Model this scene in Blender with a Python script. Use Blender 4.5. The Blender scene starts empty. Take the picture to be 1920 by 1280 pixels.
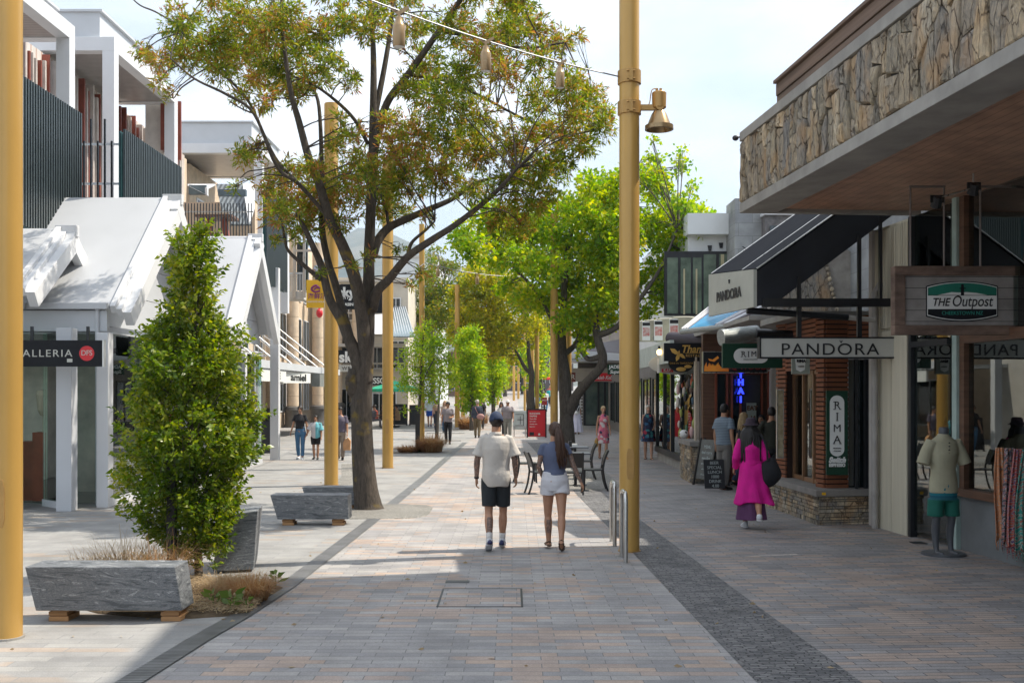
import bpy, math, random
import numpy as np
from mathutils import Vector, Matrix, noise
R=math.radians; V=Vector
rnd=random.Random(7); npr=np.random.default_rng(11)
SC=bpy.context.scene; COL=SC.collection
FPX=2000.0; CH=2.08; HY=735.0
def W(px,py,Y): return V(((px-960)*Y/FPX, Y, CH+(HY-py)*Y/FPX))
def X(px,Y): return (px-960)*Y/FPX
def Z(py,Y): return CH+(HY-py)*Y/FPX
def gY(py): return CH*FPX/(py-HY)
def gz(Y): return 0.0 if Y<60 else .023*(Y-60)

# ---------------------------------------------------------------- materials
MATS={}
def newmat(name):
    m=bpy.data.materials.new(name); m.use_nodes=True
    nt=m.node_tree; b=nt.nodes['Principled BSDF']; MATS[name]=m
    return m,nt,b
def N(nt,t,**k):
    n=nt.nodes.new(t)
    for a,v in k.items():
        if a in n.inputs.keys(): n.inputs[a].default_value=v
        else: setattr(n,a,v)
    return n
def ramp(nt,stops,interp='LINEAR'):
    n=nt.nodes.new('ShaderNodeValToRGB'); cr=n.color_ramp; cr.interpolation=interp
    while len(cr.elements)<len(stops): cr.elements.new(.5)
    for e,(p,c) in zip(cr.elements,stops):
        e.position=p; e.color=(c[0],c[1],c[2],1)
    return n
def col4(c): return (c[0],c[1],c[2],1)
def mixc(nt,fac,a,b,mode='MIX'):
    n=nt.nodes.new('ShaderNodeMix'); n.data_type='RGBA'; n.blend_type=mode
    for sock,val in ((n.inputs[0],fac),(n.inputs[6],a),(n.inputs[7],b)):
        if hasattr(val,'links'): nt.links.new(val,sock)
        elif isinstance(val,(int,float)): sock.default_value=val
        else: sock.default_value=col4(val)
    return n.outputs[2]
def mapping(nt,coord='Object',scale=(1,1,1),rot=(0,0,0),loc=(0,0,0)):
    tc=nt.nodes.new('ShaderNodeTexCoord'); mp=nt.nodes.new('ShaderNodeMapping')
    mp.inputs['Scale'].default_value=scale; mp.inputs['Rotation'].default_value=rot; mp.inputs['Location'].default_value=loc
    nt.links.new(tc.outputs[coord],mp.inputs[0]); return mp.outputs[0]
def bump(nt,b,h,strength=.3,dist=.02):
    n=nt.nodes.new('ShaderNodeBump'); n.inputs['Strength'].default_value=strength; n.inputs['Distance'].default_value=dist
    nt.links.new(h,n.inputs['Height']); nt.links.new(n.outputs[0],b.inputs['Normal']); return n
def mat(name,c,rough=.6,metal=0,var=.18,nscale=3,stretch=(1,1,1),bs=0,bscale=40,dist=.01,c2=None,spec=.5,emit=None,es=0,coat=0):
    if name in MATS: return MATS[name]
    m,nt,b=newmat(name); L=nt.links
    vec=mapping(nt,'Object',stretch)
    n=N(nt,'ShaderNodeTexNoise',Scale=nscale,Detail=6.0,Roughness=.6); L.new(vec,n.inputs['Vector'])
    rp=ramp(nt,[(.3,(0,0,0)),(.7,(1,1,1))]); L.new(n.outputs[0],rp.inputs[0])
    if c2 is None:
        a=tuple(x*(1-var) for x in c); bb=tuple(min(1,x*(1+var)) for x in c)
    else: a=c; bb=c2
    o=mixc(nt,rp.outputs[0],a,bb); L.new(o,b.inputs['Base Color'])
    b.inputs['Roughness'].default_value=rough; b.inputs['Metallic'].default_value=metal
    b.inputs['Specular IOR Level'].default_value=spec
    if coat: b.inputs['Coat Weight'].default_value=coat
    if rough>.15:
        mr=N(nt,'ShaderNodeMapRange'); L.new(n.outputs[0],mr.inputs[0])
        mr.inputs[3].default_value=rough*.85; mr.inputs[4].default_value=min(1,rough*1.15); L.new(mr.outputs[0],b.inputs['Roughness'])
    if bs:
        n2=N(nt,'ShaderNodeTexNoise',Scale=bscale,Detail=5.0); L.new(vec,n2.inputs['Vector']); bump(nt,b,n2.outputs[0],bs,dist)
    if emit: b.inputs['Emission Color'].default_value=col4(emit); b.inputs['Emission Strength'].default_value=es
    return m
def leafmat(name,stops,trans=.45,rough=.45):
    m,nt,b=newmat(name); L=nt.links
    g=nt.nodes.new('ShaderNodeNewGeometry'); rp=ramp(nt,stops)
    vec=mapping(nt,'Object'); n=N(nt,'ShaderNodeTexNoise',Scale=1.1,Detail=3.0); L.new(vec,n.inputs['Vector'])
    ma=N(nt,'ShaderNodeMath',operation='MULTIPLY_ADD'); L.new(g.outputs['Random Per Island'],ma.inputs[0]); ma.inputs[1].default_value=.55
    mr=N(nt,'ShaderNodeMapRange'); L.new(n.outputs[0],mr.inputs[0]); mr.inputs[1].default_value=.3; mr.inputs[2].default_value=.7; mr.inputs[3].default_value=0; mr.inputs[4].default_value=.45
    L.new(mr.outputs[0],ma.inputs[2]); L.new(ma.outputs[0],rp.inputs[0])
    L.new(rp.outputs[0],b.inputs['Base Color']); b.inputs['Roughness'].default_value=rough; b.inputs['Specular IOR Level'].default_value=.35
    tr=N(nt,'ShaderNodeBsdfTranslucent'); 
    hs=N(nt,'ShaderNodeHueSaturation',Saturation=1.15,Value=1.5); L.new(rp.outputs[0],hs.inputs['Color']); L.new(hs.outputs[0],tr.inputs[0])
    mx=N(nt,'ShaderNodeMixShader'); mx.inputs[0].default_value=trans
    L.new(b.outputs[0],mx.inputs[1]); L.new(tr.outputs[0],mx.inputs[2]); L.new(mx.outputs[0],nt.nodes['Material Output'].inputs[0])
    return m
def glassmat(name,tint=(.75,.9,.86),ior=1.6,refl=.12):
    m,nt,b=newmat(name); L=nt.links; nt.nodes.remove(b)
    t=N(nt,'ShaderNodeBsdfTransparent'); t.inputs[0].default_value=col4(tint)
    g=N(nt,'ShaderNodeBsdfGlossy'); g.inputs['Roughness'].default_value=.015; g.inputs[0].default_value=(.95,1,.98,1)
    f=N(nt,'ShaderNodeFresnel',IOR=ior); a=N(nt,'ShaderNodeMath',operation='ADD'); L.new(f.outputs[0],a.inputs[0]); a.inputs[1].default_value=refl
    n=N(nt,'ShaderNodeTexNoise',Scale=.8); bu=N(nt,'ShaderNodeBump',Strength=.02,Distance=.05); L.new(n.outputs[0],bu.inputs['Height']); L.new(bu.outputs[0],g.inputs['Normal'])
    mx=N(nt,'ShaderNodeMixShader'); L.new(a.outputs[0],mx.inputs[0]); L.new(t.outputs[0],mx.inputs[1]); L.new(g.outputs[0],mx.inputs[2])
    L.new(mx.outputs[0],nt.nodes['Material Output'].inputs[0]); return m
def paver(name,bw,bh,greys,warm,warmth,mortar=.006,mcol=(.14,.135,.13),off=.5,rot=0,wscale=.35,stack=False,rough=.75,bstr=.5,warp=0):
    m,nt,b=newmat(name); L=nt.links
    vec=mapping(nt,'Object',rot=(0,0,rot))
    if warp:
        wn=N(nt,'ShaderNodeTexNoise',Scale=9.0,Detail=3.0); L.new(vec,wn.inputs['Vector']); wm=nt.nodes.new('ShaderNodeVectorMath'); wm.operation='MULTIPLY_ADD'; L.new(wn.outputs['Color'],wm.inputs[0]); wm.inputs[1].default_value=(warp,warp*.6,0); L.new(vec,wm.inputs[2]); vec=wm.outputs[0]
    br=N(nt,'ShaderNodeTexBrick'); br.offset=off; br.squash=1; br.inputs['Scale'].default_value=1
    br.inputs['Brick Width'].default_value=bw; br.inputs['Row Height'].default_value=bh; br.inputs['Mortar Size'].default_value=mortar
    br.inputs['Mortar Smooth'].default_value=.3; br.inputs['Bias'].default_value=0
    br.inputs['Color1'].default_value=(0,0,0,1); br.inputs['Color2'].default_value=(1,1,1,1); br.inputs['Mortar'].default_value=(.5,.5,.5,1)
    L.new(vec,br.inputs['Vector'])
    gr=ramp(nt,[(i/(len(greys)-1),c) for i,c in enumerate(greys)]); L.new(br.outputs['Color'],gr.inputs[0])
    # warm bricks where (brick random + low noise) is high
    sn=nt.nodes.new('ShaderNodeSeparateXYZ'); L.new(vec,sn.inputs[0])
    n=N(nt,'ShaderNodeTexNoise',Scale=wscale,Detail=2.0); L.new(vec,n.inputs['Vector'])
    inv=N(nt,'ShaderNodeMath',operation='PINGPONG'); L.new(br.outputs['Color'],inv.inputs[0]); inv.inputs[1].default_value=.13
    sc=N(nt,'ShaderNodeMath',operation='MULTIPLY'); L.new(inv.outputs[0],sc.inputs[0]); sc.inputs[1].default_value=7.7
    sm=N(nt,'ShaderNodeMath',operation='MULTIPLY_ADD'); L.new(n.outputs[0],sm.inputs[0]); sm.inputs[1].default_value=2.2; L.new(sc.outputs[0],sm.inputs[2])
    st=N(nt,'ShaderNodeMapRange'); L.new(sm.outputs[0],st.inputs[0]); st.inputs[1].default_value=warmth; st.inputs[2].default_value=warmth+.03
    wr=ramp(nt,[(0,warm[0]),(1,warm[1])]); L.new(br.outputs['Color'],wr.inputs[0])
    c=mixc(nt,st.outputs[0],gr.outputs[0],wr.outputs[0])
    # dirt
    d=N(nt,'ShaderNodeTexNoise',Scale=1.3,Detail=7.0,Roughness=.65); L.new(vec,d.inputs['Vector'])
    dr=ramp(nt,[(.32,(.72,.72,.72)),(.62,(1.06,1.06,1.06))]); L.new(d.outputs[0],dr.inputs[0])
    c=mixc(nt,1.0,c,dr.outputs[0],'MULTIPLY')
    f=N(nt,'ShaderNodeTexNoise',Scale=90,Detail=3.0); L.new(vec,f.inputs['Vector'])
    fr=ramp(nt,[(.3,(.82,.82,.82)),(.7,(1.15,1.15,1.15))]); L.new(f.outputs[0],fr.inputs[0])
    c=mixc(nt,1.0,c,fr.outputs[0],'MULTIPLY')
    sp=N(nt,'ShaderNodeTexVoronoi',Scale=5.0); L.new(vec,sp.inputs['Vector'])
    sr=ramp(nt,[(.035,(.35,.33,.3)),(.06,(1,1,1))]); L.new(sp.outputs['Distance'],sr.inputs[0])
    c=mixc(nt,.55,c,mixc(nt,1.0,c,sr.outputs[0],'MULTIPLY'))
    c=mixc(nt,br.outputs['Fac'],c,mcol)
    L.new(c,b.inputs['Base Color']); b.inputs['Roughness'].default_value=rough
    hb=N(nt,'ShaderNodeMath',operation='MULTIPLY_ADD'); L.new(br.outputs['Fac'],hb.inputs[0]); hb.inputs[1].default_value=-1; 
    fh=N(nt,'ShaderNodeMath',operation='MULTIPLY'); L.new(f.outputs[0],fh.inputs[0]); fh.inputs[1].default_value=.5; L.new(fh.outputs[0],hb.inputs[2])
    bump(nt,b,hb.outputs[0],bstr,.006); return m
def stripes(name,ca,cb,freq,axis='X',rough=.6,duty=.5,metal=0,bs=.0,var=.1):
    m,nt,b=newmat(name); L=nt.links
    vec=mapping(nt,'Object'); s=nt.nodes.new('ShaderNodeSeparateXYZ'); L.new(vec,s.inputs[0])
    q=N(nt,'ShaderNodeMath',operation='MULTIPLY'); L.new(s.outputs['XYZ'.index(axis)],q.inputs[0]); q.inputs[1].default_value=freq
    fr=N(nt,'ShaderNodeMath',operation='FRACT'); L.new(q.outputs[0],fr.inputs[0])
    g=N(nt,'ShaderNodeMath',operation='GREATER_THAN'); L.new(fr.outputs[0],g.inputs[0]); g.inputs[1].default_value=duty
    n=N(nt,'ShaderNodeTexNoise',Scale=4.0,Detail=5.0); L.new(vec,n.inputs['Vector'])
    nr=ramp(nt,[(.3,(1-var,)*3),(.7,(1+var,)*3)]); L.new(n.outputs[0],nr.inputs[0])
    c=mixc(nt,g.outputs[0],ca,cb); c=mixc(nt,1.0,c,nr.outputs[0],'MULTIPLY'); L.new(c,b.inputs['Base Color'])
    b.inputs['Roughness'].default_value=rough; b.inputs['Metallic'].default_value=metal
    if bs:
        h=N(nt,'ShaderNodeMath',operation='MULTIPLY'); L.new(g.outputs[0],h.inputs[0]); h.inputs[1].default_value=-1.0; bump(nt,b,h.outputs[0],bs,.01)
    return m

# ---------------------------------------------------------------- mesh builder
class MB:
    def __init__(s): s.v=[]; s.f=[]; s.m=[]
    def add(s,vs,fs,mi=0):
        o=len(s.v); s.v+= [tuple(v) for v in vs]; s.f+=[tuple(i+o for i in f) for f in fs]; s.m+=[mi]*len(fs); return s
    def box(s,x0,x1,y0,y1,z0,z1,mi=0):
        if x0>x1:x0,x1=x1,x0
        if y0>y1:y0,y1=y1,y0
        if z0>z1:z0,z1=z1,z0
        vs=[(x0,y0,z0),(x1,y0,z0),(x1,y1,z0),(x0,y1,z0),(x0,y0,z1),(x1,y0,z1),(x1,y1,z1),(x0,y1,z1)]
        return s.add(vs,[(0,3,2,1),(4,5,6,7),(0,1,5,4),(1,2,6,5),(2,3,7,6),(3,0,4,7)],mi)
    def hexa(s,b,t,mi=0):   # 4 bottom, 4 top points (ccw)
        return s.add(list(b)+list(t),[(0,3,2,1),(4,5,6,7),(0,1,5,4),(1,2,6,5),(2,3,7,6),(3,0,4,7)],mi)
    def prism(s,poly,d,mi=0):  # polygon (3D pts) extruded by vector d
        n=len(poly); d=V(d); a=[V(p) for p in poly]; b=[p+d for p in a]
        fs=[tuple(range(n))[::-1],tuple(range(n,2*n))]+[(i,(i+1)%n,n+(i+1)%n,n+i) for i in range(n)]
        return s.add(a+b,fs,mi)
    def rings(s,rs,seg=14,mi=0,caps=True,p=2.0,closed=False):  # rs: (center,u,v)
        vs=[];fs=[]
        for c,u,v in rs:
            c=V(c);u=V(u);v=V(v)
            for k in range(seg):
                a=2*math.pi*k/seg; ca=math.cos(a); sa=math.sin(a)
                if p!=2.0:
                    ca=math.copysign(abs(ca)**(2/p),ca); sa=math.copysign(abs(sa)**(2/p),sa)
                vs.append(c+u*ca+v*sa)
        for i in range(len(rs)-1):
            for k in range(seg):
                k2=(k+1)%seg; fs.append((i*seg+k,i*seg+k2,(i+1)*seg+k2,(i+1)*seg+k))
        if caps:
            fs.append(tuple(range(seg))[::-1]); fs.append(tuple(range((len(rs)-1)*seg,len(rs)*seg)))
        return s.add(vs,fs,mi)
    def tube(s,pts,rad,seg=8,mi=0,caps=True,flat=1.0,side=None):
        pts=[V(p) for p in pts]; n=len(pts)
        if not hasattr(rad,'__len__'): rad=[rad]*n
        rs=[];u=None
        for i in range(n):
            t=(pts[min(i+1,n-1)]-pts[max(i-1,0)])
            t=t.normalized() if t.length>1e-9 else V((0,0,1))
            if u is None:
                a=V(side) if side is not None else (V((1,0,0)) if abs(t.x)<.8 else V((0,1,0)))
                u=(a-t*a.dot(t)).normalized()
            else:
                u=u-t*u.dot(t); u=u.normalized() if u.length>1e-6 else t.orthogonal().normalized()
            w=t.cross(u); rs.append((pts[i],u*rad[i],w*rad[i]*flat))
        return s.rings(rs,seg,mi,caps)
    def cyl(s,x,y,z0,z1,r,seg=20,mi=0,r2=None):
        r2=r if r2 is None else r2
        return s.rings([((x,y,z0),(r,0,0),(0,r,0)),((x,y,z1),(r2,0,0),(0,r2,0))],seg,mi)
    def lathe(s,c,prof,seg=20,mi=0):  # prof (r,z)
        return s.rings([((c[0],c[1],c[2]+z),(r,0,0),(0,r,0)) for r,z in prof],seg,mi)
    def ell(s,c,r,mi=0,seg=16,nr=9,M=None):
        c=V(c); M=M or Matrix.Identity(3); rs=[]
        for i in range(nr):
            a=-math.pi/2+math.pi*(i+.35)/(nr-.3); k=math.cos(a)
            rs.append((c+M@V((0,0,math.sin(a)*r[2])),M@V((r[0]*k,0,0)),M@V((0,r[1]*k,0))))
        return s.rings(rs,seg,mi)
    def xf(s,M):
        s.v=[tuple(M@V(v)) for v in s.v]; return s
    def merge(s,o,mi=None):
        k=len(s.v); s.v+=o.v; s.f+=[tuple(i+k for i in f) for f in o.f]; s.m+=o.m if mi is None else [mi]*len(o.f); return s
    def mesh(s,name='m'):
        me=bpy.data.meshes.new(name); me.from_pydata(s.v,[],s.f)
        if any(s.m): me.polygons.foreach_set('material_index',s.m)
        return me
    def remesh(s,vox=.01,sm=3,smf=.5):
        me=s.mesh('tmp'); ob=bpy.data.objects.new('tmp',me); COL.objects.link(ob)
        r=ob.modifiers.new('r','REMESH'); r.mode='VOXEL'; r.voxel_size=vox
        if sm: q=ob.modifiers.new('s','SMOOTH'); q.iterations=sm; q.factor=smf
        dg=bpy.context.evaluated_depsgraph_get(); dg.update(); ev=ob.evaluated_get(dg); m2=ev.to_mesh()
        o=MB(); o.v=[tuple(v.co) for v in m2.vertices]; o.f=[tuple(p.vertices) for p in m2.polygons]; o.m=[0]*len(o.f)
        ev.to_mesh_clear(); bpy.data.objects.remove(ob); bpy.data.meshes.remove(me); return o
    def noise(s,amp,freq,seed=0,stretch=(1,1,1)):
        me=s.mesh('t'); me.update(); out=[]
        for v in me.vertices:
            p=v.co; q=V((p.x*freq*stretch[0]+seed,p.y*freq*stretch[1],p.z*freq*stretch[2]))
            out.append(tuple(p+v.normal*(noise.noise(q)*amp)))
        s.v=out; bpy.data.meshes.remove(me); return s
    def build(s,name,mats,parent=None,smooth=False,bevel=0,local=False,kind=None):
        if parent is not None and not local:
            M=parent.matrix_basis.inverted(); p=parent.parent
            while p is not None: M=M@p.matrix_basis.inverted(); p=p.parent
            s.v=[tuple(M@V(v)) for v in s.v]
        me=s.mesh(name)
        if not isinstance(mats,(list,tuple)): mats=[mats]
        for m in mats: me.materials.append(m)
        if smooth:
            me.polygons.foreach_set('use_smooth',[True]*len(me.polygons))
            if smooth!='all':
                try: me.set_sharp_from_angle(angle=R(40))
                except Exception: pass
        ob=bpy.data.objects.new(name,me); COL.objects.link(ob)
        if parent is not None: ob.parent=parent
        if bevel:
            bm=ob.modifiers.new('bevel','BEVEL'); bm.width=bevel; bm.segments=2; bm.limit_method='ANGLE'; bm.angle_limit=R(40)
        if kind: ob['kind']=kind
        return ob
def tag(o,label,cat=None,group=None,kind=None):
    if label: o['label']=label
    if cat: o['category']=cat
    if group: o['group']=group
    if kind: o['kind']=kind
    return o
def thing(name,label,cat,loc=(0,0,0),rz=0,group=None):
    o=bpy.data.objects.new(name,None); COL.objects.link(o); o.empty_display_size=.2
    o.location=loc; o.rotation_euler=(0,0,rz); o.matrix_basis=Matrix.Translation(V(loc))@Matrix.Rotation(rz,4,'Z')
    return tag(o,label,cat,group)
CH_OF={}
def kids(o): return [c for c in COL.objects if c.parent==o]
def dup(root,loc,rz,label=None,scale=None,group=None):
    def cp(o,p):
        c=o.copy(); COL.objects.link(c)
        if p is not None: c.parent=p
        for ch in kids(o): cp(ch,c)
        return c
    r=cp(root,None); r.location=loc; r.rotation_euler=(0,0,rz)
    if scale: r.scale=scale
    if label: r['label']=label
    if group: r['group']=group
    return r
def text(s,size,m,parent,loc,rz=0,name='lettering',xs=1.0,align='CENTER',ext=.004,shear=0,spacing=1.0,bold=0,mirror=False):
    cu=bpy.data.curves.new('t','FONT'); cu.body=s; cu.size=size; cu.align_x=align; cu.align_y='CENTER'; cu.extrude=ext; cu.shear=shear; cu.space_character=spacing; cu.offset=bold
    ob=bpy.data.objects.new('t',cu); COL.objects.link(ob); dg=bpy.context.evaluated_depsgraph_get(); dg.update()
    me=bpy.data.meshes.new_from_object(ob.evaluated_get(dg)); bpy.data.objects.remove(ob)
    M=Matrix.Translation(V(loc))@Matrix.Rotation(rz,4,'Z')@Matrix.Rotation(R(90),4,'X')@Matrix.Diagonal((-xs if mirror else xs,1,1,1))
    b=MB(); b.v=[tuple(M@v.co) for v in me.vertices]; b.f=[tuple(p.vertices) for p in me.polygons]; b.m=[0]*len(b.f)
    bpy.data.meshes.remove(me)
    return b.build(name,m,parent)
def crom(pts,n=6):
    pts=[V(p) for p in pts]; P=[pts[0]*2-pts[1]]+pts+[pts[-1]*2-pts[-2]]; out=[]
    for i in range(1,len(P)-2):
        for k in range(n):
            t=k/n; a,b,c,d=P[i-1],P[i],P[i+1],P[i+2]
            out.append(.5*((2*b)+(-a+c)*t+(2*a-5*b+4*c-d)*t*t+(-a+3*b-3*c+d)*t**3))
    out.append(pts[-1]); return out
def lerpl(a,n):   # resample list a of scalars to crom density
    out=[]
    for i in range(len(a)-1):
        for k in range(n): out.append(a[i]+(a[i+1]-a[i])*k/n)
    out.append(a[-1]); return out

# ---------------------------------------------------------------- common materials
gold=mat('gold_paint',(.55,.325,.085),.34,.18,.09,1.3,(1,1,.5),bs=.08,bscale=40,coat=.25)
goldcap=mat('gold_fitting',(.46,.27,.09),.38,.45,.1,6)
white=mat('white_paint',(.68,.69,.71),.4,0,.04,1.5)
palegrey=mat('pale_grey_panel',(.55,.57,.60),.45,0,.05,1)
roofwhite=mat('white_roof_sheet',(.50,.515,.54),.42,0,.06,.8,bs=.05,bscale=2)
darkslat=mat('dark_slat',(.045,.06,.065),.45,.2,.2,5)
dark=mat('dark_metal',(.022,.024,.028),.42,.3,.2,6)
black=mat('black_paint',(.012,.012,.014),.4,0,.2,6)
steel=mat('brushed_steel',(.55,.54,.52),.28,1,.1,20,(1,1,.1))
concrete=mat('concrete',(.31,.295,.27),.85,0,.22,2.2,bs=.25,bscale=30,dist=.01)
concrete2=mat('pale_render',(.52,.49,.45),.85,0,.12,1.5,bs=.1,bscale=30)
cream=mat('cream_panel',(.55,.51,.40),.6,0,.1,2,(6,6,.4))
beige=mat('beige_stone',(.62,.49,.36),.8,0,.14,3,bs=.12,bscale=18)
brownwood=mat('brown_wood',(.13,.065,.038),.55,0,.35,4,(.5,.5,6),bs=.15,bscale=20)
plank=mat('weathered_plank',(.17,.115,.085),.8,0,.4,2,(1,.15,6),bs=.3,bscale=25)
reddoor=mat('red_brown_timber',(.24,.06,.028),.5,0,.25,3)
copper=mat('copper_fin',(.26,.07,.045),.42,.25,.3,2)
blueglass=glassmat('tinted_glass',(.66,.90,.82),1.6,.12)
clear=glassmat('shop_glass',(.62,.72,.68),1.5,.10)
darkglass=mat('dark_window',(.012,.02,.022),.06,0,.3,1,spec=1.0)
interior=mat('interior_wall',(.24,.20,.15),.8,0,.3,1.2)
signwhite=mat('sign_white',(.75,.76,.74),.4,0,.03,2)
signpale=mat('sign_pale_grey',(.50,.50,.46),.4,0,.05,2)
signgreen=mat('sign_green',(.006,.042,.022),.5,0,.1,2,spec=.3)
signdark=mat('sign_black',(.008,.009,.012),.55,0,.1,2,spec=.25)
ink=mat('ink_black',(.012,.012,.014),.5,0,0,1)
red=mat('sign_red',(.62,.02,.03),.4,0,.08,2)
yellow=mat('sign_yellow',(.75,.42,.01),.45,0,.06,2)
soil=mat('soil',(.10,.07,.04),.95,0,.4,8,bs=.6,bscale=30,dist=.03)
rubber=mat('rubber',(.02,.02,.02),.7)
grate=stripes('grate_steel',(.25,.25,.25),(.10,.10,.10),22,'Y',.5,.45,.4,bs=.4,var=.25)
ply=mat('pine_timber',(.42,.23,.10),.7,0,.25,5,(.4,6,6),bs=.1,bscale=30)
# granite
def granite():
    m,nt,b=newmat('streaked_granite'); L=nt.links
    vec=mapping(nt,'Object',(.6,1.2,2.2),(0,R(18),0))
    n0=N(nt,'ShaderNodeTexNoise',Scale=1.6,Detail=5.0,Distortion=1.2); L.new(vec,n0.inputs['Vector'])
    w=N(nt,'ShaderNodeTexNoise',Scale=2.2,Detail=9.0,Roughness=.72,Distortion=2.6); v2=mapping(nt,'Object',(.9,1.6,5.5),(0,R(16),0)); L.new(v2,w.inputs['Vector'])
    r=ramp(nt,[(.28,(.03,.035,.042)),(.43,(.085,.095,.105)),(.50,(.20,.21,.225)),(.55,(.10,.11,.12)),(.60,(.36,.37,.38)),(.66,(.14,.15,.16)),(.78,(.06,.065,.075))]); L.new(w.outputs[0],r.inputs[0])
    f=N(nt,'ShaderNodeTexNoise',Scale=160,Detail=2.0); fr=ramp(nt,[(.35,(.6,.6,.6)),(.65,(1.35,1.35,1.35))]); L.new(f.outputs[0],fr.inputs[0])
    c=mixc(nt,1.0,r.outputs[0],fr.outputs[0],'MULTIPLY'); L.new(c,b.inputs['Base Color']); b.inputs['Roughness'].default_value=.55
    bump(nt,b,f.outputs[0],.25,.004); return m
granitem=granite()
def winx(parent,x,y0,y1,z0,z1,s=1,pane=None,fr=None,fw=.07,nm='window',bars=1):
    # window on a wall facing -x (s=-1) or +x (s=1)
    mb=MB(); d=s*.05; a=x; b=x+d
    mb.box(a,b,y0-fw,y1+fw,z0-fw,z0); mb.box(a,b,y0-fw,y1+fw,z1,z1+fw); mb.box(a,b,y0-fw,y0,z0,z1); mb.box(a,b,y1,y1+fw,z0,z1)
    for i in range(bars): yy=y0+(y1-y0)*(i+1)/(bars+1); mb.box(a+d*.2,b-d*.1,yy-.025,yy+.025,z0,z1)
    w_=mb.build(nm,fr or white,parent); mb=MB(); mb.box(x-d*.3,x+d*.3,y0,y1,z0,z1); mb.build('pane',pane or darkglass,w_); return w_
def winy(parent,y,x0,x1,z0,z1,pane=None,fr=None,fw=.07,nm='window',bars=1):
    mb=MB(); a=y-.05; b=y
    mb.box(x0-fw,x1+fw,a,b,z0-fw,z0); mb.box(x0-fw,x1+fw,a,b,z1,z1+fw); mb.box(x0-fw,x0,a,b,z0,z1); mb.box(x1,x1+fw,a,b,z0,z1)
    for i in range(bars): xx=x0+(x1-x0)*(i+1)/(bars+1); mb.box(xx-.025,xx+.025,a+.01,b-.01,z0,z1)
    w_=mb.build(nm,fr or white,parent); mb=MB(); mb.box(x0,x1,y-.015,y+.015,z0,z1); mb.build('pane',pane or darkglass,w_); return w_
def bark(name,c,c2,yel=None):
    m,nt,b=newmat(name); L=nt.links
    vec=mapping(nt,'Object',(5,5,1.1)); n=N(nt,'ShaderNodeTexNoise',Scale=4.5,Detail=8.0,Roughness=.7,Distortion=.8); L.new(vec,n.inputs['Vector'])
    r=ramp(nt,[(.32,c),(.68,c2)]); L.new(n.outputs[0],r.inputs[0]); o=r.outputs[0]
    if yel:
        v2=mapping(nt,'Object',(1,1,1)); n2=N(nt,'ShaderNodeTexNoise',Scale=3.5,Detail=5.0); L.new(v2,n2.inputs['Vector'])
        r2=ramp(nt,[(.60,(0,0,0)),(.68,(1,1,1))]); L.new(n2.outputs[0],r2.inputs[0]); o=mixc(nt,r2.outputs[0],o,yel)
    L.new(o,b.inputs['Base Color']); b.inputs['Roughness'].default_value=.9; bump(nt,b,n.outputs[0],.8,.02); return m
bark1=bark('ash_bark',(.035,.028,.022),(.115,.092,.072),(.17,.12,.03))
bark2=bark('maple_bark',(.05,.042,.034),(.14,.12,.10))

# ---------------------------------------------------------------- foliage
def leaves(name,pts,dirs,size,aspect,m,parent,fold=.25,jit=.35,kind=None):
    """pts Nx3 leaf bases, dirs Nx3 leaf directions"""
    n=len(pts); pts=np.asarray(pts,float); d=np.asarray(dirs,float); d/=np.linalg.norm(d,axis=1)[:,None]+1e-9
    r=npr.normal(size=(n,3)); u=np.cross(d,r); u/=np.linalg.norm(u,axis=1)[:,None]+1e-9; w=np.cross(d,u)
    s=size*npr.uniform(1-jit,1+jit,n)[:,None]; hw=s*aspect*.5
    base=pts; tip=pts+d*s - np.array([0,0,1])*s*.12
    mid=pts+d*s*.45+w*s*fold*.25
    vs=np.stack([base,mid+u*hw,tip,mid-u*hw,],1).reshape(-1,3)
    M=np.array(parent.matrix_basis.inverted()); vs=vs@M[:3,:3].T+M[:3,3]
    me=bpy.data.meshes.new(name); me.vertices.add(4*n); me.vertices.foreach_set('co',vs.ravel())
    me.loops.add(4*n); me.loops.foreach_set('vertex_index',np.arange(4*n)); me.polygons.add(n)
    me.polygons.foreach_set('loop_start',np.arange(0,4*n,4)); me.polygons.foreach_set('loop_total',np.full(n,4))
    me.materials.append(m); me.update(calc_edges=True)
    ob=bpy.data.objects.new(name,me); COL.objects.link(ob); ob.parent=parent
    if kind: ob['kind']=kind
    return ob
def tufts(cl,per_m2,leafn,spread,updown=-.1,shell=.55,flat=1.0):
    """cl: list of (center Vector, radius). returns pts, dirs"""
    P=[];D=[]
    for c,r in cl:
        n=max(3,int(per_m2*4*math.pi*r*r))
        a=npr.normal(size=(n,3)); a/=np.linalg.norm(a,axis=1)[:,None]
        k=(npr.uniform(0,1,n)**shell)[:,None]*r
        t=np.array(c)+a*k*np.array([1,1,flat]); o=a+np.array([0,0,.25])
        o=np.repeat(o,leafn,0)+npr.normal(size=(n*leafn,3))*.9+np.array([0,0,updown])
        p=np.repeat(t,leafn,0)+npr.normal(size=(n*leafn,3))*spread
        P.append(p);D.append(o)
    return np.concatenate(P),np.concatenate(D)
def limb(mb,pix,Y0,rad,scale_px,seg=10,n=6):
    """pix list (px,py,dY); rad list in px at Y0"""
    pts=[W(p[0],p[1],Y0+p[2]) for p in pix]; q=crom(pts,n); rr=lerpl([r*Y0/FPX for r in rad],n)
    mb.tube(q,rr,seg); return list(zip(q,rr))
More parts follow.
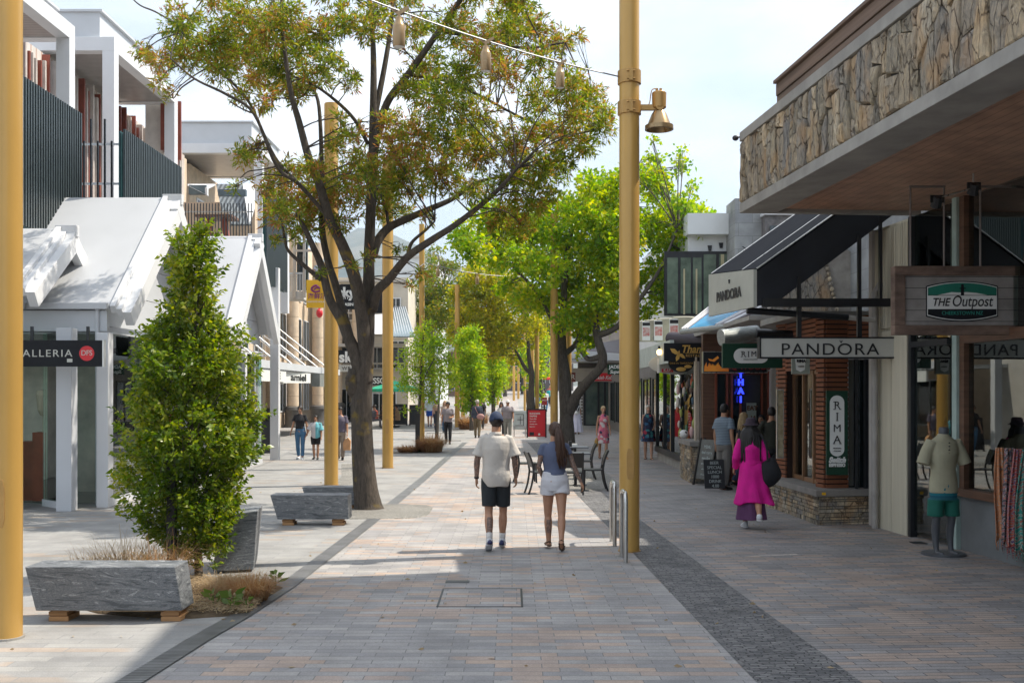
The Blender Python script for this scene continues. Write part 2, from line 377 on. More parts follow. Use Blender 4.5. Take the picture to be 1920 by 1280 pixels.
def twigs(mb,nodes,cl,r0=.014,sub=3,rr=rnd):
    pts=[p for p,r in nodes]
    for c,r in cl:
        c=V(c); best=min(pts,key=lambda p:(p-c).length*(1.0 if p.z<c.z+.2 else 1.5)); L=(c-best).length
        mid=best.lerp(c,.5)+V((rr.uniform(-.12,.12),rr.uniform(-.12,.12),rr.uniform(-.02,.12)))*min(1.5,L)
        q=crom([best,mid,c],5); mb.tube(q,[r0*(1-.7*i/(len(q)-1))*min(1,.5+L*.5) for i in range(len(q))],5,caps=False)
        for _ in range(sub):
            a=V((rr.gauss(0,1),rr.gauss(0,1),rr.gauss(.3,1))).normalized()*r*rr.uniform(.6,1.0); s0=q[rr.randint(len(q)//2,len(q)-1)]
            e=c+a; mb.tube(crom([s0,s0.lerp(e,.5)+V((rr.uniform(-.05,.05),rr.uniform(-.05,.05),.04)),e],3),[r0*.38,r0*.32,r0*.28,r0*.25,r0*.2,r0*.16,r0*.13],4,caps=False)
HAZE=0.0002
# ================================================================ ground
pave=paver('mall_paving',.36,.115,[(.275,.268,.27),(.345,.33,.322),(.40,.38,.365),(.305,.295,.298),(.365,.35,.34)],[(.46,.355,.285),(.39,.315,.275)],1.80,mortar=.0045,mcol=(.17,.165,.165),off=.37)
pave_l=paver('side_paving',.60,.15,[(.275,.272,.268),(.325,.318,.308),(.295,.292,.285),(.35,.342,.325)],[(.37,.31,.26),(.33,.29,.255)],2.05,mortar=.005,mcol=(.22,.22,.22),off=.4)
pave_r=paver('footpath_paving',.40,.085,[(.23,.222,.225),(.28,.265,.262),(.33,.31,.30),(.255,.245,.248)],[(.41,.32,.265),(.34,.285,.25)],1.82,mortar=.005,mcol=(.09,.09,.095),off=.37,rot=R(-3))
cobble=paver('split_cobble',.11,.05,[(.11,.11,.115),(.18,.177,.18),(.25,.243,.24),(.14,.138,.142)],[(.15,.14,.13),(.13,.12,.12)],2.6,mortar=.006,mcol=(.03,.03,.032),off=.37,bstr=1.0,warp=.13)
cobble_l=paver('exposed_gravel',.02,.02,[(.16,.155,.14),(.34,.33,.30),(.45,.43,.38)],[(.3,.27,.2),(.3,.27,.2)],2.6,mortar=.003,mcol=(.12,.11,.1),off=.5)
def sheet(name,left,right,ys,z,m,kind='structure',label=None,cat=None):
    """left/right: functions of Y giving x"""
    mb=MB(); vs=[];fs=[]
    for y in ys: vs+=[(left(y),y,gz(y)+z),(right(y),y,gz(y)+z)]
    for i in range(len(ys)-1): fs.append((2*i,2*i+1,2*i+3,2*i+2))
    mb.add(vs,fs); o=mb.build(name,m); 
    if kind: o['kind']=kind
    if label: tag(o,label,cat)
    return o
def pl(tab):
    def f(y):
        if y<=tab[0][0]: return tab[0][1]
        for (a,b),(c,d) in zip(tab,tab[1:]):
            if y<=c: return b+(d-b)*(y-a)/(c-a)
        return tab[-1][1]
    return f
drx=pl([(-6,-3.6),(7.63,-2.74),(8.89,-2.64),(9.86,-2.53),(11.4,-2.42),(16.64,-2.28),(25.2,-2.14),(43.8,-1.95),(150,-1.5)])
sl=lambda y:max(1.99-.031*min(y,45),.6); sr=lambda y:2.83-.043*min(y,32)
ys=[-12,0,4,7.63,8.9,9.9,11.4,14,16.64,20,25.2,32,38,44,50,60]+[60+i*8 for i in range(1,16)]
g=MB(); gy_=[-60,-12,60,80,100,140,200]; 
vs=[];fs=[]
for y in gy_: vs+=[(-80,y,gz(min(y,200))),(80,y,gz(min(y,200)))]
for i in range(len(gy_)-1): fs.append((2*i,2*i+1,2*i+3,2*i+2))
g.add(vs,fs); g.build('ground',pave_l)['kind']='structure'
far=mat('far_land',(.12,.13,.10),.9,0,.3,.01)
g=MB(); g.add([(-4000,-60,-.02),(-80,-60,-.02),(-80,200,3.1),(-4000,200,3.1)],[(0,1,2,3)]); g.add([(80,-60,-.02),(4000,-60,-.02),(4000,200,3.1),(80,200,3.1)],[(0,1,2,3)])
g.add([(-4000,200,3.1),(4000,200,3.1),(4000,5000,3.1),(-4000,5000,3.1)],[(0,1,2,3)]); g.add([(-4000,-1500,-.02),(4000,-1500,-.02),(4000,-60,-.02),(-4000,-60,-.02)],[(0,1,2,3)])
g.build('terrain',far)['kind']='structure'
sheet('paving',lambda y:drx(y)+.12,sl,ys,.004,pave)
sheet('footpath',sr,lambda y:12,ys[:16],.004,pave_r)
sheet('cobble_strip',sl,sr,ys[:14],.008,cobble)
dr=sheet('drain_channel',lambda y:drx(y)-.10,lambda y:drx(y)+.10,[y for y in ys if y<=44],.010,grate,None,'long grey steel grated drain channel running beside the light paving','drain')
# gravel tree pits
def pit(x,y,rx,ry,m,z=.006):
    mb=MB(); n=28
    mb.rings([((x,y,z-.03),(rx*1.03,0,0),(0,ry*1.03,0)),((x,y,z+.008),(rx,0,0),(0,ry,0)),((x,y,z+.016),(rx*.5,0,0),(0,ry*.5,0))],n,p=4)
    return mb.build('gravel_pit',m,smooth=True)
o=pit(X(700,18.6),18.6,1.0,1.1,cobble_l); o['kind']='structure'
o=pit(X(1085,26.0),26.0,.8,3.4,cobble_l); o['kind']='structure'
o=sheet('gravel_band',lambda y:X(560,y)+.3 if y<24 else X(640,y),lambda y:X(660,y) if y<24 else X(700,y),[20,23,26,31],.005,cobble_l)
# manhole
t=thing('access_cover','square paved access cover with thin steel rim in the mall paving','cover',(X(902,10.8),10.8,0))
mb=MB(); w=.42
for a,b,c,d in ((-w,-w+.02,-.48,.48),(w-.02,w,-.48,.48),(-w,w,-.48,-.465),(-w,w,.465,.48)): mb.box(t.location.x+a,t.location.x+b,10.8+c,10.8+d,0,.009)
mb.build('rim',dark,t)
mb=MB(); mb.box(t.location.x-w+.02,t.location.x+w-.02,10.8-.465,10.8+.465,0,.0065); mb.build('paved_lid',pave,t)
t=thing('drain_grate','small dark rectangular drain grate just beyond the square access cover','grate',(X(858,11.7),11.7,0))
mb=MB(); mb.box(t.location.x-.13,t.location.x+.13,11.63,11.77,0,.008); mb.build('frame',dark,t)
for (px,py,lab) in ((1722,1018,'flat dark metal cover plate in the footpath before the cream shop panels'),):
    Y=gY(py); mb=MB(); mb.box(X(px,Y)-.09,X(px,Y)+.09,Y-.1,Y+.1,0,.012); tag(mb.build('cover_plate',dark),lab,'cover')
for i,(px,py,w_) in enumerate(((823,826,1.9),(836,812,1.9))):
    Y=gY(py); mb=MB(); mb.box(X(px,Y)-w_/2*1.0,X(px,Y)+w_/2,Y-.12,Y+.12,0,.012); tag(mb.build('tree_grate',dark),['nearer long dark slot grate across the paving at the second young tree','farther long dark slot grate across the paving beyond the second young tree'][i],'grate')

# ================================================================ hills
def hills():
    hm,nt,b=newmat('mountain_slope'); L=nt.links
    vec=mapping(nt,'Object',(.004,.004,.012)); n=N(nt,'ShaderNodeTexNoise',Scale=1.0,Detail=8.0,Roughness=.7); L.new(vec,n.inputs['Vector'])
    r=ramp(nt,[(.35,(.05,.07,.055)),(.6,(.16,.16,.12)),(.75,(.22,.20,.17))]); L.new(n.outputs[0],r.inputs[0]); L.new(r.outputs[0],b.inputs['Base Color']); b.inputs['Roughness'].default_value=.95
    prof=pl([(-4000,120),(-1600,190),(-700,230),(-420,300),(-300,360),(-180,300),(-90,240),(40,205),(200,190),(600,210),(1300,170),(4000,120)])
    mb=MB(); nx,ny=160,14; vs=[];fs=[]
    for j in range(ny):
        t=j/(ny-1)
        for i in range(nx):
            x=-4000+8000*i/(nx-1); y=1500+t*900; h=prof(x*2400/ (y+200))
            z=3+h*1.0*math.sin(t*math.pi/2)**.8*(1+.0*t)+noise.noise(V((x*.006,y*.006,1)))*40*t
            vs.append((x,y,z))
    for j in range(ny-1):
        for i in range(nx-1): a=j*nx+i; fs.append((a,a+1,a+nx+1,a+nx))
    mb.add(vs,fs); mb.build('hills',hm,smooth='all')['kind']='structure'
hills()

# ================================================================ golden poles
def pole(px,Y,top,label,r=.132,px2=None):
    x=X(px,Y); t=thing('golden_pole',label,'pole',(x,Y,gz(Y)),0,'tall golden poles lining the mall')
    mb=MB(); z0=gz(Y); mb.cyl(x,Y,z0-.3,top,r,36); mb.cyl(x,Y,top,top+.012,r*.93,36); mb.build('shaft',gold,t,smooth=True)
    mb=MB(); zc=z0+1.15
    pts=[(x+dx,Y-r-.001,zc+dz) for dx,dz in ((-.035,-.2),(.035,-.2),(.05,-.13),(.05,.13),(.035,.2),(-.035,.2),(-.05,.13),(-.05,-.13))]
    if Y<40: mb.prism(pts,(0,.02,0)); mb.build('access_hatch',goldcap,t,bevel=.004)
    mb=MB(); mb.cyl(x,Y,z0,z0+.018,r*1.13,24); mb.build('base_collar',goldcap if Y>12 else concrete,t)
    return t,x
p1,x1=pole(11,9.04,9.2,'golden pole at the left edge beside the nearest granite bench',.133)
p2,x2=pole(1180,13.96,8.6,'thick golden pole on the right carrying a cone spotlight')
pole(621,23.8,8.50,'golden pole just left of the big ash tree trunk',.155)
pole(727,29.3,8.50,'golden pole just right of the big ash tree trunk',.15)
pole(791,39.6,8.3,'slim golden pole behind the russet grass clump',.10)
pole(857.5,62,8.3,'golden pole right of the young trees beside the yellow green foliage',.145)
pole(868,75,8.3+gz(75),'far golden pole with its top just right of a taller one in the left row',.14)
pole(1039,38,8.4,'golden pole immediately left of the maple trunk',.135)
pole(1065,42,8.4,'golden pole immediately right behind the maple trunk',.14)
pole(1007,64,8.3,'golden pole behind the red board to the right of the second maple trunk',.12)
pole(998.5,72,8.3+gz(72),'golden pole half hidden behind the second maple trunk',.12)
pole(933,99,8.2,'lone far golden pole in the middle of the street',.12)
pole(963.5,112,8.8,'distant golden pole, left of a close pair down the street',.13)
pole(972,118,9.0,'distant golden pole, right of a close pair down the street',.13)
pole(984,86,8.7,'far golden pole left of the second maple trunk',.10)
# bands + spotlight on p2
for z_,n_ in ((6.19,'cable_band'),(5.79,'lamp_band')):
    mb=MB(); mb.rings([((x2,13.96,z_-.085),(.150,0,0),(0,.150,0)),((x2,13.96,z_-.083),(.154,0,0),(0,.154,0)),((x2,13.96,z_+.083),(.154,0,0),(0,.154,0)),((x2,13.96,z_+.085),(.150,0,0),(0,.150,0))],30)
    mb.box(x2-.02,x2+.03,13.79,13.82,z_-.075,z_+.075)
    for q in (-.05,.05):
        mb.tube([(x2-.05,13.80,z_+q),(x2+.06,13.80,z_+q)],.008,6)
    mb.build('clamp_band',goldcap,p2,smooth=True)
lx=x2+.39; lz=5.80
mb=MB(); mb.box(x2+.14,lx+.03,13.93,13.99,lz-.035,lz+.035); mb.cyl(lx,13.91,lz-.0,lz+.001,.001); mb.tube([(lx,13.88,lz),(lx,14.04,lz)],.05,14)
lamp=mb.build('spotlight',goldcap,p2,smooth=True)
mb=MB(); mb.lathe((lx,13.96,lz),[(.05,-.03),(.092,.0),(.095,.19),(.08,.2),(.078,.205),(.02,.208)],22); mb.lathe((lx-.03,13.96,lz+.2),[(.018,0),(.018,.05),(.01,.055)],8); mb.lathe((lx+.02,13.96,lz+.2),[(.018,0),(.018,.05),(.01,.055)],8)
mb.tube(crom([(lx-.03,13.96,lz+.25),(lx-.1,13.95,lz+.22),(lx-.13,13.95,lz+.05),(lx-.2,13.95,lz-.0)],4),.007,6); mb.build('lamp_housing',goldcap,lamp,smooth=True)
mb=MB(); mb.lathe((lx,13.96,lz),[(.075,-.05),(.10,-.09),(.155,-.23),(.185,-.235),(.187,-.29),(.165,-.292),(.15,-.25),(.05,-.1)],30)
mb.build('lamp_shade',mat('bronze_shade',(.36,.25,.13),.28,.6,.1,5),lamp,smooth=True)
# cable + lanterns
lanm=mat('lantern_bronze',(.38,.26,.14),.35,.45,.12,6)
def cable(a,b,sag,r,label,n=14,cat='cable'):
    a=V(a);b=V(b); pts=[a.lerp(b,i/n)-V((0,0,sag*4*(i/n)*(1-i/n))) for i in range(n+1)]
    mb=MB(); mb.tube(pts,r,6); o=mb.build('steel_cable',mat('galvanised_cable',(.30,.31,.33),.5,.5,.1,50)); tag(o,label,cat); return pts
A=V((x2-.15,13.93,6.20)); B=V((x1+.13,9.1,6.75)); 
cable(A,B,.22,.009,'steel cable strung high between the right and left golden poles')
def onc(px):
    # param where cable crosses px
    best=None
    for i in range(400):
        t=i/400; p=A.lerp(B,t)-V((0,0,.22*4*t*(1-t))); q=960+FPX*p.x/p.y
        if best is None or abs(q-px)<best[0]: best=(abs(q-px),p)
    return best[1]
def lantern():
    t=thing('hanging_lantern','','lantern',(0,0,0),0,'bottle shaped lanterns hung on the near cable')
    mb=MB(); mb.lathe((0,0,-.05),[(.012,.0),(.03,-.01),(.036,-.05),(.05,-.075),(.055,-.085),(.055,-.26),(.05,-.27),(.045,-.262),(.04,-.2)],20); mb.build('lamp_body',lanm,t,smooth=True,local=True)
    mb=MB(); mb.prism([(-.08,-.006,.02),(-.02,-.006,-.03),(.02,-.006,-.03),(.085,-.006,.015),(.08,-.006,.045),(.0,-.006,.0),(-.07,-.006,.05)],(0,.012,0)); mb.box(-.012,.012,-.012,.012,-.07,-.0); mb.build('bracket',lanm,t,local=True)
    mb=MB(); mb.cyl(0,0,-.318,-.312,.05,16); mb.build('lens',signwhite,t,local=True)
    return t
L0=lantern(); 
labs=['bronze lantern on the near cable closest to the right golden pole','middle bronze lantern of the three on the near cable','highest bronze lantern on the near cable, leftmost of the three','']
for i,px in enumerate((1049,911,748)):
    p=onc(px)
    if i==0: L0.location=p; L0['label']=labs[0]
    else: dup(L0,p,0,labs[i],scale=(1+.12*i,)*3)
a=V((X(733,29.3),29.3,6.0)); b=V((X(795,39.6),39.6,6.85)); a.z=Z(505,29.3)
cable(a,b,.15,.012,'far steel cable between the second and slim golden poles')
A2=V((X(796,39.6),39.5,Z(492,39.6))); B2=V((X(1030,44),44,Z(515,44)))
cable(A2,B2,.25,.012,'far steel cable crossing the street from the slim golden pole')
for px,lb in ((821,'far bronze lantern on the distant cable beside the slim golden pole'),(896,'far bronze lantern on the distant cable before the olive maple crown')):
    t_=(px-796)/(1030-796); p=A2.lerp(B2,t_*.93)-V((0,0,.25*4*t_*(1-t_))); dup(L0,p,0,lb,scale=(1.25,1.25,1.25),group='lanterns on the far cable')

# ================================================================ benches, bike stands
def block(name,label,bot,top,chocks,group='granite block benches'):
    c=sum((V(p) for p in bot),V())/4; t=thing(name,label,'bench',(c.x,c.y,0),0,group)
    mb=MB(); mb.hexa(bot,top); mb.build('seat_block',granitem,t,bevel=.008)
    for (x,y) in chocks:
        mb=MB(); mb.box(x-.09,x+.09,y-.13,y+.13,.0,.045); mb.box(x-.10,x+.07,y-.11,y+.11,.047,.085); mb.box(x-.07,x+.09,y-.12,y+.10,.087,.106); mb.build('timber_chock',ply,t,bevel=.004)
    return t
def blk(x0,x1,xb0,xb1,y0,y1,zb,zt,dy=0): # top x0..x1, bottom xb0..xb1
    return [(xb0,y0,zb),(xb1,y0,zb),(xb1,y1,zb),(xb0,y1,zb)],[(x0,y0-.02,zt),(x1,y0-.02,zt),(x1,y1,zt),(x0,y1,zt)]
b_,t_=blk(-4.40,-3.045,-4.31,-2.985,9.65,10.02,.105,.505); block('stone_bench','nearest streaked granite bench, beside the left edge golden pole',b_,t_,[(-4.12,9.82),(-3.1,9.82)])
b_,t_=blk(-3.77,-2.56,-3.66,-2.55,16.64,17.0,.10,.48); block('stone_bench','granite bench in front of the big ash tree trunk, nearer of two',b_,t_,[(-3.5,16.8),(-2.72,16.8)])
b_,t_=blk(-3.72,-2.75,-3.62,-2.7,18.9,19.3,.08,.40); block('stone_bench','granite bench half hidden behind another one left of the ash trunk',b_,t_,[(-3.45,19.1),(-2.8,19.1)])
b_=[(-3.42,12.2,.03),(-2.99,12.35,.03),(-3.15,13.2,.03),(-3.6,13.1,.03)]; t_=[(-3.36,12.2,.66),(-2.955,12.38,.70),(-3.1,13.25,.68),(-3.56,13.1,.64)]
block('stone_bench','upright granite block bench behind the leafy hornbeam, seen end on',b_,t_,[(-3.2,12.6)])
for i,(x,y) in enumerate(((1.385,14.62),(1.385,13.22))):
    mb=MB(); h=.84 if i==0 else .85; l=.23
    q=[(x,y-l,-.05),(x,y-l,h-.12)]+[(x,y-l+.12*(1-math.cos(a)),h-.12+.12*math.sin(a)) for a in (R(22),R(45),R(68),R(90))]+[(x,y+l-.12*(1-math.cos(a)),h-.12+.12*math.sin(a)) for a in (R(90),R(68),R(45),R(22))]+[(x,y+l,h-.12),(x,y+l,-.05)]
    mb.tube(q,.028,14); o=mb.build('bike_stand',steel,smooth=True); tag(o,['stainless steel bike hoop farther along left of the thick golden pole','stainless steel bike hoop nearer the camera at the golden pole base'][i],'bike stand','bike hoops at the golden pole')
# ================================================================ left buildings
def qbox(x0,x1,y0,y1,z0,z1,name,m,parent,bevel=0):
    mb=MB(); mb.box(x0,x1,y0,y1,z0,z1); return mb.build(name,m,parent,bevel=bevel)
pergrey=stripes('ribbed_ceiling',(.42,.40,.39),(.30,.285,.275),9,'Y',.35,.5,.35)
pav=thing('gabled_shop_pavilion','white gabled glass shop pavilion with steep folded roofs on the left','building',(-9,22,0))
def gable(yc,half,zr,ze,xf,xb,zt=.22):
    """roof with ridge along x, front at xf, back xb"""
    mb=MB()
    for s in (-1,1):
        a=[(xf,yc,zr),(xb,yc,zr),(xb,yc+s*half,ze),(xf,yc+s*half,ze)]
        n=V((0,s*(zr-ze),half)).normalized()*.07
        if s<0: a=a[::-1]
        mb.prism(a,-n)
    mb.build('roof',roofwhite,pav)
    rf=[o for o in COL.objects if o.name.startswith('roof')][-1]
    # barge boards (three stepped trims)
    for k,(dx,dz,w) in enumerate(((.0,.05,.10),(.10,-.02,.10),(.20,-.10,.16))):
        mb=MB()
        for s in (-1,1):
            d=V((0,s*half,ze-zr)); L=d.length; d.normalize(); nn=V((0,s*(zr-ze),half)).normalized()
            p=V((xf-.12+dx+(.004 if s>0 else 0),yc,zr+.02))+nn*dz; q=p+d*(L+.12)
            ww=V((w,0,0)); hh=nn*-(.16 if k<2 else .30)
            mb.hexa([p+hh,p+hh+ww,q+hh+ww,q+hh],[p,p+ww,q+ww,q])
        mb.build('barge_board',white,pav,bevel=.006)
    mb=MB(); mb.box(xf-.14,xf+.27,yc-.07,yc+.07,zr-.16,zr+.06); mb.build('ridge_cap',white,pav,bevel=.01)
    # gable infill panels
    mb=MB(); x=xf-.35; n=4
    for i in range(n):
        z0=ze-.35+(zr-.25-ze+.35)*i/n; z1=ze-.35+(zr-.25-ze+.35)*(i+1)/n-.012
        w0=min(half,half*(zr-.2-z0)/(zr-ze)); w1=max(.02,min(half,half*(zr-.2-z1)/(zr-ze)))
        mb.prism([(x,yc-w0,z0),(x,yc+w0,z0),(x,yc+w1,z1),(x,yc-w1,z1)],(-.05,0,0))
    mb.build('gable_panel',palegrey,pav)
gable(22.6,2.95,6.2,3.68,-7.25,-16)
gable(29.9,2.35,6.45,3.85,-7.25,-16)
gable(20.35,1.75,5.2,3.95,-8.55,-14)
P=lambda px,py,Y:W(px,py,Y)
# gutter + fascia along near eave
qbox(-16,-7.42,19.52,19.66,3.60,3.72,'gutter',palegrey,pav,.01)
qbox(-16,-7.45,19.62,19.74,3.20,3.58,'eave_fascia',palegrey,pav)
qbox(-16,-7.5,27.1,27.25,3.45,3.8,'eave_fascia',palegrey,pav)
qbox(-16,-7.4,19.75,32.2,3.16,3.19,'soffit',palegrey,pav)
# columns
mb=MB(); mb.tube([(-7.62,19.60,3.6),(-7.62,19.60,3.1),(-7.62,19.62,.0)],.04,10); mb.build('downpipe',palegrey,pav,smooth=True)
mb=MB(); mb.box(-7.96,-7.69,18.62,18.88,0,3.2); mb.build('column',palegrey,pav,bevel=.006)
mb=MB(); mb.box(-7.50,-7.29,19.25,19.5,0,3.16); mb.build('column',white,pav,bevel=.006)
mb=MB(); mb.box(-7.50,-7.30,25.6,25.8,0,3.16); mb.build('column',white,pav,bevel=.006)
mb=MB(); mb.box(-7.50,-7.30,29.2,29.4,0,3.16); mb.build('column',white,pav,bevel=.006)
# glass walls
for (xa,ya,xb,yb) in ((-9.9,18.95,-8.75,18.75),(-8.62,19.6,-7.98,18.95),(-7.86,20.2,-7.55,19.5),(-11.3,19.2,-10.0,19.0)):
    d=V((xb-xa,yb-ya,0)); nrm=V((-d.y,d.x,0)).normalized()*.02
    mb=MB(); mb.hexa([(xa,ya,.12),(xb,yb,.12),(xb+nrm.x,yb+nrm.y,.12),(xa+nrm.x,ya+nrm.y,.12)],[(xa,ya,3.15),(xb,yb,3.15),(xb+nrm.x,yb+nrm.y,3.15),(xa+nrm.x,ya+nrm.y,3.15)])
    gp=mb.build('glass_panel',blueglass,pav)
    mb=MB(); mb.hexa([(xa-.01,ya-.02,0),(xb+.01,yb-.02,0),(xb+.01,yb+.05,0),(xa-.01,ya+.05,0)],[(xa-.01,ya-.02,.12),(xb+.01,yb-.02,.12),(xb+.01,yb+.05,.12),(xa-.01,ya+.05,.12)]); mb.build('base_rail',white,gp)
    mb=MB(); mb.tube([(xa+d.x*.5+.1,ya+d.y*.5-.05,1.0),(xa+d.x*.5+.1,ya+d.y*.5-.05,1.25)],.012,8); mb.build('handle',steel,gp)
mb=MB(); mb.box(-7.42,-7.40,19.6,31.5,.15,3.15); mb.build('glass_panel',blueglass,pav)
mb=MB()
for y in (21.2,22.8,24.2,27.4,30.6): mb.box(-7.44,-7.37,y-.03,y+.03,0,3.15)
mb.box(-7.45,-7.36,19.6,31.5,0,.13); mb.build('mullion',palegrey,pav)
mb=MB(); mb.box(-16,-8.2,22.2,22.3,0,3.15); mb.build('inner_wall',mat('shop_backwall',(.55,.50,.42),.7,0,.4,1.0),pav)
qbox(-16,-7.6,20,32,-.02,.012,'shop_floor',mat('shop_floor_tile',(.35,.33,.30),.3),pav)
mb=MB(); mb.box(-8.95,-8.72,19.9,20.3,.05,1.33); mb.box(-9.3,-8.98,20.0,20.4,.05,1.15); mb.build('timber_counter',reddoor,pav)
mb=MB(); mb.lathe((-8.83,20.1,1.33),[(.02,0),(.02,.3),(.06,.32),(.10,.4),(.13,.7),(.11,.78),(.03,.8)],14); tag(mb.build('bust_form',mat('linen',(.5,.42,.32),.8)),'beige dress form bust on the red timber counter inside the glass pavilion','bust')
sg=thing('hanging_sign','black T GALLERIA sign with red DFS disc hanging under the white eave','sign',(-8.4,18.1,0))
Y=18.1; mb=MB(); mb.box(X(-20,Y),X(194,Y),Y-.05,Y+.05,Z(687,Y),Z(638,Y)); mb.build('panel',signdark,sg,bevel=.003)
mb=MB(); mb.box(X(194,Y),X(196.5,Y),Y-.052,Y+.052,Z(687.5,Y),Z(637.5,Y)); mb.build('edge_trim',signwhite,sg)
text('T GALLERIA',.172,signpale,sg,(X(138,Y),Y-.052,Z(663,Y)),xs=1.13,align='RIGHT',spacing=1.22)
mb=MB(); mb.tube([(X(165,Y),Y-.054,Z(662.5,Y)),(X(165,Y),Y-.046,Z(662.5,Y))],.127,30); mb.build('red_disc',red,sg)
text('DFS',.125,signpale,sg,(X(165,Y),Y-.056,Z(662,Y)),xs=.95,spacing=.95)
mb=MB(); mb.box(X(128,Y),X(138,Y),Y-.053,Y-.05,Z(679,Y),Z(672.5,Y)); mb.build('notice',signpale,sg)
for px in (60,165): 
    mb=MB(); mb.box(X(px-2.5,Y),X(px+2.5,Y),Y-.02,Y+.02,Z(638,Y),Z(612,Y)); mb.build('hanger',dark,sg)
sg=thing('window_sign','dark fascia sign with white M Perez lettering beyond the pavilion corner column','sign',(-7.3,20.6,0))
mb=MB(); mb.box(-7.30,-7.26,20.3,22.6,2.78,3.14); mb.build('panel',dark,sg); text('M Perez',.26,signwhite,sg,(-7.25,21.15,2.97),rz=R(90),xs=.8,bold=.008)

# upper storey behind
up=thing('terrace_building','upper terrace building with white portal frames and russet vertical fins','building',(-13,28,0))
qbox(-26,-9.6,24.9,33,3.9,6.25,'terrace_slab',palegrey,up)
qbox(-26,-11.3,33.2,39,0,6.9,'wall',concrete2,up)
qbox(-26,-9.7,14,24.85,6.0,6.25,'terrace_slab',palegrey,up)
finw=stripes('fin_wall',(.62,.58,.54),(.50,.36,.30),3.1,'Y',.6,.75)
qbox(-13.2,-12.9,20,42,6.25,11.4,'fin_wall',finw,up)
qbox(-24,-12.9,42.0,42.3,6.25,11.3,'rear_wall',beige,up)
mb=MB(); m3=MB(); y=20.0; k=0
while y<41:
    w_=.06+.04*rnd.random(); (mb if k%5 in (0,3) else m3).box(-12.9,-12.66+rnd.uniform(-.06,.06),y,y+w_,6.25,11.1+rnd.uniform(-.1,.3)); y+=w_+rnd.uniform(.12,.26); k+=1
mb.build('copper_fins',copper,up); m3.build('pale_fins',mat('pale_fin',(.50,.44,.40),.5),up)
mb=MB()
for y_ in (19.0,19.6,20.3,21,21.6): mb.box(-13.1,-12.8,y_,y_+.16,9.8,12.8)
mb.build('facade_fins',copper,up)
qbox(-13.6,-13.1,18.6,22.4,9.7,12.6,'fin_wall',finw,up)
mb=MB()
for y_ in (34.9,35.2,35.6,36.0,36.4): mb.box(-11.5,-11.3,y_,y_+.08,10.0,12.0)
mb.build('facade_fins',copper,up)
qbox(-12.1,-11.5,35.2,36.6,8.4,11.9,'fin_wall',finw,up)
def portal(x,y0,y1,zc,xl,par=.55,k=1.0):
    w=.26*k; h=.30*k
    for ya in (y0,y1-w): mb=MB(); mb.box(x-w,x,ya,ya+w,5.6,zc); mb.build('portal_post',white,up,bevel=.006)
    mb=MB(); mb.box(xl,x,y0,y0+w,zc,zc+h); mb.box(x-w,x,y0+w,y1-w,zc,zc+h); mb.box(xl,x,y1-w,y1,zc,zc+h); mb.build('portal_beam',white,up,bevel=.006)
    mb=MB(); mb.box(xl,x-w,y0+w,y1-w,zc+.02,zc+.10); mb.build('ribbed_soffit',pergrey,up)
    mb=MB(); mb.box(xl,x-.35*k,y0+.12,y1-.12,zc+h,zc+h+par); mb.box(xl,x-.28*k,y0+.05,y1-.05,zc+h+par,zc+h+par+.06); mb.build('parapet',palegrey,up)
portal(-10.2,15.5,24.9,10.24,-18,.35,1.2)
portal(-11.0,29.5,35.1,11.52,-19,.72,1.28)
portal(-10.0,42.7,47.9,11.65,-14.6,.85,1.3)
mb=MB(); mb.box(-7.43,-7.17,32.75,32.98,0,5.9); mb.build('portal_post',white,up,bevel=.006)
def screen(x0,y0,x1,y1,z0,z1,label):
    d=V((x1-x0,y1-y0,0)); n=int(d.length/.115); s=thing('slat_screen',label,'screen',(x0,y0,z0),0,'dark vertical slat balcony screens')
    mb=MB(); dd=d/n; ln=d.normalized(); nn=V((-ln.y,ln.x,0))
    for i in range(n):
        p=V((x0,y0,0))+dd*(i+.1); q=p+ln*.055
        mb.hexa([p.to_tuple(2)[:2]+(z0,) if 0 else (p.x,p.y,z0),(q.x,q.y,z0),(q.x-nn.x*.05,q.y-nn.y*.05,z0),(p.x-nn.x*.05,p.y-nn.y*.05,z0)],[(p.x,p.y,z1),(q.x,q.y,z1),(q.x-nn.x*.05,q.y-nn.y*.05,z1),(p.x-nn.x*.05,p.y-nn.y*.05,z1)])
    mb.build('slats',darkslat,s)
    mb=MB(); p=V((x0,y0,0)); q=V((x1,y1,0)); a=nn*-.09; b=nn*-.06
    if a.x>0: a=-a;b=-b
    a=V((-.09,0,0)); b=V((-.055,0,0))
    mb.hexa([(p.x+a.x,p.y,z0),(p.x+b.x,p.y,z0),(q.x+b.x,q.y,z0),(q.x+a.x,q.y,z0)],[(p.x+a.x,p.y,z1-.04),(p.x+b.x,p.y,z1-.04),(q.x+b.x,q.y,z1-.04),(q.x+a.x,q.y,z1-.04)]); mb.build('backing_panel',mat('teal_backing',(.02,.07,.08),.5),s)
    return s
screen(-9.5,19.9,-9.5,23.5,5.3,8.2,'nearest dark vertical slat balcony screen above the white roof')
screen(-8.3,22.75,-8.3,26.7,5.3,7.69,'second dark slat balcony screen, right of the first above the gabled roofs')
screen(-7.3,31.6,-7.3,34.5,5.3,8.1,'hanging dark slat screen above the slim white post behind the ash tree branches')
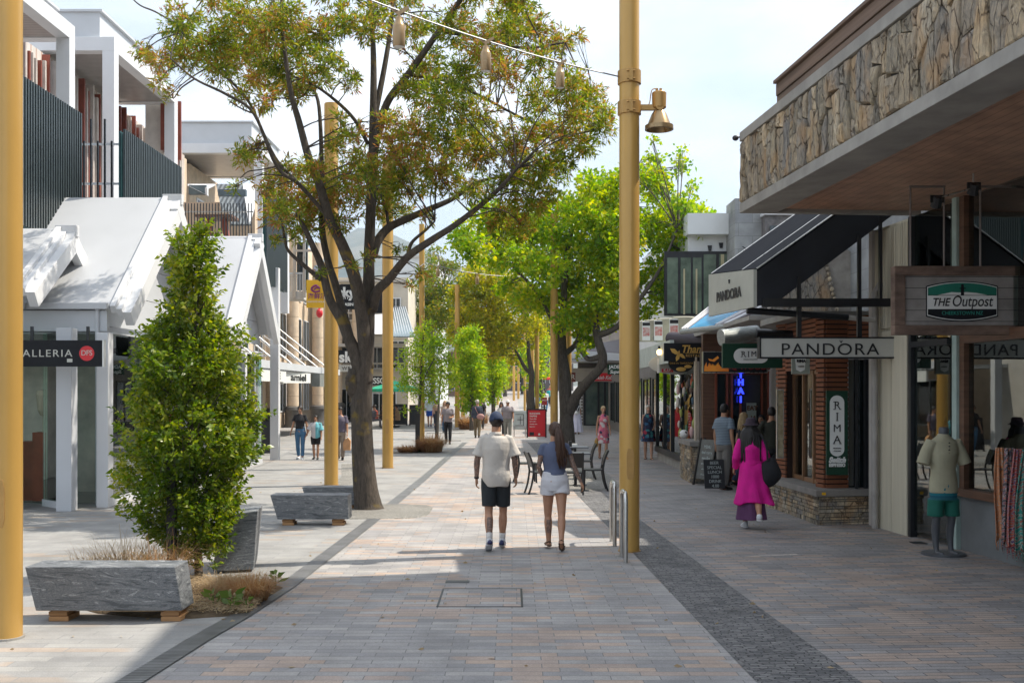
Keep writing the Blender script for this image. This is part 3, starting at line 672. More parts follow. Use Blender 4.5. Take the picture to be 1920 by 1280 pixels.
# terrace railing + tables
rl=thing('terrace_railing','thin black upright railing on the far terrace behind the second gable','railing',(-9,33,6.9))
mb=MB()
for i in range(24):
    x=X(343+i*5.6,32.95); mb.box(x-.012,x+.012,32.9,32.93,6.9,7.9)
mb.build('balusters',dark,rl); mb=MB(); mb.box(X(340,33),X(476,33),32.9,32.94,7.62,7.66); mb.build('rail',steel,rl)
rl=thing('terrace_railing','black railing behind the first white portal post','railing',(-10,26,6.25))
mb=MB()
for i in range(5): x=X(157+i*13,24.3); mb.box(x-.02,x+.02,24.3,24.34,6.25,8.3 if i%2 else 7.8)
mb.build('balusters',dark,rl); mb=MB(); mb.box(X(150,24.3),X(225,24.3),24.3,24.33,7.7,7.75); mb.box(X(150,24.3),X(225,24.3),24.3,24.33,6.8,6.85); mb.build('rail',palegrey,rl)
tb=thing('terrace_table','round brown timber table on the far terrace','table',(X(408,35),35,6.9))
x=X(408,35); mb=MB(); mb.box(x-.6,x+.6,34.5,35.5,7.75,7.83); mb.build('table_top',brownwood,tb)
for s in (-.22,.22): 
    mb=MB(); mb.hexa([(x+s*1.5-.1,34.9,6.9),(x+s*1.5+.1,34.9,6.9),(x+s*1.5+.1,35.1,6.9),(x+s*1.5-.1,35.1,6.9)],[(x+s-.08,34.9,7.75),(x+s+.08,34.9,7.75),(x+s+.08,35.1,7.75),(x+s-.08,35.1,7.75)]); mb.build('leg',reddoor,tb)
# roofs behind terrace
bk=thing('rooftop_building','grey building with corrugated roof slopes behind the far terrace','building',(-12,44,0))
qbox(X(340,40),X(478,40),40,40.4,6.9,9.2,'wall',beige,bk)
corr=stripes('corrugated_sheet',(.20,.22,.23),(.07,.08,.085),6,'X',.5,.5,.3)
mb=MB(); Y=38; mb.prism([W(420,345,Y+2),W(455,345,Y+2),W(470,420,Y-1),W(432,420,Y-1)],(0,.1,-.05)); mb.prism([W(405,345,Y+2),W(420,345,Y+2),W(432,395,Y),W(415,395,Y)],(0,.1,0)); mb.build('roof',corr,bk)
mb=MB(); mb.box(X(410,37.5),X(462,37.5),37.4,37.6,Z(368,37.5),Z(356,37.5)); mb.box(X(355,37.2),X(388,37.2),37.1,37.3,Z(365,37.2),Z(348,37.2)); mb.build('ventilation_duct',mat('grey_steel_blue',(.12,.16,.18),.4,.4),bk)
mb=MB(); mb.prism([W(352,345,38),W(402,345,38),W(388,352,37),W(388,366,37),W(352,348,37)],(0,.2,0)); mb.prism([W(455,345,39),W(475,345,39),W(475,390,38),W(466,418,37)],(0,.2,0)); mb.build('white_roof',white,bk)
# L2 beige column building
b2=thing('colonnade_building','beige stone building with round columns, balconies and louvred canopy behind the slim white post','building',(-13,58,0))
qbox(-30,-13.3,44,72,0,11.5,'wall',beige,b2)
def col(px,Y,r,z1=11.0,par=b2):
    x=X(px,Y); mb=MB(); mb.cyl(x,Y,1.2+gz(Y),z1,r,20); c=mb.build('column',beige,par,smooth=True)
    mb=MB(); mb.lathe((x,Y,gz(Y)),[(r*1.5,0),(r*1.5,.1),(r*1.35,.2),(r*1.35,.9),(r*1.55,1.0),(r*1.45,1.15),(r*1.05,1.22)],20); mb.build('column_base',mat('dark_stone',(.09,.085,.08),.6),c,smooth=True)
    mb=MB()
    for k in range(8): mb.lathe((x,Y,1.8+k*1.15+gz(Y)),[(r*.9,-.02),(r*1.02,-.01),(r*1.02,.01),(r*.9,.02)],20)
    mb.build('joint_rings',mat('beige_shadowline',(.36,.27,.19),.8),c)
col(549,62,.34); col(596,64,.33); col(504,58,.34)
for Y_ in (52,55,58.5,61,63,65.5,68):
    for z0_,z1_ in ((1,3.1),(4.2,6.6),(7.8,10.2)): winx(b2,-13.3,Y_,Y_+1.6,z0_,z1_,1)
for Y_ in (45,48.5):
    for z0_,z1_ in ((.6,2.6),(4.2,6.6),(7.8,10.2)): winx(b2,-13.3,Y_,Y_+2.2,z0_,z1_,1)
for (pa,pb,za,Y_) in ((535,572,545,57),(535,572,700,0)):
    if not Y_: continue
    mb=MB(); mb.box(X(pa,Y_),X(pb,Y_),Y_-.6,Y_+1,Z(562,Y_),Z(548,Y_)); bl=mb.build('balcony',concrete2,b2)
    mb=MB()
    for i in range(13): x=X(pa+i*3,Y_); mb.box(x-.015,x+.015,Y_-.58,Y_-.55,Z(548,Y_),Z(515,Y_))
    mb.box(X(pa,Y_),X(pb,Y_),Y_-.6,Y_-.54,Z(516,Y_),Z(513,Y_)); mb.build('railing',palegrey,bl)
    mb=MB(); 
    for px in (557,575): x=X(px,Y_); mb.box(x-.07,x+.07,Y_-.7,Y_-.58,Z(560,Y_),Z(440,Y_))
    mb.box(X(557,Y_),X(600,Y_),Y_-.68,Y_-.6,Z(475,Y_),Z(471,Y_)); mb.build('balcony_frame',steel,bl)
    mb=MB(); mb.box(X(558,Y_),X(578,Y_),Y_-.2,Y_-.1,Z(545,Y_),Z(455,Y_)); mb.build('balcony_glass',darkglass,bl)
# facade facing camera L3
b3=thing('casino_building','pale building front with dark signs and a cafe at street level behind the ash trunk','building',(-9,70,0))
qbox(X(600,70),X(765,70),70,80,0,9.6,'wall',mat('pale_cream_wall',(.58,.53,.45),.8,0,.1,1),b3)
mb=MB()
for z in (3.4,3.9,6.7,7.2,9.3): mb.box(X(600,70),X(766,70),69.85,70,z,z+.12)
mb.build('string_courses',concrete2,b3)
for a_,b_,c_,d_ in ((640,660,730,800),(700,722,738,800),(726,742,738,798),(640,662,618,660),(692,722,652,690),(735,758,640,690),(640,668,545,600),(735,750,560,600)):
    winy(b3,69.98,X(a_,70),X(b_,70),Z(d_,70),Z(c_,70))
for px in (672,630): col(px,68.5,.4,9,b3)
mb=MB(); mb.prism([W(730,575,70),W(760,575,70),W(778,630,66),W(735,630,66)],(0,0,-.08)); mb.build('glass_roof',mat('roof_glass',(.22,.28,.31),.15,.2),b3)
mb=MB()
for i in range(9): mb.tube([W(729+i*3.8,574,70),W(737+i*5,631,66)],.028,5)
mb.build('roof_bars',palegrey,b3)
mb=MB(); mb.prism([W(698,590,69),W(722,588,69),W(730,626,66),W(696,626,66)],(0,.1,0)); mb.build('white_gablet',white,b3)
# canopy over left footpath
cp=thing('louvred_canopy','grey louvred street canopy held by tie rods on the beige column building','canopy',(-10,46,0))
louv=stripes('louvre',(.42,.44,.46),(.10,.11,.12),3,'Y',.5,.55,.2)
mb=MB(); mb.hexa([(-13.2,38,3.05),(-9.4,38,2.95),(-9.4,58,2.95),(-13.2,58,3.05)],[(-13.2,38,3.2),(-9.4,38,3.1),(-9.4,58,3.1),(-13.2,58,3.2)]); mb.build('louvre_deck',louv,cp)
mb=MB(); mb.box(-9.5,-9.35,38,58,3.0,3.3); mb.build('edge_beam',palegrey,cp)
for y in (40,43,46,49,52,55):
    for a_,b_ in (((-9.5,y,3.3),(-13.2,y,6.3)),((-10.4,y,3.2),(-13.2,y,5.3))): mb=MB(); mb.tube([a_,b_],.035,6); mb.build('tie_rod',steel,cp)
sg=thing('street_sign_panel','white sign with small black lettering under the louvred canopy','sign',(-9.4,47,0))
mb=MB(); mb.hexa([(-9.75,44.6,2.46),(-9.55,44.6,2.46),(-9.35,49.5,2.5),(-9.6,49.5,2.5)],[(-9.75,44.6,2.95),(-9.55,44.6,2.95),(-9.35,49.5,2.95),(-9.6,49.5,2.95)]); mb.box(-9.78,-9.56,44.55,44.6,2.4,3.0); mb.build('panel',signwhite,sg)
text('amiel',.42,ink,sg,(-9.43,47.2,2.72),rz=R(87.5),bold=.01,xs=3.2)
sg=thing('light_box','grey box sign with a white square right of the white sign under the canopy','sign',(-9.3,52,0))
mb=MB(); mb.box(-9.5,-9.1,50.5,55,2.35,2.95); mb.build('box',mat('grey_box',(.2,.21,.2),.5),sg); mb=MB(); mb.box(-9.13,-9.08,52.5,54,2.5,2.85); mb.build('white_square',signwhite,sg)
mb=MB(); mb.box(-9.5,-9.4,40,44.4,2.5,2.95); o=mb.build('panel',signwhite); o.name='shop_sign'; tag(o,'white shop sign partly behind the hornbeam top under the canopy','sign')
text('STILLIE',.38,ink,o,(-9.38,42.4,2.72),rz=R(90),bold=.02,xs=1.4)
def board(name,label,px0,px1,py0,py1,Y,m,d=.1,cat='sign',frame=None):
    t=thing(name,label,cat,(X((px0+px1)/2,Y),Y,Z(py1,Y)))
    mb=MB(); mb.box(X(px0,Y),X(px1,Y),Y-d/2,Y+d/2,Z(py1,Y),Z(py0,Y)); mb.build('panel',m,t,bevel=.003)
    if frame:
        f=(X(px1,Y)-X(px0,Y))*frame[1]; mb=MB(); a,b,c,e=X(px0,Y),X(px1,Y),Z(py1,Y),Z(py0,Y); k=d/2+.006
        mb.box(a-.002,b+.002,Y-k,Y+k,c-.002,c+f); mb.box(a-.002,b+.002,Y-k,Y+k,e-f,e+.002); mb.box(a-.002,a+f,Y-k,Y+k,c+f,e-f); mb.box(b-f,b+.002,Y-k,Y+k,c+f,e-f); mb.build('frame',frame[0],t)
    return t
Y=38; t=board('banner_sign','yellow banner sign with purple emblem and characters left of the golden pole',575,612,525,577,Y,yellow)
pur=mat('purple_ink',(.22,.03,.14),.5)
mb=MB(); mb.tube(crom([W(600,541,Y-.06),W(592,535,Y-.06),W(584,541,Y-.06),W(590,547,Y-.06),W(600,545,Y-.06)],6),.035,6); mb.tube(crom([W(598,539,Y-.06),W(592,540,Y-.06),W(589,543,Y-.06)],4),.03,6); mb.build('emblem',pur,t)
text('海鲜酒',.22,pur,t,(X(595,Y),Y-.056,Z(556,Y)),bold=.004); text('SEAFOOD HOUSE',.08,signwhite,t,(X(594,Y),Y-.056,Z(566,Y)))
Y=52; t=board('casino_sign','upper black square sign reading sky city casino behind the ash trunk',633,668,533,580,Y,signdark)
text('sky',.66,signwhite,t,(X(634,Y),Y-.056,Z(549,Y)),align='LEFT',bold=.03,xs=.95); text('CITY',.2,signwhite,t,(X(640,Y),Y-.056,Z(558,Y)),align='LEFT',spacing=1.3,bold=.008); text('CASINO',.2,signwhite,t,(X(641,Y),Y-.056,Z(571,Y)),align='LEFT',bold=.006)
Y=53; t=board('casino_sign','black casino sign emerging right of the ash trunk, cut off sky lettering',690,719,540,587,Y,signdark); text('ky',.75,signwhite,t,(X(712,Y),Y-.056,Z(561,Y)),align='RIGHT',bold=.03); text('CASINO',.2,signwhite,t,(X(707,Y),Y-.056,Z(581,Y)),align='RIGHT')
Y=60; t=board('casino_sign','lower black sky sign above the grey WBC sign',634,668,656,680,Y,signdark); text('sky',.82,signwhite,t,(X(636,Y),Y-.056,Z(670,Y)),align='LEFT',bold=.03)
t=board('shop_sign','grey sign reading WBC under the lower black sky sign',636,668,684,697,Y,signpale); text('WBC',.3,ink,t,(X(641,Y),Y-.056,Z(690.5,Y)),align='LEFT',spacing=1.2)
Y=66; t=board('shop_sign','black cafe sign reading ASSO right of the ash trunk',690,724,705,722,Y,signdark); text('ASSO',.5,signwhite,t,(X(707,Y),Y-.056,Z(714,Y)),bold=.012,xs=.9)
mb=MB(); mb.box(X(636,69),X(765,69),67.5,69.8,Z(651,69),Z(646,69)); mb.box(X(694,67),X(775,67),66.8,67,Z(632,67),Z(626,67)); tag(mb.build('flat_canopy',concrete2),'flat grey canopy over the cafe front behind the golden pole','canopy')
# lanterns red
mb=MB(); mb.ell(W(599,587,50),(.16,.16,.22)); mb.cyl(X(599,50),50,Z(580,50),Z(577,50),.05); tag(mb.build('paper_lantern',red,smooth=True),'red paper lantern hanging under the yellow banner sign','lantern')
# umbrellas
def umbrella(px,Y,r,zt,zb,m,label,sides=8):
    x=X(px,Y); t=thing('market_umbrella',label,'umbrella',(x,Y,gz(Y))); mb=MB(); c=V((x,Y,zt)); q=[]
    for k in range(sides):
        a=2*math.pi*k/sides+.2; q.append(V((x+r*math.cos(a),Y+r*math.sin(a),zb)))
    for k in range(sides):
        a,b=q[k],q[(k+1)%sides]; mb.prism([c,a,b],(0,0,-.03)); mb.prism([a,b,b-V((0,0,.16)),a-V((0,0,.16))],(0,.01,0))
    mb.build('canopy',m,t); mb=MB(); mb.cyl(x,Y,gz(Y),zt,.03,8); mb.build('pole',dark,t); mb=MB(); mb.cyl(x,Y,gz(Y),gz(Y)+.08,.3,14); mb.build('base',dark,t); return t
umbrella(740,62,1.55,Z(713,62),Z(729,62),mat('green_canvas',(.02,.38,.22),.8),'green cafe umbrella behind the second golden pole')
umbrella(1021,92,.8,Z(697,92),Z(708,92),mat('red_canvas',(.6,.02,.03),.8),'small red umbrella far down the street')
# menu boards
def aboard(px,py,w,h,label,m,frame=black,rz=0,name='sandwich_board',tilt=.16,lean=True):
    Y=gY(py) if py>800 else 64; x=X(px,Y); t=thing(name,label,'signboard',(x,Y,gz(Y)),rz)
    for s in (-1,1):
        a=[V((-w/2,s*tilt,.05)),V((w/2,s*tilt,.05)),V((w/2,s*.03,h)),V((-w/2,s*.03,h))]
        mb=MB(); mb.prism(a,(0,s*.025,0)); mb.build('panel',m,t,local=True)
        mb=MB()
        for q in (-w/2,w/2): mb.hexa([(q-.025,s*(tilt+.035)-.02,0),(q+.025,s*(tilt+.035)-.02,0),(q+.025,s*(tilt+.035)+.02,0),(q-.025,s*(tilt+.035)+.02,0)],[(q-.025,s*.05-.02,h+.02),(q+.025,s*.05-.02,h+.02),(q+.025,s*.05+.02,h+.02),(q-.025,s*.05+.02,h+.02)])
        k=s*.05; mb.box(-w/2,w/2,k-.02,k+.02,h-.02,h+.03); mb.build('frame',frame,t,local=True)
    return t
def white_text_on(t,lines,size,h,m=signwhite,tilt=.16):
    for i,s in enumerate(lines):
        z=h*.86-i*size*1.25; yy=-(.03+(tilt-.03)*(h-z)/(h-.05))-.032
        o=text(s,size,m,None,(0,yy,z),align='CENTER'); o.parent=t
t=aboard(744,800,1.2,1.25,'black cafe menu board with white top beside the second golden pole',mat('chalk',(.03,.03,.035),.8)); white_text_on(t,['MENU'],.2,1.2)
t=aboard(781,800,.8,1.2,'dark sandwich board behind the young tree stake',mat('chalk2',(.04,.04,.045),.8),brownwood)
t=aboard(500,852,.7,1.15,'black sandwich board between hornbeam and slim white post',MATS['chalk'])
mb=MB(); Y=49.0; x=X(1006,Y)
t=thing('pavement_sign','red freestanding pavement sign with white print in the middle of the mall','signboard',(x,Y,0))
mb.box(x-.40,x+.40,Y-.04,Y+.04,.04,1.26); mb.build('panel',red,t,bevel=.004); mb=MB()
for q in (-.43,.43): mb.box(x+q-.03,x+q+.03,Y-.07,Y+.07,0,1.3)
mb.box(x-.45,x+.45,Y-.06,Y+.06,1.26,1.32); mb.build('frame',dark,t)
for i,(s,sz) in enumerate((('RUNDERS',.11),('RAPIRE',.11),('Tours daily',.07),('Lake cruises',.06),('Gondola rides',.06),('Book here',.06))): text(s,sz,signwhite,t,(x-.32,Y-.045,1.1-i*.12),align='LEFT',bold=.002)
mb=MB(); mb.box(x-.32,x-.12,Y-.05,Y-.04,.1,.25); mb.build('photo_patch',dark,t); mb=MB(); mb.tube([(x+.12,Y-.05,.15),(x+.12,Y-.041,.15)],.05,14); mb.build('logo_dot',signwhite,t)
t=board('pavement_sign','small dark red sign far off left of the maple trunk',1016,1026,745,759,70,mat('dark_red',(.28,.02,.02),.5),cat='signboard'); text('JACK',.14,signwhite,t,(X(1021,70),69.94,Z(750,70))); mb=MB(); mb.box(X(1021,70)-.05,X(1021,70)+.05,69.97,70.03,.2,Z(759,70)); mb.build('stand',dark,t)
t=board('glass_barrier','low translucent barrier panel with dark line drawing beside the cap wearing man',962,987,770,805,50,mat('frosted',(.50,.60,.60),.3),.03,cat='barrier')
mb=MB(); 
for a_,b_,c_,d_ in ((966,982,776,777),(966,982,797,798),(981,982,776,798),(970,982,786,787),(975,976,780,795)): mb.box(X(a_,50),X(b_,50),49.975,49.985,Z(d_,50),Z(c_,50))
mb.build('line_drawing',dark,t); mb=MB(); mb.box(X(963,50),X(965,50),49.9,50.1,0,Z(800,50)); mb.box(X(984,50),X(986,50),49.9,50.1,0,Z(800,50)); mb.build('feet',steel,t)
# far left blocks
def plainb(name,label,x0,x1,y0,y1,z1,m,wins=(),wm=darkglass,z0=0):
    t=thing(name,label,'building',((x0+x1)/2,y0,0)); qbox(x0,x1,y0,y1,z0,z1,'wall',m,t)
    mb=MB(); mb.box(x0-.15,x1+.15,y0-.15,y1+.15,z1,z1+.25); mb.build('roof_edge',concrete2,t)
    for (a,b,c,d) in wins: winy(t,y0,a,b,c,d,pane=wm,bars=0)
    return t
wh=mat('white_render',(.68,.70,.70),.8,0,.05,1)
def grid(x0,x1,z0,z1,nx,nz,fx=.6,fz=.6):
    o=[]
    for i in range(nx):
        for j in range(nz):
            a=x0+(x1-x0)*(i+.5-fx/2)/nx; b=x0+(x1-x0)*(i+.5+fx/2)/nx; c=z0+(z1-z0)*(j+.5-fz/2)/nz; d=z0+(z1-z0)*(j+.5+fz/2)/nz; o.append((a,b,c,d))
    return o
plainb('white_building','tall white building with flat roof beyond the slim golden pole',X(738,100),X(822,100),100,115,Z(484,100),wh,grid(X(742,100),X(818,100),4,13.5,4,3,.5,.5))
plainb('apartment_building','distant white apartment block with balconies left of the mountain view',X(690,120),X(745,120),122,135,Z(540,120),concrete2,grid(X(692,120),X(742,120),4,13,3,3))
plainb('corner_building','distant low shop at the far left end of the street',X(800,135),X(905,135),130,145,7.0,mat('brown_far',(.22,.15,.12),.8),grid(X(815,135),X(900,135),2.2,4.6,6,1,.7,.9))
plainb('end_building','dark roofed building closing the far end of the street',X(890,158),X(1075,158),158,170,9,mat('dark_far',(.13,.11,.11),.8),grid(X(895,158),X(1070,158),3,8,8,2))
# ================================================================ right buildings
ang=math.atan(.087)
O=V((3.22,15.1,0)); U=V((math.cos(ang),math.sin(ang),0)); T=V((-math.sin(ang),math.cos(ang),0))
def L2W(x,y,z): p=O+U*x+T*y; return (p.x,p.y,z)
st=thing('stone_clad_building','stone clad overhanging balcony building with timber soffit on the right',"building",O,ang)
def lb(x0,x1,y0,y1,z0,z1,name,m,par=None,bevel=0):
    mb=MB(); mb.box(x0,x1,y0,y1,z0,z1); return mb.build(name,m,par or st,local=True,bevel=bevel)
YB=-24
lb(0,.52,YB,0,4.61,4.745,'lower_beam',concrete,bevel=.006)
lb(.0,.5,YB,0,5.62,5.75,'upper_beam',concrete,bevel=.006)
lb(.52,2.6,-.14,0,4.61,4.745,'lower_beam',concrete)
lb(.07,2.9,YB,-.07,4.745,5.62,'balcony_wall',mat('mortar_grey',(.10,.095,.085),.9))
lb(.5,3.0,YB,-.02,5.62,5.72,'roof_deck',concrete)
soff=stripes('timber_soffit',(.16,.08,.05),(.46,.27,.18),7.5,'X',.45,.06,bs=.2,var=.25)
mb=MB(); mb.box(.52,2.75,YB,-.14,4.66,4.74); mb.build('timber_soffit',soff,st,local=True)
# stones
def stonemat():
    m,nt,b=newmat('schist_stone'); L=nt.links; g=nt.nodes.new('ShaderNodeNewGeometry')
    r=ramp(nt,[(0,(.17,.155,.13)),(.15,(.34,.29,.21)),(.3,(.22,.20,.175)),(.42,(.44,.35,.235)),(.55,(.20,.195,.19)),(.68,(.33,.27,.19)),(.8,(.25,.235,.21)),(.9,(.54,.45,.32)),(1,(.28,.27,.25))]); L.new(g.outputs['Random Per Island'],r.inputs[0])
    vec=mapping(nt,'Object',(3,3,1.3)); n=N(nt,'ShaderNodeTexNoise',Scale=6.0,Detail=9.0,Roughness=.7,Distortion=1.0); L.new(vec,n.inputs['Vector'])
    r2=ramp(nt,[(.28,(.35,.34,.34)),(.5,(.95,.95,.95)),(.72,(1.5,1.38,1.2))]); L.new(n.outputs[0],r2.inputs[0])
    c=mixc(nt,1.0,r.outputs[0],r2.outputs[0],'MULTIPLY')
    n3=N(nt,'ShaderNodeTexNoise',Scale=1.7,Detail=4.0); L.new(mapping(nt,'Object',(2,2,1)),n3.inputs['Vector']); r3=ramp(nt,[(.5,(0,0,0)),(.66,(1,1,1))]); L.new(n3.outputs[0],r3.inputs[0])
    c=mixc(nt,r3.outputs[0],c,(.40,.25,.12)) if 0 else mixc(nt,.5,c,mixc(nt,r3.outputs[0],c,(.44,.26,.11)))
    cv=N(nt,'ShaderNodeTexVoronoi',Scale=3.2); cv.feature='DISTANCE_TO_EDGE'
    dn=N(nt,'ShaderNodeTexNoise',Scale=5.0,Detail=4.0); mv=nt.nodes.new('ShaderNodeMix'); mv.data_type='VECTOR'; mv.inputs[0].default_value=.16; v2=mapping(nt,'Object',(2.6,2.6,.8)); L.new(v2,dn.inputs['Vector']); L.new(v2,mv.inputs[4]); L.new(dn.outputs['Color'],mv.inputs[5]); L.new(mv.outputs[1],cv.inputs['Vector'])
    ck=ramp(nt,[(0,(.22,.2,.18)),(.015,(.5,.47,.45)),(.035,(1,1,1))]); L.new(cv.outputs['Distance'],ck.inputs[0]); c=mixc(nt,.85,c,mixc(nt,1.0,c,ck.outputs[0],'MULTIPLY'))
    hs=N(nt,'ShaderNodeHueSaturation',Saturation=1.0,Value=1.12); L.new(c,hs.inputs['Color']); L.new(hs.outputs[0],b.inputs['Base Color']); b.inputs['Roughness'].default_value=.8
    ad=N(nt,'ShaderNodeMath',operation='MULTIPLY_ADD'); L.new(ck.outputs[0],ad.inputs[0]); ad.inputs[1].default_value=.7; L.new(n.outputs[0],ad.inputs[2])
    bump(nt,b,ad.outputs[0],1.0,.022); return m
schist=stonemat()
def clad(x,y0,y1,z0,z1,face,mb,w=(.10,.30),seed=3,hs=(.25,.7)):
    r=random.Random(seed); ys_=[y0]
    while ys_[-1]<y1-.1: ys_.append(min(y1,ys_[-1]+r.choice([r.uniform(w[0],w[0]*1.8),r.uniform(w[0]*1.5,w[1])])))
    if ys_[-1]<y1: ys_.append(y1)
    def bd_(j,z):
        if j==0 or j==len(ys_)-1: return ys_[j]
        g_=min(ys_[j]-ys_[j-1],ys_[j+1]-ys_[j]); q=z*4.2+j*1.7; k=math.floor(q); f=q-k; h=lambda n_: math.sin((n_*127.1+j*311.7))*43758.5%1-.5
        return ys_[j]+g_*.62*(h(k)*(1-f)+h(k+1)*f)
    for j in range(len(ys_)-1):
        yy=(ys_[j]+ys_[j+1])/2; wd=ys_[j+1]-ys_[j]; cuts=[(z0,z0)]; z=z0+r.uniform(.1,hs[1])
        while z<z1-.14: t_=r.uniform(-.5,.5)*wd*r.choice([.4,1.2]); cuts.append((z-t_,z+t_)); z+=r.uniform(*hs)
        cuts.append((z1,z1))
        for (al,ar),(bl,br) in zip(cuts,cuts[1:]):
            g_=.006; P=[]; n=4
            for k in range(n+1): zz=ar+g_+(br-ar-2*g_)*k/n; P.append((bd_(j+1,zz)-g_,zz+(r.uniform(-.02,.02) if k in (0,n) else 0)))
            for k in range(n+1): zz=bl-g_-(bl-al-2*g_)*k/n; P.append((bd_(j,zz)+g_,zz))
            P=[(p,max(z0+.004,min(z1-.004,q))) for p,q in P]
            d=r.uniform(.02,.075); cy=sum(p for p,q in P)/len(P); cz=sum(q for p,q in P)/len(P); tx,tz=r.uniform(-.14,.14),r.uniform(-.03,.03); m_=len(P)
            base=[(x+.03,p,q) for p,q in P]; rim=[(x-(d*.7+tx*(p-cy)+tz*(q-cz)),p,q) for p,q in P]
            top=[(x-(d+tx*(p-cy)+tz*(q-cz)+r.uniform(-.008,.012)),cy+(p-cy)*.84+r.uniform(-.006,.006),cz+(q-cz)*.93) for p,q in P]
            fs=[]
            for l in range(2):
                for i_ in range(m_): fs.append((l*m_+i_,l*m_+(i_+1)%m_,(l+1)*m_+(i_+1)%m_,(l+1)*m_+i_))
            inn=[(x-(d+.012+tx*(p-cy)*.6+r.uniform(-.012,.012)),cy+(p-cy)*.4,cz+(q-cz)*.5) for p,q in P]
            for i_ in range(m_): fs.append((2*m_+i_,2*m_+(i_+1)%m_,3*m_+(i_+1)%m_,3*m_+i_))
            fs.append(tuple(range(3*m_,4*m_))); mb.add(base+rim+top+inn,fs)
mb=MB(); clad(.06,-13.5,-.02,4.75,5.615,'x',mb); clad(.06,YB,-13.5,4.75,5.615,'x',mb,(.3,.5),5)
mb.build('stone_cladding',schist,st,local=True)
# timber parapet
mb=MB()
for i,(z0,z1,dx) in enumerate(((5.75,5.93,.03),(5.94,6.11,.015),(6.12,6.28,0),(6.285,6.33,-.04))): mb.box(.34+dx,.42+dx,YB,-.55,z0,z1)
mb.box(.37,2.0,-.55,-.5,5.75,6.28); mb.build('timber_parapet',plank,st,local=True,bevel=.006)
lb(1.7,6,YB,-1.5,5.72,12.2,'upper_storey',concrete2)
for k in range(5):
    mb=MB(); mb.box(1.66,1.72,-4.2-k*3.2,-3.0-k*3.2,7.2,8.8); w_=mb.build('window',dark,st,local=True); mb=MB(); mb.box(1.63,1.66,-4.12-k*3.2,-3.08-k*3.2,7.28,8.72); mb.build('pane',darkglass,w_,local=True)
# shop walls at local x 2.55..
lb(2.62,2.9,YB,-1.22,0,.72,'plinth_wall',mat('grey_wall',(.17,.18,.185),.8,0,.15,3,bs=.1),bevel=.004)
lb(2.54,2.95,YB,-1.20,.72,.82,'window_sill',brownwood)
lb(2.60,2.76,-1.34,-1.22,.82,4.66,'door_post',brownwood)
lb(2.56,2.74,-1.22,-1.10,0,4.66,'pale_post',mat('pale_aqua_paint',(.36,.47,.44),.5))
lb(2.60,2.76,YB,-1.34,2.72,2.86,'transom',brownwood)
mb=MB(); 
for y in (-3.4,-5.6,-8,-10.4): mb.box(2.60,2.76,y,y+.12,.82,4.66)
mb.build('mullions',brownwood,st,local=True)
lb(2.67,2.685,YB,-1.34,.82,4.66,'shop_window',clear)
lb(4.3,4.5,YB,.9,0,5.5,'inner_wall',interior)
lb(2.9,6.5,YB,-.0,-.01,.013,'shop_floor',mat('dark_floor',(.08,.07,.06),.4))
lb(2.95,6.2,-.9,-.85,0,4.6,'inner_wall',mat('warm_shop_wall',(.42,.36,.27),.8,0,.2,1.5))
mb=MB(); 
for k in range(6): mb.box(4.1,4.28,-1.9-k*.9,-1.3-k*.9,.9,2.4)
mb.build('stock_shelves',mat('stock_brown',(.14,.08,.05),.7,0,.6,8),st,local=True)
# cream pandora front (y -1.1 .. 1.35)
mb=MB(); 
for i,(a,b) in enumerate(((.62,1.28),(.10,.60),)): mb.box(2.50+.0,2.56,a,b,0,3.0)
mb.build('cream_panel',cream,st,local=True,bevel=.005)
lb(2.56,2.62,.06,1.3,3.0,4.6,'curtain_window',mat('curtain',(.5,.46,.36),.8,0,.3,3,(9,9,.3)))
mb=MB()
for k in range(16): mb.cyl(2.55,.1+k*.075,3.05,4.55,.03,8)
mb.build('curtain_folds',MATS['curtain'],st,local=True,smooth=True)
lb(2.50,2.6,-.03,.05,0,4.6,'frame_post',dark); lb(2.55,2.57,-1.08,-.05,.1,4.6,'shop_window',clear); lb(2.5,2.6,-1.08,-.03,2.72,2.8,'transom',dark)
lb(3.5,3.6,-1.1,1.3,0,4.6,'display_wall',cream)
lb(2.5,6.0,1.28,1.4,0,4.6,'side_wall',concrete2)
# downpipe
mb=MB(); x,y=X(1634,16.45),16.3; mb.tube([(x,y,0),(x,y,3.6),(x+.1,y,3.75)],.05,12)
for z in (.5,1.6,2.6): mb.cyl(x,y,z,z+.06,.06,12)
tag(mb.build('downpipe',mat('pipe_grey',(.33,.31,.29),.5),smooth=True),'grey downpipe between the cream panels and the brick shop','pipe')
# hanging rods + spotlights
Y=13.0
o=thing('hanging_sign','weathered timber framed sign of THE Outpost with green badge hung on rods','sign',(X(1800,Y),Y,2.8))
x0,x1,z0,z1=X(1673,Y),X(1965,Y),Z(628,Y),Z(500,Y)
mb=MB(); fw=.115; mb.box(x0+.02,x1-.02,Y-.05,Y+.04,z0+.02,z1-.02); mb.build('board',stripes('grey_planks',(.035,.032,.03),(.27,.25,.235),7.4,'Z',.8,.05,var=.25,bs=.3),o)
mb=MB(); mb.box(x0,x1,Y-.09,Y+.06,z0,z0+fw); mb.box(x0,x1,Y-.09,Y+.06,z1-fw,z1); mb.box(x0,x0+.13,Y-.085,Y+.055,z0+fw,z1-fw); mb.box(x1-.13,x1,Y-.085,Y+.055,z0+fw,z1-fw); mb.build('frame',mat('barn_timber',(.07,.045,.035),.85,0,.6,3,(1,1,3),bs=.5,bscale=14,c2=(.24,.16,.12)),o,bevel=.008)
cx,cz=X(1800,Y),Z(565.5,Y); hw,hh,sg=.435,.185,.06
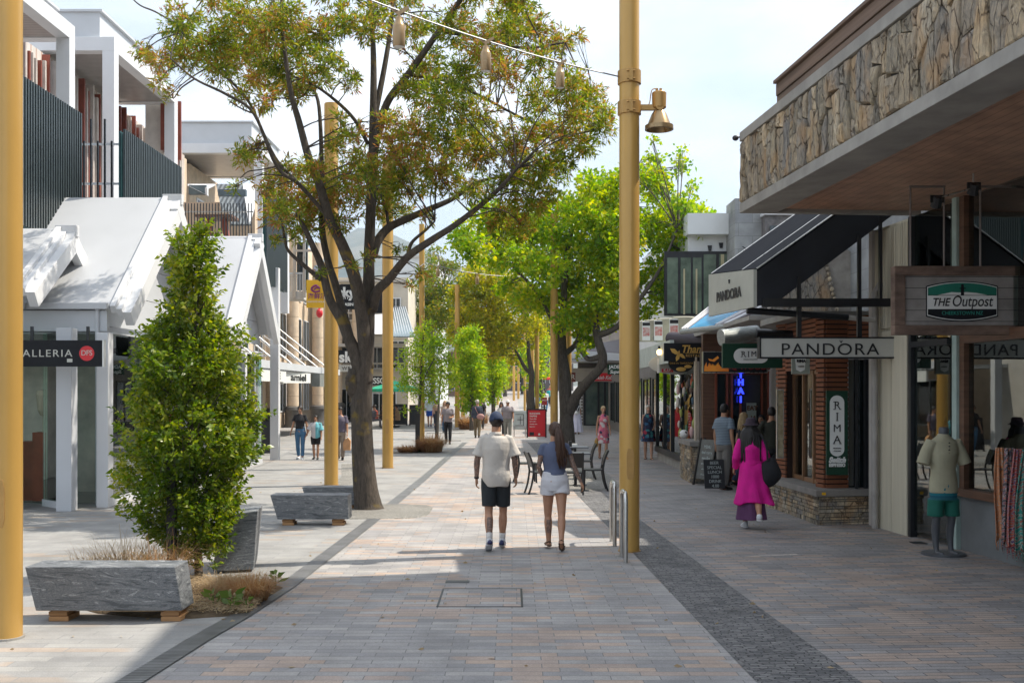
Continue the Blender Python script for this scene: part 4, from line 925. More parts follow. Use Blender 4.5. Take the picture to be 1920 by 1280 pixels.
def badge(k,zlo,zhi,dy,m,name,par):
    n=20; top=[];bot=[]
    w=hw*k if k>0 else hw
    for i in range(n+1):
        u=-1+2*i/n; arc=(hh+sg*(1-u*u))-(1-k)*.5
        top.append((cx+u*w,min(zhi,cz+arc))); bot.append((cx+u*w,max(zlo,cz-arc)))
    poly=[(a,Y-.055-dy,b) for a,b in top]+[(a,Y-.055-dy,b) for a,b in bot[::-1]]
    mb=MB(); mb.prism(poly,(0,dy+.01,0)); return mb.build(name,m,par)
bd=badge(1.0,-9,9,.004,signdark,'badge',o); badge(.975,-9,9,.007,signwhite,'badge_rim',bd); badge(.955,-9,9,.010,signdark,'badge_field',bd)
badge(.955,cz+.075,9,.013,mat('badge_green',(.01,.16,.11),.5),'green_sky',bd); badge(.955,cz-.095,cz+.068,.013,signwhite,'white_band',bd)
mb=MB(); zz=cz+.075; mb.prism([(cx-.3,Y-.0705,zz),(cx+.3,Y-.0705,zz),(cx+.17,Y-.0705,zz+.025),(cx+.05,Y-.0705,zz+.035),(cx-.05,Y-.0705,zz+.03),(cx-.13,Y-.0705,zz+.035)],(0,.004,0)); mb.build('mountain_mark',signwhite,bd)
mb=MB(); mb.prism([(cx-.02,Y-.0725,zz),(cx+.02,Y-.0725,zz),(cx+.015,Y-.0725,zz+.13),(cx-.015,Y-.0725,zz+.13)],(0,.004,0)); mb.box(cx-.035,cx+.04,Y-.0725,Y-.069,zz+.075,zz+.087); mb.build('post_mark',signdark,bd)
text('THE',.135,ink,bd,(cx-.265,Y-.071,cz-.015),shear=.25,xs=.85,ext=.002,bold=.002); text('Outpost',.185,ink,bd,(cx+.115,Y-.071,cz-.005),shear=.2,xs=.78,ext=.002,bold=.001)
text('CHEEKSTOWN NZ',.062,mat('teal_ink',(.02,.25,.2),.5),bd,(cx,Y-.069,cz-.145),xs=.95,ext=.003)
mb=MB()
for px in (1707,1770,1838,1905): mb.tube([(X(px,Y),Y,z1),(X(px,Y),Y,Z(350,Y))],.013,8)
mb.box(X(1705,Y),X(1772,Y),Y-.012,Y+.012,Z(352,Y),Z(348,Y)); mb.box(X(1836,Y),X(1907,Y),Y-.012,Y+.012,Z(352,Y),Z(348,Y)); mb.build('hanging_rods',mat('rod_grey',(.2,.17,.16),.5,.5),o)
t=thing('twin_spotlight','twin black spotlights on a rod under the timber soffit','spotlight',(X(1790,12.6),12.6,4.5))
mb=MB(); mb.tube([W(1757,372,12.6),W(1825,352,12.6)],.012,8); mb.tube([W(1825,352,12.6),(X(1825,12.6),12.6,4.66)],.012,6); mb.build('rod',steel,t)
for px,py in ((1757,377),(1826,353)):
    c=W(px,py,12.6); M=Matrix.Rotation(R(35),3,'X'); mb=MB(); mb.rings([(c+M@V((0,0,.06)),M@V((.035,0,0)),M@V((0,.035,0))),(c+M@V((0,0,.05)),M@V((.05,0,0)),M@V((0,.05,0))),(c+M@V((0,0,-.07)),M@V((.07,0,0)),M@V((0,.07,0)))],8); mb.box(c.x-.08,c.x+.08,c.y-.01,c.y+.01,c.z-.02,c.z+.07); mb.build('lamp_head',black,t)
t=thing('floodlight','small black floodlight on the far corner of the stone balcony','spotlight',W(1380,259,15.1)); mb=MB(); mb.ell(W(1379,259,15.1),(.045,.04,.04)); mb.tube([W(1379,259,15.1),W(1388,257,15.1)],.012,6); mb.build('lamp_head',black,t)

# mannequin
def mannequin():
    Y=13.64; x=X(1769,Y); t=thing('mannequin','headless grey mannequin in cream shirt and teal shorts at the shop front','mannequin',(x,Y,0),R(180+8))
    g_=mat('mannequin_grey',(.075,.08,.09),.45); mb=MB()
    for s in (-1,1):
        mb.tube(crom([(s*.085,0,.86),(s*.10,.0,.62),(s*.105,.01,.46),(s*.10,-.02,.30),(s*.10,.0,.09),(s*.10,.04,.03)],4),lerpl([.085,.07,.052,.05,.034,.03],4),14)
        mb.ell((s*.10,.07,.035),(.04,.11,.03))
    mb.rings([((0,0,.8),(.14,0,0),(0,.1,0)),((0,0,.9),(.17,0,0),(0,.12,0)),((0,0,1.1),(.135,0,0),(0,.10,0)),((0,0,1.32),(.18,0,0),(0,.12,0)),((0,0,1.46),(.15,0,0),(0,.09,0)),((0,0,1.52),(.065,0,0),(0,.06,0)),((0,0,1.62),(.058,0,0),(0,.058,0)),((0,0,1.635),(.045,0,0),(0,.045,0))],18)
    mb.remesh(.008,4).build('body',g_,t,smooth='all',local=True)
    mb=MB(); mb.cyl(0,0,0,.03,.27,36); mb.cyl(0,0,.03,.035,.25,36); mb.build('base_plate',g_,t,local=True)
    mb=MB(); mb.rings([((0,0,.80),(.185,0,0),(0,.135,0)),((0,0,.95),(.178,0,0),(0,.13,0)),((0,0,1.1),(.165,0,0),(0,.125,0)),((0,0,1.3),(.20,0,0),(0,.14,0)),((0,0,1.44),(.19,0,0),(0,.11,0)),((0,0,1.52),(.09,0,0),(0,.08,0)),((0,0,1.55),(.07,0,0),(0,.065,0))],22)
    for s in (-1,1): mb.tube([(s*.16,0,1.45),(s*.235,0,1.32),(s*.29,.01,1.16)],[.075,.08,.088],14)
    mb.remesh(.01,3).noise(.014,5,2).build('shirt',mat('mannequin_shirt',(.38,.36,.25),.85,0,.08,6,bs=.2,bscale=90),t,smooth='all',local=True)
    mb=MB(); 
    for k in range(5): mb.ell((0,.132+.002*k,1.26+k*.045),(.012,.008,.008))
    mb.build('lacing',ink,t,local=True)
    m,nt,b=newmat('teal_shorts'); sp=nt.nodes.new('ShaderNodeSeparateXYZ'); nt.links.new(mapping(nt,'Object'),sp.inputs[0]); mr=N(nt,'ShaderNodeMapRange'); mr.inputs[1].default_value=.5; mr.inputs[2].default_value=.9; nt.links.new(sp.outputs[2],mr.inputs[0])
    rp=ramp(nt,[(0,(.005,.11,.08)),(.5,(.005,.11,.08)),(.53,(.01,.10,.13)),(.62,(.0,.07,.12)),(.66,(.01,.15,.19)),(1,(.01,.17,.21))],'CONSTANT'); nt.links.new(mr.outputs[0],rp.inputs[0]); nt.links.new(rp.outputs[0],b.inputs['Base Color']); b.inputs['Roughness'].default_value=.8
    mb=MB(); mb.rings([((0,0,.70),(.175,0,0),(0,.125,0)),((0,0,.84),(.18,0,0),(0,.13,0)),((0,0,.92),(.165,0,0),(0,.12,0))],20)
    for s in (-1,1): mb.rings([((s*.11,0,.50),(.10,0,0),(0,.10,0)),((s*.10,0,.72),(.098,0,0),(0,.115,0))],16)
    mb.remesh(.01,3).noise(.012,6,5).build('shorts',m,t,smooth='all',local=True)
mannequin()
# scarves
def scarf(i,px,Y,pal,label,w=.17,z0=.32,z1=1.42):
    x=X(px,Y); t=tag(MB().build('hanging_scarf',ink),label,'scarf','patterned scarves hanging at the shop front'); bpy.data.objects.remove(t)
    m,nt,b=newmat('scarf_fabric_%d'%i); vec=mapping(nt,'Object',(1,1,1)); n=N(nt,'ShaderNodeTexWave',Scale=9.0,Distortion=5.0); n.bands_direction='DIAGONAL'; nt.links.new(vec,n.inputs['Vector']); n2=N(nt,'ShaderNodeTexVoronoi',Scale=26.0); nt.links.new(vec,n2.inputs['Vector'])
    rp=ramp(nt,[(j/(len(pal)-1),c) for j,c in enumerate(pal)],'CONSTANT'); ma=N(nt,'ShaderNodeMath',operation='MULTIPLY_ADD'); nt.links.new(n.outputs[0],ma.inputs[0]); ma.inputs[1].default_value=.7; nt.links.new(n2.outputs[0],ma.inputs[2]); nt.links.new(ma.outputs[0],rp.inputs[0]); nt.links.new(rp.outputs[0],b.inputs['Base Color']); b.inputs['Roughness'].default_value=.9
    mb=MB(); nu,nv=26,24; vs=[];fs=[]; r=random.Random(i); ph=[r.uniform(0,6) for _ in range(4)]
    for a in range(nv+1):
        v=a/nv; z=z1+(z0-z1)*v+ .04*math.sin(ph[3])*v; ww=w*(.35+.65*min(1,v*1.6+.1)**.7)
        for k in range(nu+1):
            u=k/nu*2-1; d=.03*math.sin(u*9+ph[0]+v*.8)*(.5+v)+.015*math.sin(u*17+ph[1])
            if a==nv: z=z0+.03*math.sin(k*2.3+ph[2])
            vs.append((x+u*ww+.02*math.sin(v*3+ph[2]),Y+d-.02*v,z))
    for a in range(nv):
        for k in range(nu): q=a*(nu+1)+k; fs.append((q,q+1,q+nu+2,q+nu+1))
    mb.add(vs,fs)
    for k in range(nu+1):
        c=vs[-(nu+1)+k]; mb.add([(c[0]-.004,c[1],c[2]),(c[0]+.004,c[1],c[2]),(c[0]+r.uniform(-.012,.012),c[1]-.01,c[2]-r.uniform(.06,.13))],[(0,1,2)])
    o=mb.build('hanging_scarf',m,smooth='all'); so=o.modifiers.new('s','SOLIDIFY'); so.thickness=.006
    tag(o,label,'scarf',group='patterned scarves hanging at the shop front')
def scarves():
    o_=(.55,.20,.08); p_=(.10,.06,.16); w_=(.45,.38,.32); g_=(.02,.22,.18); r_=(.40,.07,.06); d_=(.06,.05,.06)
    scarf(1,1877,12.75,[o_,(.5,.18,.06),(.6,.26,.12),o_,w_,(.5,.2,.08)],'orange fringed scarf, leftmost of the hanging scarves',.10)
    scarf(2,1892,12.6,[w_,p_,o_,p_,w_,d_],'purple and cream striped scarf beside the orange one',.10)
    scarf(3,1906,12.45,[d_,o_,r_,p_,w_,r_],'dark red patterned scarf before the green one',.10,z0=.28)
    scarf(4,1925,12.3,[g_,(.01,.15,.13),r_,g_,w_,g_],'teal green patterned scarf at the right picture edge',.13,z0=.25)
    mb=MB(); mb.tube([W(1868,880,12.8),W(1960,870,12.1)],.012,8); mb.tube([W(1868,880,12.8),(X(1868,12.8)+.35,12.9,Z(880,12.8))],.01,6); tag(mb.build('scarf_rail',steel),'thin steel rail carrying the hanging scarves','rail')
scarves()

# PANDORA blade sign
Y=15.9
t=thing('blade_sign','long white PANDORA sign hanging across the footpath from black posts','sign',(X(1552,Y),Y,2.58))
x0,x1,z0,z1=X(1422,Y),X(1683,Y),Z(672,Y),Z(632,Y)
mb=MB(); mb.box(x0+.02,x1-.02,Y-.075,Y+.075,z0+.02,z1-.02); mb.build('panel',signpale,t)
mb=MB(); k=.022; mb.box(x0,x1,Y-.082,Y+.082,z0,z0+k); mb.box(x0,x1,Y-.082,Y+.082,z1-k,z1); mb.box(x0,x0+k,Y-.082,Y+.082,z0+k,z1-k); mb.box(x1-k,x1,Y-.082,Y+.082,z0+k,z1-k); mb.build('frame',signdark,t)
text('PANDORA',.245,ink,t,(X(1553,Y),Y-.08,Z(656,Y)),xs=1.16,spacing=1.12)
cx,cz=X(1574,Y),Z(642,Y); mb=MB()
for a in (-.5,-.25,0,.25,.5): mb.tube([(cx,Y-.08,cz-.012),(cx+.045*math.sin(a*1.3),Y-.08,cz+.028)],.003,5)
mb.build('crown_mark',ink,t)
mb=MB(); 
for px in (1498,1611): mb.box(X(px-4,Y),X(px+4,Y),Y-.03,Y+.03,z1,Z(575,Y))
for px in (1611,): mb.box(X(px-3,Y),X(px+3,Y),Y-.03,Y+.03,Z(560,Y),Z(440,Y))
mb.box(X(1498-3,Y),X(1498+3,Y),Y-.03,Y+.03,Z(560,Y),Z(520,Y)); mb.build('hanging_post',black,t)
mb=MB(); mb.box(X(1430,Y),X(1667,Y),Y-.06,Y+.06,Z(575,Y),Z(560,Y)); mb.box(X(1648,Y),X(1653,Y),Y-.03,Y+.03,Z(560,Y),Z(400,Y)); mb.build('beam',black,t)
mb=MB(); mb.tube([W(1400,582,16.2),W(1590,595,16.2)],.05,12); mb.tube([W(1590,595,16.2),W(1640,600,16.2)],.04,10,1); o=mb.build('awning_tube',[dark,concrete2],smooth=True); tag(o,'dark horizontal pipe below the PANDORA awning ending at the downpipe','pipe')
# PANDORA awning
t=thing('sloped_awning','black sloped awning with pale PANDORA fascia','awning',(3.6,16.8,3.3))
n0=V((3.6,15.9,0)); f0=V((3.3,17.9,0)); 
def az(p,z): return (p.x,p.y,z)
e=V((2.9,.25,0)); ht=2.05
mb=MB(); mb.hexa([az(n0,3.35),az(f0,3.35),az(f0+V((.05,0,0)),3.35),az(n0+V((.05,0,0)),3.35)],[az(n0,3.91),az(f0,4.05),az(f0+V((.05,0,0)),4.05),az(n0+V((.05,0,0)),3.91)])
fa=mb.build('fascia',mat('fascia_pale',(.42,.43,.38),.5,0,.1,3),t)
dv=(f0-n0).normalized(); text('PANDORA',.22,ink,fa,n0.lerp(f0,.52)+V((-.012,-.002,3.62)),rz=math.atan2(-dv.y,-dv.x),xs=1.05,bold=.006)
mb=MB(); c_=n0.lerp(f0,.5)+V((-.012,0,3.80)); 
for a in (-.5,0,.5): mb.tube([c_,c_+dv*(-.05*a)+V((0,0,.06))],.007,5)
mb.build('crown_mark',ink,fa)
nn=n0+V((.05,0,0)); ff=f0+V((.05,0,0))
mb=MB(); mb.hexa([az(nn,3.88),az(ff,4.02),az(ff+e,4.02+ht),az(nn+e,3.88+ht)],[az(nn,3.93),az(ff,4.07),az(ff+e,4.07+ht),az(nn+e,3.93+ht)])
mb.build('awning_roof',mat('black_awning_sheet',(.006,.008,.014),.8,.0,.2,2,spec=.1),t)
mb=MB(); mb.prism([az(nn,3.36),az(nn+V((.3,.02,0)),3.42),az(nn+V((2.9,.25,0)),5.35),az(nn+e,3.88+ht),az(nn,3.88)],(0,.05,0)); mb.build('side_panel',mat('black_awning_side',(.014,.016,.022),.45,0,.3,2),t); mb=MB(); mb.prism([az(ff,3.36),az(ff+V((.3,.02,0)),3.42),az(ff+V((2.9,.25,0)),5.35),az(ff+e,4.02+ht),az(ff,4.02)],(0,-.05,0)); mb.build('side_panel',mat('black_awning_side',(.014,.016,.022),.45,0,.3,2),t)
mb=MB(); mb.tube([az(nn-V((0,.01,0)),3.92),az(nn+e-V((0,.01,0)),3.92+ht)],.014,6); mb.tube([az(ff,4.07),az(ff+e,4.07+ht)],.014,6); mb.tube([az(nn.lerp(ff,.3),3.97),az(nn.lerp(ff,.3)+e,3.97+ht)],.01,6); mb.build('metal_edge',steel,t)

# RIMA shop
bk=thing('brick_shop','brick corner shop with timber window and stone plinth under the hanging white sign','building',(4.8,16.7,0))
A=V((4.80,16.68,0)); Bx=V((4.66,19.6,0)); C=V((5.72,16.85,0))
brick=paver('orange_brick_slats',.6,.085,[(.17,.055,.022),(.23,.075,.03),(.14,.045,.02)],[(.20,.07,.03),(.17,.06,.03)],2.6,mortar=.014,mcol=(.012,.008,.006),off=.5,bstr=1.0)
# brick slats: real geometry
def slats(p,q,z0,z1,mb,th=.055,gap=.022,d=.03):
    dv=(q-p).normalized(); nn=V((dv.y,-dv.x,0)); z=z0
    while z<z1-.02:
        zz=min(z+th,z1); a=p+nn*rnd.uniform(.0,.006); b=q+nn*rnd.uniform(.0,.006)
        mb.hexa([(a.x,a.y,z),(b.x,b.y,z),(b.x-nn.x*-d,b.y-nn.y*-d,z),(a.x-nn.x*-d,a.y-nn.y*-d,z)][::-1],[(a.x,a.y,zz),(b.x,b.y,zz),(b.x+nn.x*d,b.y+nn.y*d,zz),(a.x+nn.x*d,a.y+nn.y*d,zz)][::-1]); z=zz+gap
def wallseg(p,q,z0,z1,th,mb):
    dv=(q-p).normalized(); nn=V((-dv.y,dv.x,0))*th
    mb.hexa([(p.x,p.y,z0),(q.x,q.y,z0),(q.x+nn.x,q.y+nn.y,z0),(p.x+nn.x,p.y+nn.y,z0)],[(p.x,p.y,z1),(q.x,q.y,z1),(q.x+nn.x,q.y+nn.y,z1),(p.x+nn.x,p.y+nn.y,z1)])
# plinth
mb=MB(); mb.prism([tuple(A)[:2]+(0,),(C.x,C.y,0),(C.x,19.6,0),(Bx.x,Bx.y,0)],(0,0,.45)); mb.build('plinth',mat('mortar_grey',(.10,.095,.085),.9),bk)
rub=MB()
def rubble(p,q,z0,z1,mb,seed):
    r=random.Random(seed); dv=(q-p); L_=dv.length; dv.normalize(); nn=V((dv.y,-dv.x,0)); z=z0
    while z<z1-.01:
        h=min(r.uniform(.035,.08),z1-z); s=0
        while s<L_-.01:
            w_=min(r.uniform(.08,.32),L_-s); d=r.uniform(.01,.035); a=p+dv*(s+.004); b=p+dv*(s+w_-.004)
            zl,zh=z+.004,z+h-.003; e1=a+nn*d; e2=b+nn*(d+r.uniform(-.008,.008))
            mb.hexa([(a.x,a.y,zl),(b.x,b.y,zl),(e2.x,e2.y,zl+.003),(e1.x,e1.y,zl+.003)][::-1],[(a.x,a.y,zh),(b.x,b.y,zh),(e2.x,e2.y,zh-.003),(e1.x,e1.y,zh-.003)][::-1]); s+=w_
        z+=h
rubble(A,C,0,.45,rub,1); rubble(Bx,A,0,.45,rub,2); rub.build('rubble_facing',schist,bk)
mb=MB(); mb.prism([(A.x-.06,A.y-.06,.45),(C.x+.02,C.y-.06,.45),(C.x+.02,19.6,.45),(Bx.x-.06,Bx.y,.45)],(0,0,.105)); mb.build('coping',mat('grey_coping',(.22,.205,.19),.8,0,.2,4,bs=.15),bk,bevel=.008)
mb=MB(); mb.box(X(1538,16.7),X(1545,16.7),16.6,16.615,.48,.52) ; mb.build('yellow_sticker',yellow,bk)
# pillar + side brick
p0=V((X(1548,17.0),17.0,0)); p1=V((X(1589,17.05),17.05,0)); s1=V((X(1500,17.9),17.9,0)); s2=V((X(1476,19.0),19.0,0)); s3=V((X(1458,19.4),19.4,0))
back=MB(); slm=MB()
dkm=mat('brick_shadow_gap',(.03,.015,.01),.9)
def wb(p,q,z0,z1): wallseg(p,q,z0,z1,.12,back); slats(p,q,z0,z1,slm)
wb(p0,p1,.555,3.3); wb(V((X(1533,17.25),17.25,0)),p0,.555,3.3); wb(s3,s2,.555,3.3); wb(s2,V((X(1533,17.25),17.25,0)),2.45,3.3); wb(V((X(1589,17.05),17.05,0)),C,2.62,3.3)
back.build('brick_core',dkm,bk); slm.build('brick_slats',mat('orange_brick',(.16,.055,.024),.8,0,.35,3,bs=.3,bscale=60,c2=(.27,.095,.04)),bk)
q0=s2+V((.14,0,0)); q1=V((X(1533,17.25)+.14,17.25,0))
mb=MB(); wallseg(q0,q1,.555,2.45,.04,mb); mb.build('window_pane',clear,bk)
mb=MB()
for k in range(4):
    p=q0.lerp(q1,k/3); mb.box(p.x-.04,p.x+.06,p.y-.03,p.y+.03,.555,2.45)
for z in (.56,2.38): wallseg(q0-V((.03,0,0)),q1-V((.03,0,0)),z,z+.07,.05,mb)
mb.build('window_frame',mat('varnished_timber',(.22,.11,.05),.45,0,.25,4),bk)
mb=MB(); mb.box(X(1591,17.1),5.72,17.08,17.1,.56,2.6); mb.build('window_pane',darkglass,bk)
qbox(5.15,5.25,17.6,19.6,.56,3.2,'inner_wall',interior,bk); qbox(4.6,8.5,17.35,19.75,3.3,3.4,'roof',concrete,bk)
qbox(5.6,5.72,16.9,17.0,0,2.6,'door_post',dark,bk)
mb=MB(); mb.box(5.42,5.46,16.83,16.87,.5,2.6); o=mb.build('post',dark,bk)
Y=16.9
t=board('vertical_sign','dark green upright RIMA sign on the brick pillar',1549,1589,732,890,Y,signgreen,.05)
mb=MB(); cx=X(1568.5,Y); w_=X(1582,Y)-cx; z0,z1=Z(855,Y),Z(741,Y); pts=[]
for i in range(13): a=math.pi*i/12; pts.append((cx+w_*math.cos(a),Y-.03,z1-w_+w_*math.sin(a)))
for i in range(13): a=math.pi+math.pi*i/12; pts.append((cx+w_*math.cos(a),Y-.03,z0+w_+w_*math.sin(a)))
mb.prism(pts,(0,.006,0)); mb.build('white_lozenge',signwhite,t)
def slab(ch,size,loc,par,m=ink,base=None):
    text(ch,size,m,par,loc,bold=0); x,y,z=loc; h=size*.35; mb=MB(); s_=size*.10
    xs={'R':[(-.26,-1),(-.26,1),(.28,-1)],'I':[(0,-1),(0,1)],'M':[],'A':[(-.30,-1),(.30,-1)]}[ch]
    for dx,s in xs: mb.box(x+dx*size-s_,x+dx*size+s_,y-.006,y+.004,z+s*h-.035*size-(0 if s>0 else 0),z+s*h+.035*size)
    mb.build('serif',m,par)
for ch,py in zip('RIMA',(760,781,803,824)): slab(ch,.17,(cx,Y-.034,Z(py,Y)),t)
text('MODERN',.03,ink,t,(cx,Y-.034,Z(840,Y))); text('ITALIAN',.03,ink,t,(cx,Y-.034,Z(845,Y)))
text('Switch',.115,signwhite,t,(cx,Y-.032,Z(862,Y)),shear=.3,bold=.008,xs=.85); text('ESPRESSO',.07,signwhite,t,(cx,Y-.032,Z(871.5,Y)),bold=.004,xs=.85)
Y=16.6; t=board('small_sign','small grey RIMA shield sign just under the long white sign',1484,1518,668,701,Y,mat('sage_grey',(.28,.31,.27),.6),.05)
mb=MB(); mb.prism([W(1491,672,Y-.03),W(1511,672,Y-.03),W(1509,693,Y-.03),W(1501,697,Y-.03),W(1493,693,Y-.03)][::-1],(0,.005,0)); mb.build('shield',signwhite,t); text('RIMA',.06,ink,t,(X(1501,Y),Y-.034,Z(677,Y)),bold=.003); text('COFFEE',.028,ink,t,(X(1501,Y),Y-.034,Z(687,Y)))
t=thing('menu_case','narrow lit menu case at the street end of the brick wall','display case',(4.74,19.2,1.3))
mb=MB(); Y=18.9; mb.box(X(1457,Y),X(1468,Y),Y-.02,Y+.02,Z(858,Y),Z(730,Y)); mb.build('case',mat('menu_paper',(.50,.44,.30),.5,0,.3,9,c2=(.25,.2,.1)),t); mb=MB(); 
for a,b,c,d in ((1456,1469,859,856),(1456,1469,732,729),(1456,1457.5,856,732),(1467.5,1469,856,732)): mb.box(X(a,Y),X(b,Y),Y-.03,Y+.03,Z(c,Y),Z(d,Y))
mb.build('frame',steel,t)

# recess shops behind (facing camera) Y 24.5
rs=thing('restaurant_building','dark timber restaurant front in the recess behind the queue','building',(5,24.6,0))
Y=24.6
qbox(X(1318,Y),9,Y,Y+.2,0,3.6,'wall',brownwood,rs)
def wq(a,b,c,d,dy,m,name,par,dep=.04,Yb=24.6): 
    mb=MB(); mb.box(X(a,Yb),X(b,Yb),Yb-dy-dep,Yb-dy,Z(d,Yb),Z(c,Yb)); return mb.build(name,m,par)
wq(1440,1460,690,905,.02,concrete2,'pillar',rs,.3)
wq(1345,1358,700,900,.02,darkglass,'window_pane',rs); wq(1372,1384,705,880,.02,darkglass,'window_pane',rs); wq(1388,1424,703,890,.02,mat('dim_glass',(.05,.05,.045),.1),'door_glass',rs)
for a in (1339,1360,1369,1385,1425,1437): wq(a,a+3.5,698,900,.07,reddoor,'door_frame',rs)
wq(1336,1440,696,701,.07,reddoor,'door_frame',rs,.05)
neon=mat('blue_neon',(.01,.01,.3),.5,emit=(.02,.04,1.0),es=2.2)
t=thing('neon_sign','blue neon letters stacked in the restaurant door glass','neon sign',(X(1390,24.4),24.4,2.0))
for ch,py in zip('THAI',(703,717,733,749)): text(ch,.185,neon,t,(X(1389,24.35),24.35,Z(py,24.35)),bold=.012)
t=board('window_notice','pale paper notice reading EAT in the dark restaurant door',1400,1418,755,795,24.4,mat('paper_dim',(.30,.34,.31),.6),.02); text('EAT',.14,brownwood,t,(X(1410,24.4),24.38,Z(765,24.4)),bold=.006); text('14',.12,brownwood,t,(X(1411,24.4),24.38,Z(783,24.4)),bold=.006)
# corner shop with plinth (x~4.15, Y 24.5..33)
cs=thing('gift_shop','souvenir shop with tall glass windows and low rubble plinth beyond the menu boards','building',(4.5,28,0))
pa=V((4.12,24.35,0)); pb=V((4.1,26.0,0)); pc=V((5.3,24.4,0))
mb=MB(); mb.prism([(4.1,24.3,0),(4.55,24.3,0),(4.6,26.0,0),(4.12,26.0,0)],(0,0,.85)); mb.build('plinth',MATS['mortar_grey'],cs)
rub=MB(); rubble(V((4.1,24.3,0)),V((4.55,24.3,0)),0,.85,rub,7); rubble(V((4.12,26,0)),V((4.1,24.3,0)),0,.85,rub,8); rub.build('rubble_facing',schist,cs)
mb=MB(); mb.prism([(4.04,24.24,.85),(4.62,24.24,.85),(4.66,26.05,.85),(4.06,26.05,.85)],(0,0,.1)); mb.build('coping',MATS['grey_coping'],cs)
qbox(X(1313,24.9),X(1337,24.9),24.9,25.3,.95,3.1,'pillar',mat('taupe_render',(.26,.22,.19),.8),cs)
qbox(4.28,4.32,24.9,25.1,.95,2.9,'corner_trim',mat('trim_tan',(.45,.38,.30),.6),cs)
qbox(5.3,9,26,33,0,3.2,'rear_wall',interior,cs)
mb=MB(); mb.box(4.50,4.52,26.2,33,.42,2.85); mb.build('shop_window',clear,cs)
mb=MB(); 
for y in (26.15,28.2,29.9,31.4,33.0): mb.box(4.45,4.56,y-.05,y+.05,.3,2.9)
mb.box(4.42,4.6,26.1,33.1,.26,.42); mb.box(4.45,4.56,26.1,33.1,2.8,2.95); mb.build('window_frame',dark,cs)
mb=MB(); mb.box(4.5,5.3,26.0,33,.0,.26); mb.build('base',concrete,cs)
qbox(4.46,4.62,29.9,30.1,.4,2.9,'gilt_post',mat('gilt',(.42,.28,.10),.4,.3),cs)
# goods: bags, hats, football
gd=random.Random(5); cols_=[(.03,.03,.035),(.35,.08,.03),(.5,.45,.4),(.05,.12,.06),(.02,.06,.10),(.3,.33,.08),(.12,.08,.06),(.55,.35,.35)]
gm=[mat('goods_%d'%i,c,.7) for i,c in enumerate(cols_)]
for i in range(34):
    y=gd.uniform(25.6,27.9); z=gd.uniform(.75,2.4); mb=MB(); r=gd.uniform(.06,.12)
    mb.ell((4.36+gd.uniform(-.05,.05),y,z),(r*.5,r*1.1,r*1.25),seg=10,nr=6); mb.tube([(4.4,y-.04,z+r),(4.4,y,z+r*2.2),(4.4,y+.04,z+r)],.008,4)
    k=i%8; o=mb.noise(.02,9,i).build('souvenir_bag',gm[k],smooth='all')
    tag(o,'small souvenir bag hung in a dense display beside the gift shop window','bag','souvenir bags hung by the gift shop window')
mb=MB(); mb.ell((4.22,26.2,1.05),(.11,.11,.11),seg=20,nr=12); 
fm,nt,b=newmat('football_panels'); vv=N(nt,'ShaderNodeTexVoronoi',Scale=9.0); rp=ramp(nt,[(0,(.02,.02,.02)),(.28,(.02,.02,.02)),(.3,(.75,.75,.75))],'CONSTANT'); nt.links.new(mapping(nt),vv.inputs['Vector']); nt.links.new(vv.outputs[0],rp.inputs[0]); nt.links.new(rp.outputs[0],b.inputs['Base Color'])
tag(mb.build('football',fm,smooth='all'),'black and white football hanging low in the souvenir display','ball')
# facade beyond 33..60 and canopy
fb=thing('canopy_shops','row of low shops with pale canopy beyond the souvenir display','building',(6,45,0))
qbox(5.6,12,33,62,0,3.4,'wall',mat('grey_shop_wall',(.16,.15,.15),.7),fb)
for k in range(9): winx(fb,5.6,34+k*3,36.2+k*3,.5,2.6,-1,fr=dark)
mb=MB(); mb.box(3.9,5.7,26,34.5,3.05,3.16); mb.box(3.85,3.95,26,34.5,2.8,3.35); mb.build('canopy',mat('canopy_aqua',(.42,.47,.44),.6),fb)
mb=MB(); mb.box(3.1,9,60,60.3,3.9,4.4); mb.box(3.1,9,60,66,3.85,3.95); mb.build('far_canopy',palegrey,fb)
mb=MB(); mb.prism([W(1085,652,56),W(1165,637,60),W(1230,637,60),W(1235,668,54),W(1080,668,54)],(0,.2,0.05)); mb.build('dark_canopy_roof',mat('dark_canopy',(.07,.055,.06),.6),fb)
mb=MB(); mb.prism([W(1062,655,53.9),W(1235,668,53.9),W(1235,682,53.9),W(1062,668,53.9)],(0,.15,0)); mb.build('canopy_fascia',palegrey,fb)
# kebab shop facing camera at Y=62
ks=thing('kebab_shop','glass fronted shop facing up the mall under the red and green signs','building',(5.5,64,0))
Y=64; qbox(X(1085,Y),X(1240,Y),Y+.6,Y+1,0,6.8,'wall',mat('grey_tan',(.24,.21,.19),.8),ks)
qbox(X(1068,Y),X(1160,Y),Y-.1,Y+.5,Z(715,Y),Z(690,Y),'sign_band',concrete2,ks)
qbox(X(1096,Y),X(1152,Y),Y,Y+.05,.15,Z(716,Y),'shop_window',mat('shop_glow_glass',(.16,.21,.18),.08,0,.5,1.2,c2=(.05,.09,.08),spec=1),ks)
mb=MB()
for px in (1096,1122,1134,1152): mb.box(X(px,Y)-.06,X(px,Y)+.06,Y-.08,Y,0,Z(716,Y))
mb.box(X(1096,Y),X(1152,Y),Y-.1,Y+.1,0,.15); mb.build('window_frame',dark,ks)
mb=MB(); 
for px in (1212,1220,1232): mb.box(X(px,Y)-.2,X(px,Y)+.1,Y+.3,Y+.6,0,3)
mb.build('pilaster',concrete2,ks)
mb=MB(); 
for i in range(9):
    mb.box(X(1088,57)-.12,X(1088,57)+.12,57-.1,57.1,.5+i*.16,.5+i*.16+.05)
